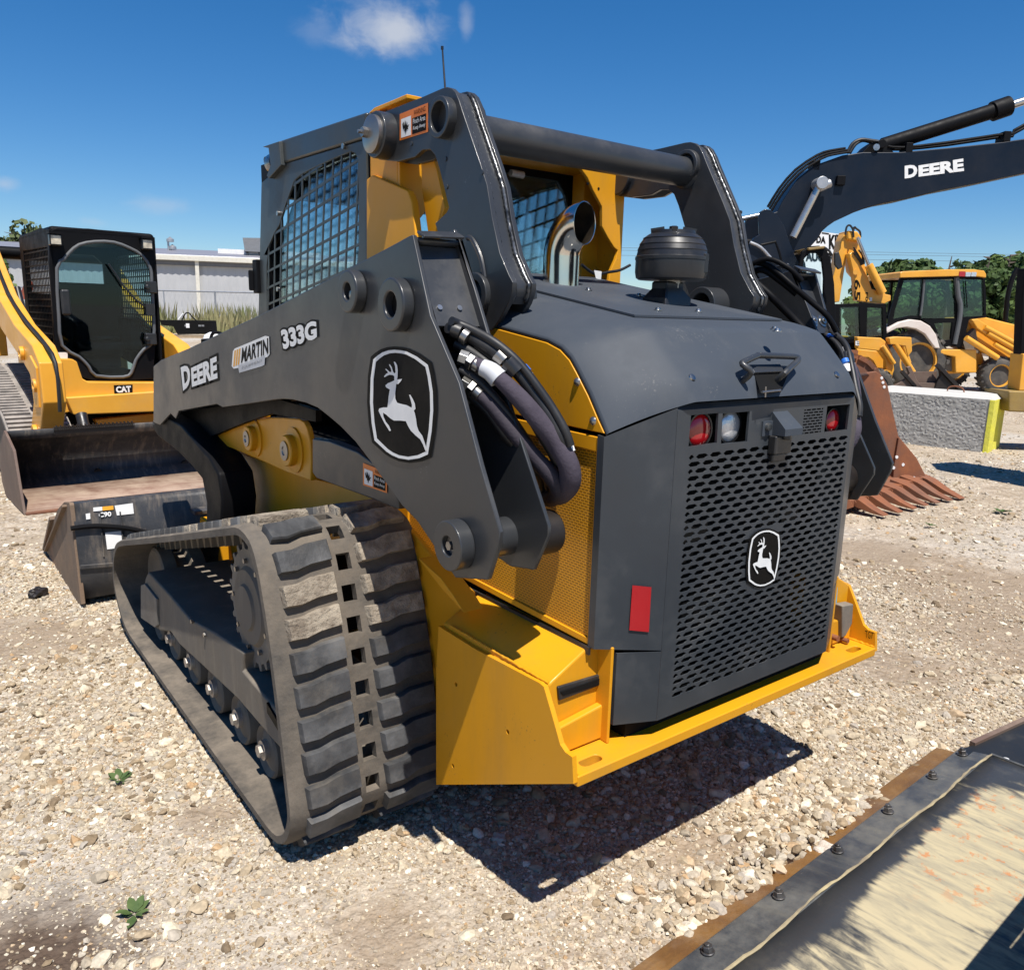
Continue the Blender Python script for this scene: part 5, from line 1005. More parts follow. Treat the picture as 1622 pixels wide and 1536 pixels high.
patch(o(((150, 806), (182, 803), (182, 809), (150, 812))), M_orange2, B, 'yellow_sticker', .45, 1); patch(o(((150, 806), (182, 803), (182, 809), (150, 812))), M_label, B, 'white_sticker', 0, .44)
lettering('C90', off(o(((158, 813.5), (178, 811.5), (178, 819), (158, 821))), (0, -.002, 0)), M_label, B, .04)
patch(o(((135, 815), (147, 813), (147, 824), (136, 826))), M_label, B, 'white_sticker', .2, .8, .1, .9)
MB().tube([(p[0], p[1]-.015, p[2]) for p in o(((112, 837), (150, 833), (200, 836), (240, 845), (262, 855)))], .012, 8, 4).build('back_rib', M_black, B)
for px_ in (160, 192): a, b_ = o(((px_, 812), (px_+3, 880))); MB().bar(a, b_, .006, .008, up=(0, 1, 0)).build('back_seam', M_bktblk, B)
MB().bar(o(((125, 896), (126, 896)))[0], o(((330, 880), (331, 880)))[0], .02, .012, up=(0, 1, 0)).build('wear_strip', M_bktblk, B, bevel=.003)
MB().box(-.36, .36, 3.00, 3.05, .42, .50).box(-.55, .55, 2.90, 2.99, .40, .42).build('coupler_hook', M_bktblk, B, bevel=.004)
cp = MB().box(-.52, .52, 2.72, 2.92, .37, .385).box(-.52, -.44, 2.74, 2.93, .08, .37).box(.44, .52, 2.74, 2.93, .08, .37).box(-.30, -.22, 2.74, 2.93, .12, .37).box(-.44, .44, 2.90, 2.92, .14, .30).build('attachment_coupler', M_yel, T, bevel=.006)
# ================================================================== yellow track loader on the left
K = Frame((-1.065, 5.17), 3)
CB = thing('wide_bucket', K, 'wide empty bucket with brown scoured floor in front of the yellow track loader', 'bucket')
W_ = 2.05
prof = [(-.06, .0), (.30, .012), (.58, .03), (.70, .10), (.72, .22), (.62, .36), (.50, .44), (.42, .455), (.385, .515)]
fl = [p for p in prof if p[1] < .05]
MB().grid([[(x, y, z) for y, z in prof[:3]] for x in (0, W_)]).build('bucket_floor', M_bktfloor, CB, solid=.015, smooth=30)
MB().grid([[(x, y, z) for y, z in prof[2:]] for x in (0, W_)]).build('bucket_back', M_bktblk, CB, solid=.015, smooth=60)
MB().box(0, W_, -.10, .02, -.004, .012).build('cutting_edge', M_rust, CB, bevel=.003)
for x in (0, W_): MB().prism([(-.08, 0), (.08, .42), (.385, .52), (.50, .46), (.66, .36), (.75, .22), (.73, .08), (.60, .0)], 0, x-.012, x+.006).build('side_plate', M_brnsteel, CB, bevel=.003)
rl = MB(); nx = 40
for i in range(nx):
    x = .30+.55*i/nx; rl.box(x, x+.55/nx*.6, .36, .38, .50, .535 if i % 2 else .525)
rl.box(.30, .86, .375, .385, .47, .52).build('top_grip_strip', M_brnblk, CB)
MB().tube([(1.0+i*.028, .37, .525+(.006 if i % 2 else -.006)) for i in range(22)], .009, 6, 2).build('chain', M_frame, CB)
KL = thing('compact_track_loader', K, 'yellow track loader with dark glass cab parked behind its wide bucket at the left', 'track loader')
FY = 1.30
cl = K.Y(FY, (78, 372), (82, 364), (90, 361), (140, 362), (205, 369), (238, 375), (244, 379), (246, 387), (243, 440), (245, 500), (246, 560), (242, 600), (160, 606), (120, 595), (88, 575), (84, 500), (78, 420))
gl_ = K.Y(FY, (101, 411), (110, 400), (125, 388), (150, 383), (180, 384), (205, 393), (225, 405), (238, 425), (240, 445), (243, 500), (243, 540), (228, 553), (215, 570), (208, 590), (195, 597), (152, 595), (140, 580), (125, 565), (98, 547), (93, 500), (90, 425))
MB().prism(cl, 1, FY, FY+.05, holes=[gl_]).build('cab_front', M_black, KL, bevel=.006)
MB().prism(gl_, 1, FY+.012, FY+.02).build('windscreen', M_glasscat, KL)
gt = [Vector((x, FY-.004, z)) for x, z in gl_]; MB().tube(gt+[gt[0]], .014, 8, 2).build('door_seal', M_greyseal, KL, smooth=60)
x0, x1 = cl[0][0], cl[7][0]; zt2 = cl[3][1]
cs = [(FY, zt2-.03), (FY+.35, zt2), (2.6, zt2-.02), (2.62, .9), (FY, .75)]
sw = [(FY+.12, zt2-.16), (2.45, zt2-.15), (2.45, 1.15), (FY+.12, 1.05)]
for x, w_ in ((x0, .02), (x1-.02, .02)):
    side = MB().prism(cs, 0, x, x+w_, holes=[sw]).build('cab_side', M_black, KL, bevel=.004)
    ms = MB()
    for i in range(1, 17): y = sw[0][0]+(sw[1][0]-sw[0][0])*i/17; ms.box(x+.005, x+.012, y-.006, y+.006, 1.12, zt2-.15)
    for i in range(1, 14): z = 1.10+(zt2-.26-1.0)*i/14*1.05; ms.box(x+.004, x+.013, sw[0][0], sw[1][0], z-.006, z+.006)
    ms.build('window_screen', M_black, side)
MB().prism([(x0, FY), (x1, FY), (x1, 2.62), (x0, 2.62)], 2, zt2-.075, zt2-.0).build('cab_roof', M_black, KL, bevel=.035, seg=4)
MB().prism([(x0+.02, .8), (x1-.02, .8), (x1-.02, zt2-.05), (x0+.02, zt2-.05)], 1, 2.58, 2.62, holes=[[(x0+.06, 1.50), (x0+.62, 1.50), (x0+.70, 1.58), (x0+.70, 1.80), (x0+.62, 1.88), (x0+.06, 1.88)]]).build('cab_rear', M_black, KL)
MB().box(x0+.14, x1-.14, 1.95, 2.10, 1.0, 1.60).box(x0+.2, x1-.2, 1.7, 2.1, .95, 1.1).build('operator_seat', M_blackm, KL, bevel=.04)
MB().box(x0+.08, x0+.18, 1.6, 2.0, 1.0, 1.3).box(x1-.18, x1-.08, 1.6, 2.0, 1.0, 1.3).box(x0+.02, x1-.02, FY+.05, 2.6, .72, .80).build('control_console', M_blackm, KL, bevel=.02)
for q in ((88, 380), (233, 387)):
    x, z = K.Y(FY-.06, q)[0]; l_ = MB().box(x-.045, x+.045, FY-.07, FY-.01, z-.045, z+.045).build('work_lamp', M_dkplast, KL, bevel=.008); MB().box(x-.035, x+.035, FY-.075, FY-.068, z-.033, z+.033).build('lamp_lens', M_lens2, l_); MB().box(x-.05, x+.05, FY-.09, FY, z+.045, z+.06).build('lamp_hood', M_black, l_)
wp = [Vector((p[0], FY-.03, p[1])) for p in K.Y(FY-.03, (172, 418), (195, 452), (215, 475), (236, 490))]; MB().tube(wp, .008, 8, 1).box(wp[-1].x-.03, wp[-1].x+.04, FY-.05, FY, wp[-1].z-.05, wp[-1].z+.05).build('wiper', M_dkplast, KL)
for q in ((238, 455), (238, 537)):
    x, z = K.Y(FY-.04, q)[0]; MB().box(x-.04, x+.05, FY-.06, FY, z-.05, z+.05).cyl((x-.03, FY-.08, z), (x-.03, FY-.02, z), .02).build('door_hinge', M_dkplast, KL, bevel=.008)
x, z = K.Y(FY-.03, (104, 478))[0]; MB().box(x-.035, x+.035, FY-.05, FY-.01, z-.11, z+.10).build('grab_handle', M_dkplast, KL, bevel=.02, seg=3)
patch([(p[0], FY-.003, p[1]) for p in K.Y(FY, (90, 558), (107, 558), (107, 568), (90, 568))], M_label, KL, 'sticker')
# yellow lower front
FY2 = FY-.12
lowf = K.Y(FY2, (86, 568), (115, 569), (122, 573), (131, 600), (140, 605), (260, 606), (300, 602), (300, 640), (120, 650), (100, 655), (95, 630))
MB().prism(lowf, 1, FY2, FY2+.35).build('front_panel', M_catyel, KL, bevel=.008)
und = K.Y(FY2+.05, (100, 628), (300, 615), (300, 648), (112, 655)); MB().prism(und, 1, FY2-.05, FY2+.2).build('front_cowl', M_catyel, KL, bevel=.01)
lettering('CAT', [(p[0], FY2-.004, p[1]) for p in K.Y(FY2, (183, 612), (207, 611), (208, 621), (184, 622))], M_white, KL, .05); patch([(p[0], FY2-.002, p[1]) for p in K.Y(FY2, (180, 610), (210, 609), (210, 623), (181, 624))], M_decalblk, KL, 'logo_panel')
MB().prism(K.Y(FY2+.15, (150, 665), (245, 655), (243, 668), (232, 680), (165, 684)), 1, FY2+.15, FY2+.3).build('lower_guard', M_catyel, KL, bevel=.006)
MB().box(.58, 1.46, FY2+.25, 2.9, .22, .70).build('chassis', M_blackm, KL)
for xx in (.42, 1.10):
    MB().cyl((xx+.22, FY2-.1, .52), (xx+.22, FY2-.35, .15), .045, seg=20).cyl((xx+.22, FY2-.35, .15), (xx+.22, FY2-.5, .1), .028).build('tilt_cylinder', M_dkplast, KL)
# lift arms : left one seen, right one mostly behind
for dx, w_ in ((.28, .16), (1.48, .14)):
    la = MB().prism([(.55, .75), (.66, .48), (.78, .30), (.86, .30), (.86, .52), (1.02, .92), (1.30, 1.15), (3.0, 2.02), (3.15, 1.98), (3.25, 1.70), (3.10, 1.62), (2.9, 1.80), (1.40, 1.28), (1.28, 1.30)][::1] if False else [(3.3, 1.80), (2.7, 1.50), (2.11, 1.24), (1.30, 1.08), (1.10, .98), (1.10, .50), (1.30, .42), (1.45, .80), (2.2, .92), (3.2, 1.45)] if dx > 1 else [(3.3, 2.05), (2.87, 1.92), (2.15, 1.48), (1.45, 1.24), (.78, 1.10), (.58, .98), (.56, .68), (.85, .36), (1.05, .28), (1.15, .42), (.93, .66), (.96, .86), (1.30, .97), (2.1, 1.18), (2.95, 1.60), (3.25, 1.72)], 0, dx, dx+w_).build('lift_arm', M_catyel, KL, bevel=.012)
    for yy, zz, rr in ((2.9, 1.80, .07), (1.15, 1.02, .055), (.72, .80, .05), (.92, .42, .06)):
        if dx < 1: MB().ring((dx-.03, yy, zz), (dx, yy, zz), rr, rr*.5).build('pin_boss', M_catyel, la, bevel=.004); MB().cyl((dx-.02, yy, zz), (dx, yy, zz), rr*.45).build('pin', M_steel, la)
    if dx < 1: MB().tube([(dx+w_*.5, 2.8, 1.93), (dx+w_*.5, 2.1, 1.50), (dx+w_*.5, 1.4, 1.27), (dx+w_*.5, .8, 1.13), (dx+w_*.6, .50, .98), (dx+w_*.6, .50, .62)], .014, 8, 3).build('hydraulic_hose', M_hose, la)
    if dx < 1: MB().prism([(.66, .64), (.84, .62), (.88, .86), (.98, .96), (.84, 1.02), (.64, .94)], 0, dx-.012, dx+.004).build('arm_stiffener', M_catyel, la, bevel=.004)
MB().box(.28, .44, 2.95, 3.2, .9, 1.75).build('rear_tower', M_catyel, KL, bevel=.01); MB().box(1.48, 1.62, 2.95, 3.2, .9, 1.45).build('rear_tower', M_catyel, KL, bevel=.01)
MB().cyl((.40, 3.05, 1.88), (1.62, 3.05, 1.88), .06, seg=24).build('cross_tube', M_black, KL)
MB().box(.6, 1.45, 2.65, 3.5, .62, 1.30).build('engine_hood', M_catyel, KL, bevel=.03)
MB().cyl((.58, 1.8, .72), (.58, 2.9, 1.18), .05).cyl((.58, 2.6, 1.05), (.58, 3.0, 1.55), .03).build('lift_cylinder', M_dkplast, KL)
MB().tube([Vector(K.pl(0, .70, (36, 470))[0]), Vector(K.pl(0, .70, (45, 455))[0]), Vector(K.pl(0, .70, (48, 448))[0])], [.03, .045, .02], 10, 3).build('red_strap', M_redpl, KL)
def ctrack(x0_, x1_):
    kp = [(1.05, .08), (.92, .22), (.98, .38), (1.25, .52), (2.2, .80), (2.5, .84), (2.72, .72), (2.95, .30), (3.10, .16), (2.95, .03), (1.2, .03)]
    pth = resample([(a, b_) for a, b_ in kp]); t_ = MB(); n = len(pth)
    t_.v += [(x, p.y, p.z) for p in pth for x in (x0_, x1_)]; c = Vector((0, 1.7, .4))
    nor = []
    for i in range(n):
        t = (pth[(i+1) % n]-pth[i-1]).normalized(); nn = Vector((0, t.z, -t.y)); nn = nn if nn.dot(pth[i]-c) > 0 else -nn; nor.append(nn)
    t_.v += [(x, (p-m_*.03).y, (p-m_*.03).z) for p, m_ in zip(pth, nor) for x in (x0_, x1_)]
    for i in range(n):
        j = (i+1) % n; t_.f += [(2*i, 2*i+1, 2*j+1, 2*j), (2*n+2*i, 2*n+2*j, 2*n+2*j+1, 2*n+2*i+1), (2*i, 2*j, 2*n+2*j, 2*n+2*i), (2*i+1, 2*n+2*i+1, 2*n+2*j+1, 2*j+1)]
    o_ = t_.build('rubber_track', M_trackpale, KL, smooth=50)
    lg = MB(); cum2 = 0; last = -1; w_ = x1_-x0_
    for i in range(n):
        cum2 += (pth[(i+1) % n]-pth[i]).length
        if cum2-last > .055:
            last = cum2; p = pth[i]; m_ = nor[i]; t = Vector((0, m_.z, -m_.y))
            for a, b_ in ((.03, .44), (.54, .97)):
                q = [p+t*s1*.017+m_*h for h in (0, .02) for s1 in (-1, 1)]
                lg.add([(x, k.y, k.z) for k in q for x in (x0_+w_*a, x0_+w_*b_)], [(0, 1, 3, 2), (4, 6, 7, 5), (0, 4, 5, 1), (2, 3, 7, 6), (0, 2, 6, 4), (1, 5, 7, 3)])
    g_ = lg.build('track_lugs', M_trackpale, o_); g_['kind'] = 'stuff'
    MB().box(x0_+.08, x1_-.08, 1.2, 2.7, .15, .45).build('track_frame', M_frame, KL)
ctrack(.10, .56); ctrack(1.50, 1.95)
# ================================================================== building, fence and yard clutter at the left
VB = view_frame(330, depth=75)
def vy(fr, y, *q): return [(p[0], y, p[1]) for p in fr.Y(y, *q)]
bl = thing('warehouse', VB, 'long pale grey metal warehouse with dark roof behind the weeds at the left', 'building')
# wall recedes to the right: left end nearer
rotb = Frame(VB.W((0, 0, 0))[:2], -math.degrees(YAW)+16)
bl.location = rotb.W((0, 0, 0)); bl.rotation_euler = (0, 0, math.radians(rotb.deg))
ze = rotb.Y(0, (315, 408))[0][1]; zr = ze+.75
wall = MB(); XW0, XW1 = -42., 30.; nn_ = 240
cor = [(XW0+(XW1-XW0)*i/nn_, (.05 if i % 2 else 0)) for i in range(nn_+1)]
wall.grid([[(x, y, z) for x, y in cor] for z in (-1, ze-.1)]).build('wall', M_siding, bl, smooth=0)
MB().box(XW0, XW1, .2, 26, -1, ze).build('wall_core', M_siding, bl)
MB().box(XW0-.4, XW1+.4, -.55, -.25, ze-.35, ze+.12).build('gutter', M_trim, bl, bevel=.04)
MB().prism([(-.5, ze-.1), (-.35, ze+.15), (14, ze+1.55), (27, ze), (27, ze-.2)], 0, XW0-.4, XW1+.4).build('roof', M_roof, bl)
MB().box(XW0, XW1, -.30, -.02, ze-.75, ze-.3).build('soffit', M_eave, bl)
dx_ = rotb.Y(-.3, (313, 440))[0][0]
for x in (dx_-16.5, dx_, dx_+16.5): MB().box(x-.16, x+.16, -.35, -.02, -1, ze-.3).build('downspout', M_trim, bl)
hv = rotb.pl(1, 6, (385, 378), (408, 378), (408, 400)); MB().prism([(hv[0][0], hv[0][2]), (hv[1][0]+.5, hv[1][2]), (hv[1][0]+.3, hv[2][2]), (hv[0][0]+.15, hv[2][2])], 1, 5, 8).box(hv[0][0]+.5, hv[1][0], 5.4, 7.6, ze, hv[2][2]+.1).build('roof_unit', M_hvac, bl)
MB().box(hv[0][0]-2.5, hv[1][0]+6, 7.5, 8, ze+.9, ze+1.35).build('roof_sheet', M_roofw, bl)
for q in ((266, 378), (270, 390)):
    p = rotb.pl(1, 10, q)[0]; MB().cyl((p[0], 10, ze), (p[0], 10, p[2]), .10).lathe((p[0]+.2, 10, p[2]-.3), (0, 0, 1), [(0, .5), (.35, .25), (.35, 0)]).build('roof_vent', M_galv, bl)
VFn = view_frame(330, depth=52); fn = thing('chain_link_fence', VFn, 'thin galvanised chain link fence in front of the pale warehouse', 'fence')
zt3 = VFn.Y(0, (330, 462))[0][1]
MB().cyl((-30, 3, zt3), (24, -2, zt3), .045, seg=8).build('top_rail', M_galv, fn)
for i in range(-8, 8): x = VFn.Y(0, (340, 480))[0][0]+i*3.4; y = 3-(x+30)/54*5; MB().cyl((x, y, 0), (x, y, zt3+(.05 if i == 0 else 0)), .06 if i == 0 else .04, seg=8).build('post', M_galv if i else M_midgrey, fn)
wv = MB()
for i in range(180): x = -30+54*i/180; y = 3-(x+30)/54*5; wv.cyl((x, y, 0), (x+.9, y-.08, zt3), .004, seg=3, caps=False).cyl((x+.9, y-.08, 0), (x, y, zt3), .004, seg=3, caps=False)
wv.build('wire_mesh', M_galv, fn, smooth=0)
# weeds
wd = MB()
VW = view_frame(330, depth=46)
for i in range(9000):
    x = random.uniform(-22, 14); y = random.uniform(-3, 5); h = random.uniform(.5, 1.25)*(1+.45*math.sin(x*1.1)+.25*math.sin(x*3.1)); a = random.uniform(0, 6.3); w = random.uniform(.02, .06); bx, by = random.gauss(0, .18), random.gauss(0, .18)
    c, s_ = math.cos(a)*w, math.sin(a)*w; z1 = h*.6
    wd.add([(x-c, y-s_, 0), (x+c, y+s_, 0), (x+c*.8+bx*.4, y+s_*.8+by*.4, z1), (x-c*.8+bx*.4, y-s_*.8+by*.4, z1), (x+bx, y+by, h)], [(0, 1, 2, 3), (3, 2, 4)])
wo2 = wd.build('weeds', M_weed, smooth=0); wo2.location = VW.W((0, 0, 0)); wo2.rotation_euler = (0, 0, math.radians(VW.deg)); tag(wo2, 'tall green and straw weeds along the fence by the warehouse', 'weeds', kind='stuff')
VA = view_frame(300, depth=38); at_ = thing('attachment_frame', VA, 'black skid steer attachment on a wooden pallet below the warehouse', 'attachment')
aq = VA.Y(0, (254, 500), (336, 501), (338, 522), (282, 523), (275, 510), (256, 508)); gy0 = VA.Y(0, (300, 524))[0][1]
MB().prism([(x, z-gy0+.12) for x, z in aq], 1, -.1, .5).build('frame', M_blackm, at_, bevel=.02)
for px_ in (294, 316, 321): p = VA.Y(-.11, (px_, 509))[0]; MB().box(p[0]-.06, p[0]+.06, -.12, -.10, p[1]-gy0+.08, p[1]-gy0+.16).build('slot_hole', M_hvac, at_)
MB().tube([(p[0], 0, p[1]-gy0+.12) for p in VA.Y(0, (288, 500), (293, 490), (299, 489), (304, 495), (312, 502))], .03, 8, 3).build('hose', M_black, at_)
p = VA.Y(-.12, (297, 510))[0]; MB().box(p[0]-.08, p[0]+.08, -.125, -.115, p[1]-gy0+.05, p[1]-gy0+.25).build('tag', M_label, at_)
MB().tube([(q[0], -.1, q[1]-gy0+.12) for q in VA.Y(-.1, (283, 499), (290, 490))], .05, 6, 1).build('cylinder', M_label, at_)
MB().box(-1.6, 1.6, -.4, .6, .0, .03).box(-1.6, 1.6, -.4, -.3, .03, .11).box(-1.6, 1.6, .4, .5, .03, .11).build('pallet', M_wood, at_)
VC = view_frame(362, depth=30); sc2 = thing('wrapped_bundle', VC, 'white wrapped bundle behind the grey boom arm', 'bundle')
for cx_, r_ in ((-.3, .38), (.45, .45), (1.1, .4)): MB().lathe((cx_, 0, 0), (0, 0, 1), [(r_, 0), (r_*1.05, .2), (r_*.8, .42), (r_*.3, .52), (0, .53)], 16).build('bag', M_white, sc2)
VD = view_frame(345, depth=24); sc3 = thing('black_attachment', VD, 'small black hydraulic attachment just above the grey boom arm', 'attachment'); MB().box(-.2, .9, 0, .6, .05, .45).box(-.25, -.15, -.1, .7, 0, .5).build('frame', M_blackm, sc3, bevel=.03); MB().tube([(.0, 0, .45), (.1, 0, .68), (.35, 0, .66), (.5, 0, .45)], .05, 8, 3).build('hose', M_black, sc3)
# ================================================================== excavator behind the loader
D0 = 12.0
VE = view_frame(1290, depth=D0); EX = thing('excavator', VE, 'dark navy crawler excavator with its lettered boom raised towards the right', 'excavator')
ey = lambda y, *q: VE.Y(y, *q)
bm_ = ey(0, (1222, 338), (1231, 335), (1240, 318), (1252, 300), (1264, 283), (1280, 270), (1296, 260), (1335, 246), (1368, 241), (1426, 241), (1505, 234), (1589, 225), (1622, 220), (1760, 196), (1760, 246), (1622, 275), (1547, 291), (1490, 302), (1433, 316), (1400, 322), (1374, 329), (1352, 337), (1335, 345), (1322, 351), (1312, 358), (1303, 366), (1296, 378), (1283, 392), (1268, 402), (1252, 400), (1244, 380))
boom = MB().prism(bm_, 1, 0, .42).build('boom', M_navyboom, EX, bevel=.015)
P = ey(-.004, (1433, 263), (1526, 248), (1527, 271), (1433, 283)); Q = [(x, -.004, z) for x, z in P]
q = quadmap(Q); lettering('D', [q(0, 1), q(.215, 1), q(.215, 0), q(0, 0)], M_white, boom, .05); lettering('EERE', [q(.235, .86), q(1, .86), q(1, .0), q(.235, 0)], M_white, boom, .05)
def vt(fr, y, r_, *q, **k): return [Vector((a, y, b_)) for a, b_ in fr.Y(y, *q)]
sc = vt(VE, .2, 0, (1398, 231), (1596, 169)); MB().cyl(sc[0], sc[1], .105, seg=24).build('stick_cylinder', M_black, EX, smooth=50)
e_ = vt(VE, .2, 0, (1572, 177), (1598, 168)); MB().cyl(e_[0], e_[1], .135, seg=24).build('cylinder_gland', M_black, EX)
r_ = vt(VE, .2, 0, (1596, 169), (1720, 128)); MB().cyl(r_[0], r_[1], .055, seg=20).build('cylinder_rod', M_silver, EX, smooth=50)
br_ = ey(0, (1366, 243), (1380, 228), (1392, 220), (1404, 222), (1412, 232), (1420, 242)); MB().prism(br_, 1, .05, .37).cyl((ey(0, (1397, 228))[0][0], -.02, ey(0, (1397, 228))[0][1]), (ey(0, (1397, 228))[0][0], .44, ey(0, (1397, 228))[0][1]), .06).build('cylinder_bracket', M_black, EX, bevel=.01)
MB().cyl((ey(0, (1387, 234))[0][0], -.03, ey(0, (1387, 234))[0][1]), (ey(0, (1387, 234))[0][0], 0, ey(0, (1387, 234))[0][1]), .045).build('pin_end', M_zinc, EX)
lc = vt(VE, -.12, 0, (1299, 291), (1256, 376)); MB().cyl(lc[0].lerp(lc[1], .05), lc[1], .052, seg=20).build('lift_rod', M_silver, EX, smooth=50)
MB().cyl((lc[0].x, -.22, lc[0].z), (lc[0].x, .5, lc[0].z), .085, seg=24).cyl((lc[0].x-.02, -.13, lc[0].z-.06), (lc[0].x+.14, -.13, lc[0].z+.01), .06).build('lift_knuckle', M_galv, EX, bevel=.008)
p = vt(VE, -.02, 0, (1330, 287))[0]; MB().box(p.x-.05, p.x+.07, -.06, 0, p.z-.06, p.z+.07).build('grease_block', M_black, EX, bevel=.01)
for dy, k in ((-.02, 0), (.05, -3), (.12, -6)):
    MB().tube(vt(VE, dy, 0, (1222+k, 334+k), (1240+k, 305+k), (1266+k, 275+k), (1300+k, 252+k), (1320+k, 245+k), (1345+k, 241+k)), .018, 6, 2).build('boom_pipe', M_black, EX)
for k in (0, 1): MB().tube(vt(VE, .05+.1*k, 0, (1342+4*k, 243), (1350+5*k, 228+k), (1364+3*k, 221+2*k), (1382, 223+3*k), (1396, 225)), .022, 8, 3).build('hose', M_hose, EX)
for k in (0, 1): MB().tube(vt(VE, .05+.1*k, 0, (1406, 232+4*k), (1430, 234+3*k), (1500, 226+4*k), (1580, 214+4*k), (1604, 212+4*k), (1622, 198+5*k), (1760, 165)), .02, 8, 2).build('boom_pipe', M_black, EX)
for px_, py_ in ((1590, 216), (1290, 262), (1436, 234)): p = vt(VE, .1, 0, (px_, py_))[0]; MB().box(p.x-.05, p.x+.05, 0, .22, p.z-.09, p.z+.05).build('pipe_clamp', M_black, EX, bevel=.01)
# boom foot plates and upper structure
ft = ey(-.1, (1201, 372), (1200, 345), (1203, 336), (1210, 332), (1218, 333), (1229, 342), (1240, 358), (1247, 380), (1257, 405), (1270, 432), (1272, 470), (1215, 470), (1180, 400), (1192, 378))
MB().prism(ft, 1, -.16, -.10).build('boom_foot_plate', M_navyboom, EX, bevel=.01); MB().prism(ft, 1, .52, .58).build('boom_foot_plate', M_navyboom, EX, bevel=.01)
hs = ey(0, (1150, 386), (1170, 376), (1200, 378), (1240, 395), (1272, 430), (1285, 500), (1285, 560), (1120, 560), (1120, 400))
MB().prism(hs, 1, .05, 1.9).build('upper_structure', M_black, EX, bevel=.05)
MB().tube(vt(VE, -.2, 0, (1188, 384), (1205, 392), (1222, 410), (1232, 416), (1240, 424)), .022, 8, 3).build('white_pipe', M_galv, EX)
MB().tube(vt(VE, -.15, 0, (1205, 388), (1228, 383), (1234, 400), (1240, 424)), .02, 8, 1).build('grab_rail', M_black, EX)
rd_ = vt(VE, .25, 0, (1151, 352), (1203, 341)); MB().cyl(rd_[0]-(rd_[1]-rd_[0])*1.2, rd_[1], .035, seg=16).build('rear_rod', M_silver, EX); MB().cyl(rd_[0], rd_[0]+(rd_[1]-rd_[0])*.2, .085, seg=8).build('rod_gland', M_black, EX)
# cab
cq = ey(-.5, (1270, 398), (1282, 390), (1298, 389), (1310, 395), (1316, 410), (1322, 450), (1324, 500), (1322, 560), (1262, 560), (1262, 460), (1266, 420))
cw = ey(-.5, (1274, 410), (1283, 401), (1296, 401), (1302, 412), (1305, 440), (1304, 478), (1268, 478), (1270, 440))
MB().prism(cq, 1, -.5, -.44, holes=[cw]).build('cab_frame', M_black, EX, bevel=.015); MB().prism(cq, 1, .5, .55, holes=[cw]).build('cab_frame', M_black, EX)
MB().prism(cw, 1, -.48, -.47).build('cab_window', M_glass, EX)
tr_ = ey(-.5, (1278, 393), (1305, 390), (1306, 394), (1279, 397)); MB().prism(tr_, 1, -.55, .56).build('cab_roof', M_brassy, EX, bevel=.01)
MB().prism(ey(-.6, (1316, 402), (1322, 400), (1326, 412), (1328, 424), (1322, 428), (1316, 420)), 1, -.75, -.70).tube(vt(VE, -.7, 0, (1306, 392), (1314, 398), (1318, 405)), .018, 6, 1).build('mirror', M_dkplast, EX, bevel=.01)
# crawler
ty = -.9
tk = MB(); sh_ = MB(); z_top = ey(ty, (1370, 560))[0][1]; xr_ = ey(ty, (1394, 610))[0][0]; h2 = z_top/2
tk.prism([(xr_-h2+h2*math.cos(a), h2+h2*math.sin(a)*.92) for a in [math.radians(t) for t in range(-90, 91, 15)]]+[(xr_-4.2-h2*math.sin(math.radians(t)), h2+h2*math.cos(math.radians(t))*.92) for t in range(0, 181, 15)], 1, ty, ty+.6)
tko = tk.build('crawler_track', M_rust, EX, bevel=.01)
for i in range(26):
    x = xr_-h2-4.1+i*.165; sh_.box(x, x+.12, ty-.03, ty+.63, 2*h2-.03, 2*h2+.04)
for t in range(-80, 81, 16):
    a = math.radians(t); c = Vector((xr_-h2+h2*math.cos(a)*1.02, ty+.3, h2+h2*math.sin(a)*.95)); sh_.bar(c-Vector((0, .33, 0)), c+Vector((0, .33, 0)), .12, .06, up=(math.cos(a), 0, math.sin(a)))
o_ = sh_.build('track_shoes', M_rust, tko); o_['kind'] = 'stuff'
# ================================================================== rusted excavator bucket on the gravel
RA = Vector((4.0, 1.93)); RB = Vector((5.42, 2.10))
VR_ = view_frame(1410, depth=6.4); VR_ = Frame(VR_.o[:2], -math.degrees(YAW)+12); RBK = thing('excavator_bucket', VR_, 'rust brown toothed excavator bucket resting on the gravel behind the loader', 'bucket')
ry = lambda y, *q: VR_.Y(y, *q)
n0, n1 = VR_.pl(2, .03, (1350, 806))[0], VR_.pl(2, .06, (1472, 766))[0]   # near and far ends of the lip
def LQ(t, z=0): return Vector(n0).lerp(Vector(n1), t)+Vector((0, 0, z))
fy_ = n1[1]
sp_ = [(x, z) for x, z in ry(fy_, (1472, 768), (1450, 725), (1421, 690), (1412, 650), (1404, 610), (1396, 596), (1386, 588), (1372, 590), (1340, 610), (1290, 660), (1290, 790), (1400, 792))]
MB().prism(sp_, 1, fy_-.02, fy_+.02).build('side_plate', M_rust, RBK, bevel=.006)
cutp = ry(fy_-.03, (1472, 768), (1450, 727), (1422, 693), (1415, 735), (1412, 772)); MB().prism(cutp, 1, fy_-.045, fy_-.02).build('side_cutter', M_rust, RBK, bevel=.004)
for q_ in ((1421, 724), (1431, 736), (1416, 741), (1409, 761), (1428, 759), (1448, 757)):
    x, z = ry(fy_-.05, q_)[0]; MB().cyl((x, fy_-.048, z), (x, fy_-.040, z), .014, seg=12).build('bolt_hole', M_label, RBK)
dyn = n0[1]-.0; shift = Vector((n0[0]-n1[0], n0[1]-n1[1], 0))
back = [(x, z) for x, z in ry(fy_, (1412, 774), (1360, 790), (1300, 780), (1280, 740), (1285, 690), (1310, 630), (1345, 603), (1375, 590))]
MB().grid([[(x, fy_, z) for x, z in back], [(x+shift.x, fy_+shift.y, z) for x, z in back]]).build('bucket_shell', M_rust, RBK, smooth=60, solid=.03)
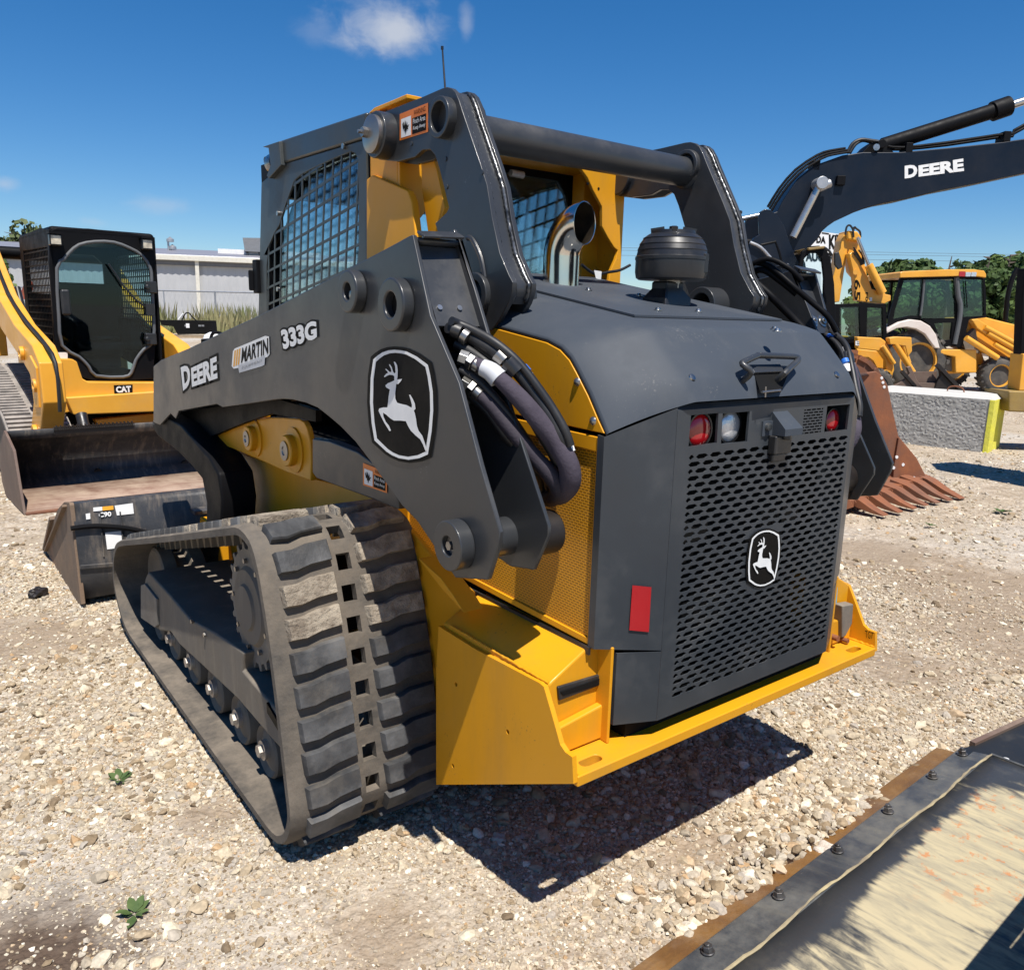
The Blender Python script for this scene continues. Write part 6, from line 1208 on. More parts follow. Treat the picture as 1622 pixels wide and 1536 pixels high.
MB().prism([(x+shift.x, z) for x, z in sp_], 1, fy_+shift.y-.02, fy_+shift.y+.02).build('side_plate', M_rust, RBK, bevel=.006)
lp_ = MB(); a, b_ = LQ(0, .02), LQ(1, .03); lp_.add([tuple(a+Vector((-.55, .05, 0))), tuple(b_+Vector((-.45, .05, 0))), tuple(b_), tuple(a)]+[tuple(v+Vector((0, 0, .045))) for v in (a+Vector((-.55, .05, 0)), b_+Vector((-.45, .05, 0)), b_, a)], [(0, 1, 2, 3), (7, 6, 5, 4), (0, 4, 5, 1), (1, 5, 6, 2), (2, 6, 7, 3), (3, 7, 4, 0)]); lp_.build('cutting_lip', M_rust, RBK)
tips = ((1403, 817), (1427, 812), (1450, 806), (1468, 801), (1486, 797), (1506, 793), (1524, 790))
for i, tp_ in enumerate(tips):
    a = LQ(.06+i*.145, .045); t = Vector(VR_.pl(2, .012, tp_)[0]); d = t-a; w = Vector((d.y, -d.x, 0)).normalized()*.055; u = Vector((0, 0, .042)); bk = a-d*.35
    v = [bk-w*1.1-u*.6, bk+w*1.1-u*.6, bk+w*1.1+u*.6, bk-w*1.1+u*.6, a+d*.15-w*1.05-u*.7, a+d*.15+w*1.05-u*.7, a+d*.15+w*1.05+u*.9, a+d*.15-w*1.05+u*.9, a+d*.6-w*.8-u*.5, a+d*.6+w*.8-u*.5, a+d*.6+w*.8+u*.35, a+d*.6-w*.8+u*.35, t-w*.75, t+w*.75, t+w*.7+u*.2, t-w*.7+u*.2]
    f_ = [(0, 1, 2, 3), (12, 15, 14, 13)]+[(k*4+j, k*4+(j+1) % 4, k*4+4+(j+1) % 4, k*4+4+j) for k in range(3) for j in range(4)]
    th_ = MB().add(v, f_).build('tooth', M_rust, RBK, bevel=.006); MB().cyl(a-w*1.2, a+w*1.2, .018).build('tooth_pin', M_rust, th_)
for i in range(3): p = ry(fy_+.05, (1388+i*2, 598+i*7))[0]; MB().lathe((p[0], fy_-.02, p[1]), (0, -1, 0), [(.014, 0), (.012, .004), (0, .006)], 8).build('chalk_mark', M_label, RBK)
# ================================================================== concrete block
VBk = Frame((8.22, 2.78), 101); BK = thing('concrete_block', VBk, 'grey rough faced concrete block with a bright yellow end and a wire lifting loop', 'concrete block')
LBk, HB, WB = 1.34, .61, .60
def rough(nu, nv, f_, amp, seed):
    rg = np.random.default_rng(seed); g = rg.normal(0, amp, (nu+1, nv+1)); rows = []
    for i in range(nu+1):
        row = []
        for j in range(nv+1):
            e = 0 if i in (0, nu) or j in (0, nv) else 1; p, nrm = f_(i/nu, j/nv); row.append(tuple(Vector(p)+Vector(nrm)*g[i, j]*e))
        rows.append(row)
    return rows
# local x runs along the block away from the yellow end, local y = -thickness direction (away from us is negative)
fr1 = MB().grid(rough(90, 44, lambda u, v: ((u*LBk, 0, v*HB), (0, 1, 0)), .0025, 3)); fr1.grid(rough(40, 44, lambda u, v: ((LBk, -u*WB, v*HB), (1, 0, 0)), .0025, 5)); fr1.grid([[(0, -WB, 0), (LBk, -WB, 0)], [(0, -WB, HB), (LBk, -WB, HB)]])
fr1.build('rough_face', M_conc, BK, smooth=20)
MB().add([(0, 0, HB), (LBk, 0, HB), (LBk, -WB, HB), (0, -WB, HB), (.06, -.06, HB+.045), (LBk-.06, -.06, HB+.045), (LBk-.06, -WB+.06, HB+.045), (.06, -WB+.06, HB+.045)], [(0, 1, 5, 4), (1, 2, 6, 5), (2, 3, 7, 6), (3, 0, 4, 7), (4, 5, 6, 7)]).build('top_face', M_conctop, BK)
MB().prism([(-.004, .012), (-.004, -.22), (.03, -.25), (.03, -.35), (-.004, -.38), (-.004, -WB), (.05, -WB), (.05, .012)], 2, 0, HB-.002).build('yellow_end', M_yelconc, BK, bevel=.004)
MB().tube([(LBk*.42, -.25, HB+.03), (LBk*.41, -.25, HB+.09), (LBk*.36, -.25, HB+.11), (LBk*.30, -.25, HB+.09), (LBk*.28, -.25, HB+.03)], .008, 6, 3).build('lifting_loop', M_rust, BK)
# ================================================================== shared bits for wheeled machines
def wheel2(fr_parent, x, y, z, r_, w, rim, name='wheel', cup=True):
    """tyre centre (x,z), outer face at y (towards the viewer)"""
    t = MB().lathe((x, y+w, z), (0, -1, 0), [(r_*.62, 0), (r_*.80, -.0), (r_*.95, w*.12), (r_, w*.3), (r_, w*.7), (r_*.95, w*.88), (r_*.80, w), (r_*.62, w), (r_*.60, w*.8)], 40)
    for k in range(18):
        a = 2*math.pi*k/18
        for sg, ph_ in ((1, 0), (-1, math.pi/18)):
            c = lambda aa, rr, yy: Vector((x+rr*math.cos(aa+ph_), yy, z+rr*math.sin(aa+ph_)))
            y0_, y1_ = (y+.02, y+w*.52) if sg > 0 else (y+w*.48, y+w-.02)
            a0, a1 = (a, a+.16) if sg > 0 else (a+.16, a)
            th = .085
            v = [c(a0-th*.8, r_*.93, y0_), c(a0+th*.8, r_*.93, y0_), c(a1+th*.6, r_*.97, y1_), c(a1-th*.6, r_*.97, y1_), c(a0-th*.6, r_*1.035, y0_+.01), c(a0+th*.6, r_*1.035, y0_+.01), c(a1+th*.45, r_*1.045, y1_), c(a1-th*.45, r_*1.045, y1_)]
            t.add([tuple(q) for q in v], [(0, 1, 2, 3), (4, 7, 6, 5), (0, 4, 5, 1), (1, 5, 6, 2), (2, 6, 7, 3), (3, 7, 4, 0)])
    wo_ = t.build(name, M_tyre, fr_parent, smooth=40)
    MB().lathe((x, y+w*.9, z), (0, -1, 0), [(r_*.62, 0), (r_*.62, w*.86), (r_*.56, w*.86), (r_*.52, w*.45), (r_*.30, w*.40), (r_*.28, w*.62), (r_*.18, w*.66), (0, w*.66)], 36).build('rim', rim, wo_, smooth=30)
    return wo_
# ================================================================== yellow backhoe loader on the right
DB = 17.6; VBH = view_frame(1500, depth=DB); BH = thing('backhoe_loader', VBH, 'yellow backhoe loader with green tinted cab and pale fender at the right', 'backhoe loader')
by = lambda y, *q: VBH.Y(y, *q)
c = by(0, (1579, 597))[0]; wheel2(BH, c[0], -.15, .40, .40, .32, M_catyel)
c = by(0, (1452, 570))[0]; wheel2(BH, c[0], -.10, .66, .66, .45, M_catyel)
wheel2(BH, c[0], 1.65, .66, .66, .45, M_catyel); wheel2(BH, by(0, (1579, 597))[0][0], 1.7, .40, .40, .32, M_catyel)
MB().prism(by(-.1, (1424, 440), (1424, 432), (1430, 430), (1500, 427), (1540, 427), (1557, 429), (1560, 434), (1560, 440), (1540, 437), (1425, 440)), 1, -.15, 1.6).build('cab_roof', M_catyel, BH, bevel=.03, seg=3)
for q0, q1, m_ in (((1520, 430), (1528, 438), M_red), ((1530, 431), (1537, 438), M_lens), ((1539, 431), (1546, 438), M_lens)):
    a, b_ = by(-.16, q0, q1); MB().box(a[0], b_[0], -.165, -.145, b_[1], a[1]).build('roof_lamp', m_, BH)
cf = by(-.05, (1427, 439), (1560, 437), (1562, 470), (1562, 503), (1535, 506), (1524, 550), (1505, 548), (1488, 552), (1487, 535), (1478, 518), (1462, 506), (1440, 505), (1407, 520), (1409, 500))
h1_ = by(-.05, (1432, 444), (1461, 443), (1455, 500), (1440, 500), (1415, 506), (1418, 490)); h2_ = by(-.05, (1465, 443), (1512, 442), (1514, 504), (1459, 504)); h3_ = by(-.05, (1520, 442), (1557, 443), (1559, 500), (1526, 502)); h4_ = by(-.05, (1480, 512), (1509, 511), (1506, 538), (1490, 540))
MB().prism(cf, 1, -.05, .02, holes=[h1_, h2_, h3_, h4_]).build('cab_frame', M_black, BH, bevel=.01)
for h_ in (h1_, h2_, h3_, h4_): MB().prism(h_, 1, -.02, -.01).build('cab_window', M_glassdk, BH)
MB().prism(cf, 1, 1.4, 1.45, holes=[h1_, h2_, h3_, h4_]).build('cab_frame', M_black, BH)
MB().tube(vt(VBH, -.08, 0, (1515, 439), (1518, 470), (1521, 482), (1520, 505), (1512, 545)), .05, 10, 2).build('cab_pillar', M_greyseal, BH); MB().tube(vt(VBH, -.07, 0, (1464, 443), (1461, 478), (1458, 500)), .025, 8, 2).build('door_post', M_greyseal, BH)
MB().box(by(0, (1475, 500))[0][0], by(0, (1498, 500))[0][0], .5, 1.0, .9, 1.85).build('operator_seat', M_blackm, BH, bevel=.05)
wp_ = vt(VBH, -.06, 0, (1529, 445), (1532, 488)); MB().tube(wp_, .012, 6, 1).build('wiper', M_black, BH)
fd = by(-.15, (1403, 524), (1410, 518), (1425, 510), (1442, 506), (1458, 508), (1472, 516), (1482, 530), (1488, 552), (1480, 551), (1472, 540), (1464, 529), (1450, 521), (1435, 518), (1420, 520), (1404, 528))
MB().prism(fd, 1, -.18, .30).build('rear_fender', M_fender, BH, bevel=.02, seg=3)
MB().prism(by(-.05, (1487, 553), (1545, 554), (1545, 590), (1512, 590), (1511, 565), (1487, 560)), 1, -.10, .5).build('tool_box', M_catyel, BH, bevel=.02)
MB().prism(by(.2, (1470, 555), (1560, 560), (1570, 590), (1480, 594)), 1, .3, 1.2).build('chassis', M_catyel, BH, bevel=.02); MB().prism(by(.1, (1488, 565), (1511, 566), (1512, 588), (1490, 586)), 1, .05, .3).build('step', M_frame, BH)
eh = by(.15, (1535, 503), (1560, 502), (1575, 506), (1640, 522), (1700, 540), (1700, 590), (1640, 575), (1560, 560), (1530, 545))
MB().prism(eh, 1, .15, 1.2).build('engine_hood', M_catyel, BH, bevel=.03, seg=3)
MB().prism(by(-.05, (1536, 506), (1546, 505), (1630, 560), (1700, 600), (1700, 612), (1622, 572), (1545, 520)), 1, -.12, .05).build('loader_arm', M_catyel, BH, bevel=.02)
for a, b_, r__ in (((1530, 535), (1580, 567), .06), ((1560, 518), (1622, 551), .05), ((1565, 528), (1622, 560), .045), ((1575, 545), (1622, 572), .045)): q_ = vt(VBH, -.15, 0, a, b_); MB().cyl(q_[0], q_[1], r__, seg=14).build('hydraulic_cylinder', M_catyel, BH)
MB().tube(vt(VBH, .3, 0, (1592, 512), (1596, 470), (1604, 440), (1612, 425)), .05, 10, 2).build('exhaust_stack', M_black, BH)
ud = by(0, (1525, 540), (1545, 520), (1552, 560), (1530, 556)); MB().prism(ud, 1, .0, .3).build('loader_bracket', M_frame, BH)
# ================================================================== second machine: raised backhoe stick with numbers, black cab, front arms and bucket
D6 = 15.5; V6 = view_frame(1390, depth=D6); S6 = thing('backhoe_loader', V6, 'smaller yellow backhoe with folded upright numbered stick and brown front bucket', 'backhoe loader')
sy = lambda y, *q: V6.Y(y, *q)
stk = sy(0, (1338, 370), (1345, 365), (1352, 368), (1356, 378), (1362, 392), (1372, 425), (1376, 460), (1350, 430), (1346, 408), (1342, 400), (1330, 478), (1316, 480), (1315, 455), (1326, 415), (1332, 382))
s1 = MB().prism(stk, 1, .0, .3).build('boom', M_catyel, S6, bevel=.015)
st2 = sy(-.1, (1342, 402), (1350, 400), (1372, 440), (1378, 458), (1396, 462), (1400, 466), (1408, 468), (1408, 476), (1398, 481), (1364, 478), (1354, 476), (1351, 440))
s2 = MB().prism(st2, 1, -.18, .0).build('dipper_stick', M_catyel, S6, bevel=.012)
q_ = [(x, -.184, z) for x, z in sy(-.184, (1363, 443), (1363, 476), (1353, 476), (1353, 443))]; lettering('65', q_, M_decalblk, s2, .02)
q_ = [(x, -.184, z) for x, z in sy(-.184, (1375, 463), (1375, 477), (1371, 477), (1371, 463))]; lettering('F0', q_, M_decalblk, s2, .02)
patch([(x, -.184, z) for x, z in sy(-.184, (1377.5, 471), (1381.5, 471), (1381.5, 477), (1377.5, 477))], M_label, s2, 'sticker')
x, z = sy(-.19, (1355, 431))[0]; MB().cyl((x, -.21, z), (x, -.17, z), .05).build('pin_boss', M_catyel, s2)
MB().prism(sy(0, (1339, 366), (1356, 367), (1362, 376), (1360, 384), (1340, 380)), 1, -.08, .35).build('boom_head', M_catyel, S6, bevel=.03)
a = vt(V6, -.25, 0, (1358, 376), (1376, 420), (1398, 464)); MB().cyl(a[0], a[1], .03).build('cylinder_rod', M_silver, S6); MB().cyl(a[1], a[2], .075, seg=18).build('bucket_cylinder', M_catyel, S6)
for k in (0, 1): MB().tube(vt(V6, -.1+.2*k, 0, (1339+12*k, 372), (1341+12*k, 360), (1346+10*k, 357+5*k), (1351+11*k, 364+3*k), (1352+11*k, 376)), .018, 6, 3).build('hose', M_hose, S6)
for k in range(3): MB().tube(vt(V6, -.2, 0, (1352, 392+4*k), (1362, 408+3*k), (1369-k*2, 418+k), (1366, 405), (1360, 396)), .014, 6, 3).build('hose', M_hose, S6)
cb_ = sy(-.3, (1326, 482), (1365, 480), (1404, 481), (1405, 540), (1320, 545), (1320, 490)); w1 = sy(-.3, (1331, 487), (1361, 486), (1363, 536), (1330, 536)); w2 = sy(-.3, (1374, 487), (1398, 488), (1399, 536), (1373, 536))
MB().prism(cb_, 1, -.3, -.2, holes=[w1, w2]).prism(cb_, 1, .9, .95, holes=[w1, w2]).build('cab_frame', M_black, S6, bevel=.03)
for w_ in (w1, w2): MB().prism(w_, 1, -.27, -.26).build('cab_window', M_glassdk, S6)
MB().prism(sy(-.2, (1322, 538), (1404, 536), (1404, 600), (1322, 600)), 1, -.2, 1.0).build('body', M_blackm, S6)
arm6 = sy(-.5, (1354, 533), (1392, 535), (1400, 541), (1410, 560), (1413, 585), (1410, 594), (1400, 592), (1400, 570), (1390, 556), (1355, 552))
s3 = MB().prism(arm6, 1, -.6, -.45).build('loader_arm', M_catyel, S6, bevel=.02); MB().prism(arm6, 1, .9, 1.05).build('loader_arm', M_catyel, S6, bevel=.02)
q_ = [(x, -.604, z) for x, z in sy(-.604, (1355, 540), (1361, 540), (1361, 547), (1355, 547))]; patch(q_, M_decalblk, s3, 'letter_panel'); lettering('E', off(q_, (0, -.003, 0)), M_white, s3, .03)
for a, b_, r__ in (((1418, 545), (1446, 590), .055), ((1398, 548), (1416, 576), .04), ((1428, 540), (1440, 575), .04)): c_ = vt(V6, -.65, 0, a, b_); MB().cyl(c_[0], c_[1], r__, seg=14).build('tilt_cylinder', M_catyel, S6)
MB().prism(sy(-.6, (1404, 535), (1416, 533), (1440, 534), (1441, 556), (1434, 565), (1430, 548), (1416, 546), (1406, 545)), 1, -.7, -.55).build('bell_crank', M_catyel, S6, bevel=.015)
MB().prism(sy(-.2, (1354, 552), (1390, 556), (1400, 575), (1400, 600), (1354, 600)), 1, -.3, .8).build('front_frame', M_catyel, S6, bevel=.02); x, z = sy(-.6, (1401, 594))[0]; MB().ring((x, -.7, z), (x, -.2, z), .10, .07).build('pivot_tube', M_catyel, S6)
x, z = sy(-.7, (1388, 612))[0]; wheel2(S6, x, -.75, .30, .32, .25, M_greyseal)
# its bucket, a multi-part one with open clam jaw
BB = thing('clam_bucket', V6, 'dark brown open clam bucket in front of the smaller backhoe above the concrete block', 'bucket')
b1_ = sy(-1.0, (1391, 623), (1400, 612), (1412, 604), (1422, 598), (1428, 590), (1424, 580), (1430, 578), (1440, 600), (1449, 612), (1430, 622), (1408, 628))
b2_ = sy(-1.2, (1483, 576), (1492, 588), (1505, 600), (1524, 618), (1524, 625), (1510, 624), (1476, 616), (1480, 604), (1486, 594))
MB().prism(b1_, 1, -1.3, -1.22).build('side_plate', M_brnsteel, BB, bevel=.01); MB().prism(b2_, 1, -1.3, -1.22).build('side_plate', M_brnblk, BB, bevel=.01)
MB().prism(sy(-1.1, (1430, 589), (1482, 588), (1480, 606), (1440, 608)), 1, -1.15, -1.1).prism(sy(-1.1, (1438, 606), (1484, 605), (1500, 622), (1430, 624)), 1, -1.25, -1.2).build('back_plate', M_brnsteel, BB)
MB().bar(tuple(vt(V6, -1.3, 0, (1484, 578))[0]), tuple(vt(V6, -1.3, 0, (1523, 620))[0]), .06, .10, up=(0, 1, 0)).bar(tuple(vt(V6, -1.3, 0, (1428, 588))[0]), tuple(vt(V6, -1.3, 0, (1449, 612))[0]), .05, .08, up=(0, 1, 0)).build('edge_bar', M_brnblk, BB)
# ================================================================== white sign with black lettering
VS = view_frame(1320, depth=32); SG_ = thing('sign_board', VS, 'white sign board with tall black lettering behind the excavator cab', 'sign')
sp_ = VS.Y(0, (1262, 362), (1347, 373), (1347, 418), (1314, 416), (1314, 492), (1262, 492)); MB().prism(sp_, 1, 0, .15).build('board', M_white, SG_)
def sg(*q): return [(x, -.01, z) for x, z in VS.Y(-.01, *q)]
lettering('DAN', sg((1294, 376), (1313, 378), (1312, 386), (1293, 385)), M_decalblk, SG_, .03) if False else None
lettering('DA', sg((1294, 373), (1308, 375), (1308, 386), (1293, 385)), M_decalblk, SG_, .05); lettering('KING', sg((1313, 371), (1347, 375), (1347, 397), (1313, 395)), M_decalblk, SG_, .05)
patch(sg((1302, 368), (1313, 369.5), (1313, 371.5), (1302, 370)), M_decalblk, SG_, 'rule'); patch(sg((1324, 371.5), (1345, 374), (1345, 376), (1324, 373.5)), M_decalblk, SG_, 'rule')
lettering('AUCTION', sg((1276, 398), (1338, 402), (1338, 416), (1276, 414)), M_decalblk, SG_, .05)
lettering('573-821-3078', sg((1272, 464), (1312, 465), (1312, 472), (1272, 471)), M_cyan, SG_, .03); patch(sg((1280, 430), (1300, 430), (1300, 455), (1280, 455)), M_palegrey, SG_, 'picture')
for x, _ in VS.Y(0, (1268, 490), (1308, 490)): MB().box(x-.08, x+.08, .02, .14, 0, 1.95).build('post', M_wood, SG_)
# ================================================================== cropped machine at the right edge
VX = view_frame(1630, depth=9.2); XM = thing('counterweight_machine', VX, 'dark post and dusty yellow block of a machine cut off by the right edge', 'machine')
MB().prism(VX.Y(0, (1598, 619), (1760, 622), (1760, 660), (1598, 652)), 1, 0, .5).build('end_block', M_brassy, XM, bevel=.02)
MB().prism(VX.Y(.1, (1620, 470), (1624, 425), (1640, 425), (1640, 619), (1614, 619), (1617, 560)), 1, .1, .25).build('post', M_black, XM, bevel=.01)
MB().prism(VX.Y(.1, (1617, 560), (1640, 560), (1640, 618), (1611, 618)), 1, .06, .3).build('bracket', M_catyel, XM, bevel=.01)
wl = lambda p: tuple(VX.R.T@(np.array(p)-VX.o))
bq = [wl(p) for p in ((6.30, 1.80, 1.6), (6.15, .9, 1.6), (6.95, .8, 1.6), (7.0, 1.9, 1.6), (6.6, 2.0, 1.6))]
MB().prism([(p[0], p[1]) for p in bq], 2, 1.55, 1.75).build('shadow_caster', M_black, XM)  # added out of view to cast the shadow on the gravel at right
MB().box(.9, 2.5, -.8, .5, .75, 1.2).box(1.0, 2.4, -.7, .4, .0, .75).build('body', M_catyel, XM, bevel=.04)
# ================================================================== dozer blade in the foreground
VD_ = Frame((.30, -.10), 2.3); DZ = thing('dozer_blade', VD_, 'black dozer blade with bolted rusty cutting edge and caked yellow dust in the foreground', 'dozer blade')
def dpl(z, *q): return VD_.pl(2, z, *q)
X0, X1 = -2.2, .745
MB().prism([(.035, .0), (.038, .012), (-.085, .034), (-.090, .018)], 0, X0, X1-.01).build('cutting_edge', M_cutedge, DZ, bevel=.003)
MB().prism([(-.022, .022), (-.030, .036), (-.125, .056), (-.125, .040)], 0, X0, X1).build('mounting_strip', M_bladeblk, DZ, bevel=.003)
prof2 = []
for t in range(0, 15):
    a = t/14; prof2.append((-.122-.90*a, .052+.022*a))
rows2 = [[(x, y, z+.002) for y, z in prof2] for x in [X0+(X1-X0)*i/60 for i in range(61)]]
MB().grid(rows2).build('moldboard', M_mold, DZ, smooth=70, solid=.014)
wp2 = []; rg = random.Random(4)
for i in range(120): wp2.append((X0+(X1-X0)*i/119, -.123+rg.uniform(-.0015, .0015)+.004*math.sin(i*.35), .058))
MB().tube(wp2, [.0035+rg.uniform(-.0012, .0012) for _ in wp2], 6, 1).build('weld_seam', M_seam, DZ)
for bx_ in (-.655, -.375, -.096, .185, .475, .695):
    c = Vector((bx_-.0, -.058, .044)); n_ = Vector((0, .21, 1)).normalized()
    b_ = MB().cyl(c, c+n_*.004, .0155, seg=20).cyl(c+n_*.004, c+n_*.016, .0125, seg=6, ph=random.random()).cyl(c+n_*.016, c+n_*.020+n_*random.uniform(0, .004), .007, seg=12).build('bolt', M_oldbolt, DZ, bevel=.0012)
ep = [(.03, -.0), (.03, .05), (-.10, .12), (-.75, .66), (-.80, .64), (-.80, .0)]
MB().prism([(-.12, .060), (-1.02, .082), (-1.02, .0), (-.2, .0)], 0, X1, X1+.010).build('end_plate', M_bladeblk, DZ, bevel=.003)
wv_ = [(x, y) for x, y, z in dpl(.045, (1518, 1186), (1540, 1180), (1622, 1142), (1760, 1080), (1760, 1300), (1622, 1242), (1546, 1208))]
wng = MB().prism(wv_, 2, .025, .045).build('wing_plate', M_bladeblk2, DZ, bevel=.002)
a_, b2 = dpl(.045, (1540, 1179)), dpl(.045, (1760, 1079)); MB().bar(a_[0], b2[0], .018, .02).build('wing_edge', M_brnsteel, wng)
c = Vector(dpl(.046, (1593, 1203))[0]); MB().lathe(c, (0, .1, 1), [(.012, 0), (.010, .004), (0, .006)], 12).build('bolt', M_label, wng)
sl = lambda x0_, y0_: [(x0_, y0_), (x0_+.11, y0_), (x0_+.11, y0_+.011), (x0_, y0_+.011)]
MB().prism([(-.36, -.635), (1.3, -.620), (1.3, -1.05), (-1.3, -1.08), (-1.3, -.90), (-.36, -.89)], 2, .49, .51, holes=[sl(-.20, -.675), sl(-.05, -.672), sl(.10, -.67)]).box(-1.3, 1.3, -1.09, -1.04, .07, .49).build('shadow_shelf', M_bladeblk2, DZ)  # unseen shelf added; its edge and slots shape the shade on the moldboard
# ================================================================== small weeds in the gravel
def weedlet(px, py, n, sc_, nm, label):
    p = G.Z(0, (px, py))[0]; F_ = Frame(p, random.uniform(0, 360)); t_ = thing(nm, F_, label, 'weed', 'small weeds in the gravel'); m_ = MB()
    for k in range(n):
        a = 2.4*k+random.uniform(-.3, .3); L = sc_*random.uniform(.6, 1.1); w = L*.24; el = random.uniform(.15, .7); d = Vector((math.cos(a), math.sin(a), 0)); s_ = Vector((-d.y, d.x, 0)); b0 = d*L*.1
        pts_ = [b0+Vector((0, 0, .004)), b0+d*L*.35+s_*w+Vector((0, 0, L*el*.5)), b0+d*L*.7+s_*w*.7+Vector((0, 0, L*el*.75)), b0+d*L+Vector((0, 0, L*el*.7)), b0+d*L*.7-s_*w*.7+Vector((0, 0, L*el*.75)), b0+d*L*.35-s_*w+Vector((0, 0, L*el*.5))]; md_ = b0+d*L*.5+Vector((0, 0, L*el*.55))
        m_.add([tuple(q) for q in pts_]+[tuple(md_)], [(6, 0, 1), (6, 1, 2), (6, 2, 3), (6, 3, 4), (6, 4, 5), (6, 5, 0)])
    m_.build('leaves', M_weedleaf, t_, smooth=60)
weedlet(190, 1236, 13, .045, 'weed', 'small dark green weed beside the long rubber track'); weedlet(214, 1448, 9, .045, 'weed', 'small bright green weed near the bottom left corner')
weedlet(1586, 812, 12, .07, 'weed', 'pale tuft of weed at the right beyond the bucket teeth'); weedlet(1473, 833, 8, .05, 'weed', 'tiny pale weed just in front of the bucket teeth')
# dark stone lying at the left
def rock(px, py, s_, label, m_):
    p = G.Z(0, (px, py))[0]; bm2 = bmesh.new(); bmesh.ops.create_icosphere(bm2, subdivisions=3, radius=s_)
    for v in bm2.verts: n_ = v.co.normalized(); v.co *= 1+.25*math.sin(n_.x*5+px)*math.sin(n_.y*4+n_.z*3); v.co.z *= .55
    me = bpy.data.meshes.new('stone'); bm2.to_mesh(me); bm2.free(); me.materials.append(m_); o_ = bpy.data.objects.new('stone', me); COL.objects.link(o_); o_.location = (p[0], p[1], s_*.4); tag(o_, label, 'stone')
rock(61, 944, .045, 'dark brown stone left of the black bucket end', M_brnblk); rock(1309, 1357, .036, 'large pale stone against the blade edge', M_bigstone); rock(790, 1331+0, .02, 'small grey stone in the loader shadow', M_conc)
# ================================================================== trees
def tree(px, depth, top_py, wpx, kind, label, seed, n=2600, bare=False, low=.03):
    rg = random.Random(seed); F_ = view_frame(px, depth=depth); zt = F_.Y(0, (px, top_py))[0][1]; w = wpx/FPX*depth/2; t_ = thing('tree', F_, label, 'tree', 'trees beyond the yard')
    tk_ = MB().tube([(0, 0, 0), (rg.uniform(-.2, .2), 0, zt*.4), (rg.uniform(-.3, .3), 0, zt*.72), (0, 0, zt*.93)], [zt*.022, zt*.018, zt*.011, .03], 8, 3); limbs = []
    for k in range(16 if not bare else 11):
        z0 = zt*(rg.uniform(.25, .85) if not bare else rg.uniform(.45, .95)); a = rg.uniform(0, 6.28); L = w*rg.uniform(.5, 1.0)*(1 if not bare else .8); e_ = Vector((math.cos(a)*L, math.sin(a)*L*.8, z0+L*rg.uniform(.1, .6))); tk_.tube([(0, 0, z0), (e_.x*.5, e_.y*.5, z0+(e_.z-z0)*.4), tuple(e_)], [.09, .06, .02], 5, 2, caps=False); limbs.append(e_)
    tk_.build('trunk', M_bark, t_)
    cr = MB(); cl_ = []
    w *= 1 if bare else 1.35; nc = 60 if not bare else 9
    for k in range(nc):
        if bare: e_ = rg.choice(limbs); c = e_+Vector((rg.gauss(0, .12*w), rg.gauss(0, .1*w), rg.gauss(0, .1))); r_ = w*rg.uniform(.18, .34)
        else:
            z = zt*(low+(.93-low)*rg.random()**.8); rr = w*math.sqrt(max(.05, 1-((z/zt-.5)/.52)**2)); a = rg.uniform(0, 6.28); q_ = rr*rg.uniform(.3, .85); c = Vector((math.cos(a)*q_, math.sin(a)*q_*.7, z)); r_ = w*rg.uniform(.22, .42)
        cl_.append((c, r_))
    for k in range(n):
        c, r_ = rg.choice(cl_); d = Vector((rg.gauss(0, 1), rg.gauss(0, 1), rg.gauss(0, .8))).normalized(); p = c+d*r_*rg.uniform(.55, 1.05)
        if p.z > zt*1.02: p.z = zt
        s_ = rg.uniform(.10, .26)*(depth/70)*(1 if not bare else .7); u = Vector((rg.gauss(0, 1), rg.gauss(0, 1), rg.gauss(0, 1))).normalized(); v = (d+Vector((rg.gauss(0, .5), rg.gauss(0, .5), rg.gauss(0, .5)))).cross(u).normalized(); u = v.cross(d).normalized()
        s_ *= 1.5 if not bare else 1; cr.add([tuple(p-u*s_), tuple(p-v*s_*.6), tuple(p+u*s_), tuple(p+v*s_*.6)], [(0, 1, 2, 3)])
    cr.build('crown', M_leaf[kind], t_, smooth=0)
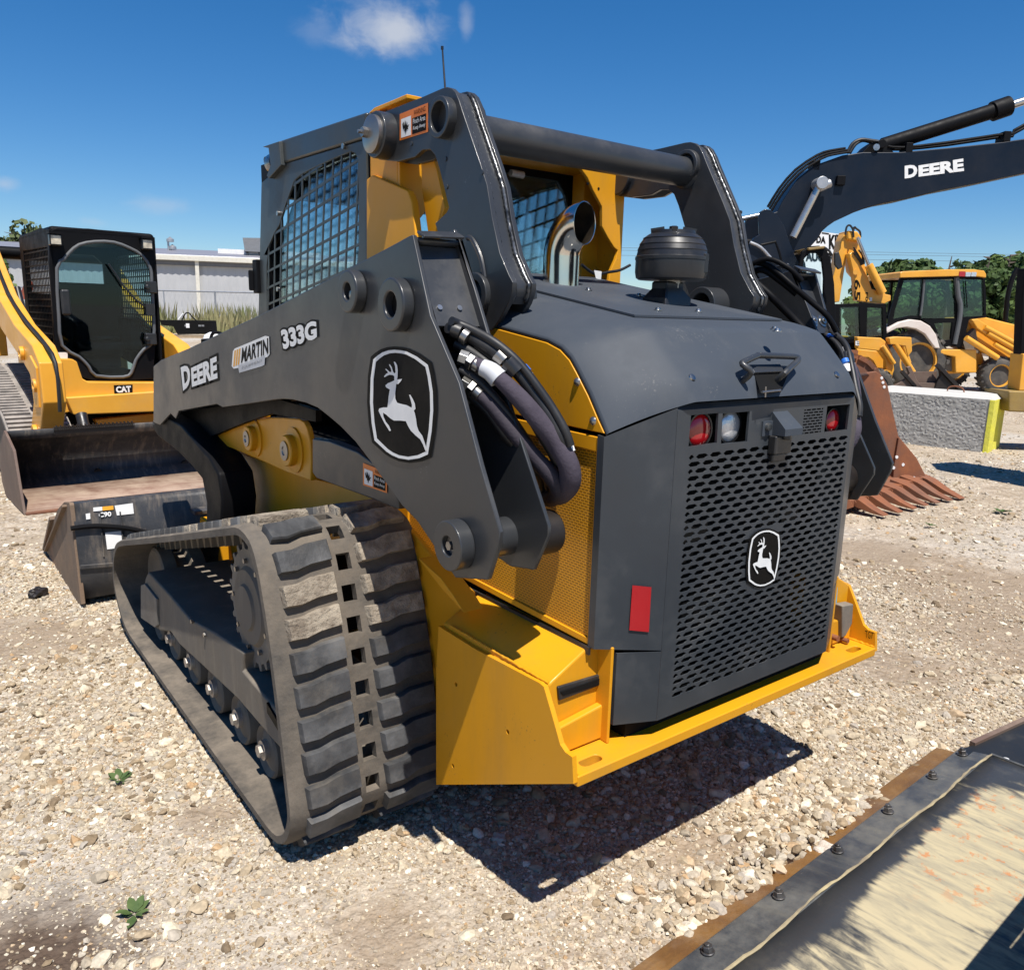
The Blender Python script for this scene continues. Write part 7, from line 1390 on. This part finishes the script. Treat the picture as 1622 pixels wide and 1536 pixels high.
TR = [(1402, 74, 413, 70, 1, 'dark green tree between the upright stick and the cab roof'), (1440, 82, 424, 60, 0, 'low green tree just above the yellow cab roof, left of the bare pine'), (1500, 78, 415, 64, 1, 'mid height tree with ragged top above the cab roof'), (1540, 84, 402, 62, 0, 'tall tree rising right of the yellow cab roof'), (1578, 70, 403, 74, 1, 'large dense green tree right of the backhoe cab'), (1618, 76, 413, 70, 0, 'green tree at the right edge of the picture'), (1650, 84, 418, 70, 1, 'tree just past the right edge'), (1375, 90, 430, 60, 0, 'small tree low behind the black cab'),
      (1345, 80, 425, 60, 0, 'tree between the sign board and the upright stick'), (1368, 84, 418, 66, 1, 'tree right behind the upright numbered stick'), (1425, 68, 432, 80, 1, 'broad dark tree behind the left half of the cab roof'), (1480, 70, 428, 80, 0, 'broad tree behind the middle of the cab roof'), (1530, 66, 426, 70, 1, 'broad dark tree behind the right half of the cab roof'),
      (1590, 58, 450, 60, 0, 'short bright green tree beside the exhaust stack'), (1405, 62, 448, 50, 0, 'short bushy tree behind the black cab')]
for i, (px_, dp, tp_, w_, k_, l_) in enumerate(TR): tree(px_, dp, tp_, w_, k_, l_, 11+i, n=7000)
tree(1459, 66, 394, 34, 1, 'thin pine with sparse layered branches against the sky', 77, n=520, bare=True); tree(1516, 66, 400, 34, 1, 'second sparse pine against the sky, right of the layered one', 79, n=500, bare=True); tree(1546, 66, 393, 36, 1, 'sparse pine above the right end of the cab roof', 81, n=560, bare=True)
tree(14, 60, 408, 60, 0, 'leafy tree behind the raised yellow arm at the left edge', 91, n=2600); tree(-40, 64, 396, 70, 1, 'tree just past the left edge', 93, n=1500); tree(78, 90, 352, 60, 2, 'tall tree whose tip shows above the black cab roof', 95, n=1800); tree(535, 110, 430, 50, 1, 'distant tree seen through the cab screen', 97, n=1500); tree(480, 105, 440, 60, 0, 'distant leafy tree seen through the cab windows', 98, n=1500)
# power lines
VP = view_frame(1500, depth=95); PL = thing('power_line', VP, 'thin power lines crossing the sky above the right hand trees', 'power line')
for k, yy in enumerate((404, 408, 416)):
    a, b_ = VP.Y(0, (1370, yy), (1640, yy-3)); MB().cyl((a[0]-40, 0, a[1]), (b_[0]+25, 0, b_[1]), .022, seg=4).build('wire', M_greyseal, PL)
p_ = VP.Y(0, (1650, 395))[0]; MB().cyl((p_[0]+8, 0, 0), (p_[0]+8, 0, p_[1]+1.5), .18).box(p_[0]+7, p_[0]+9, -.1, .1, p_[1]+.3, p_[1]+.5).build('pole', M_bark, PL)
bpy.context.view_layer.update()
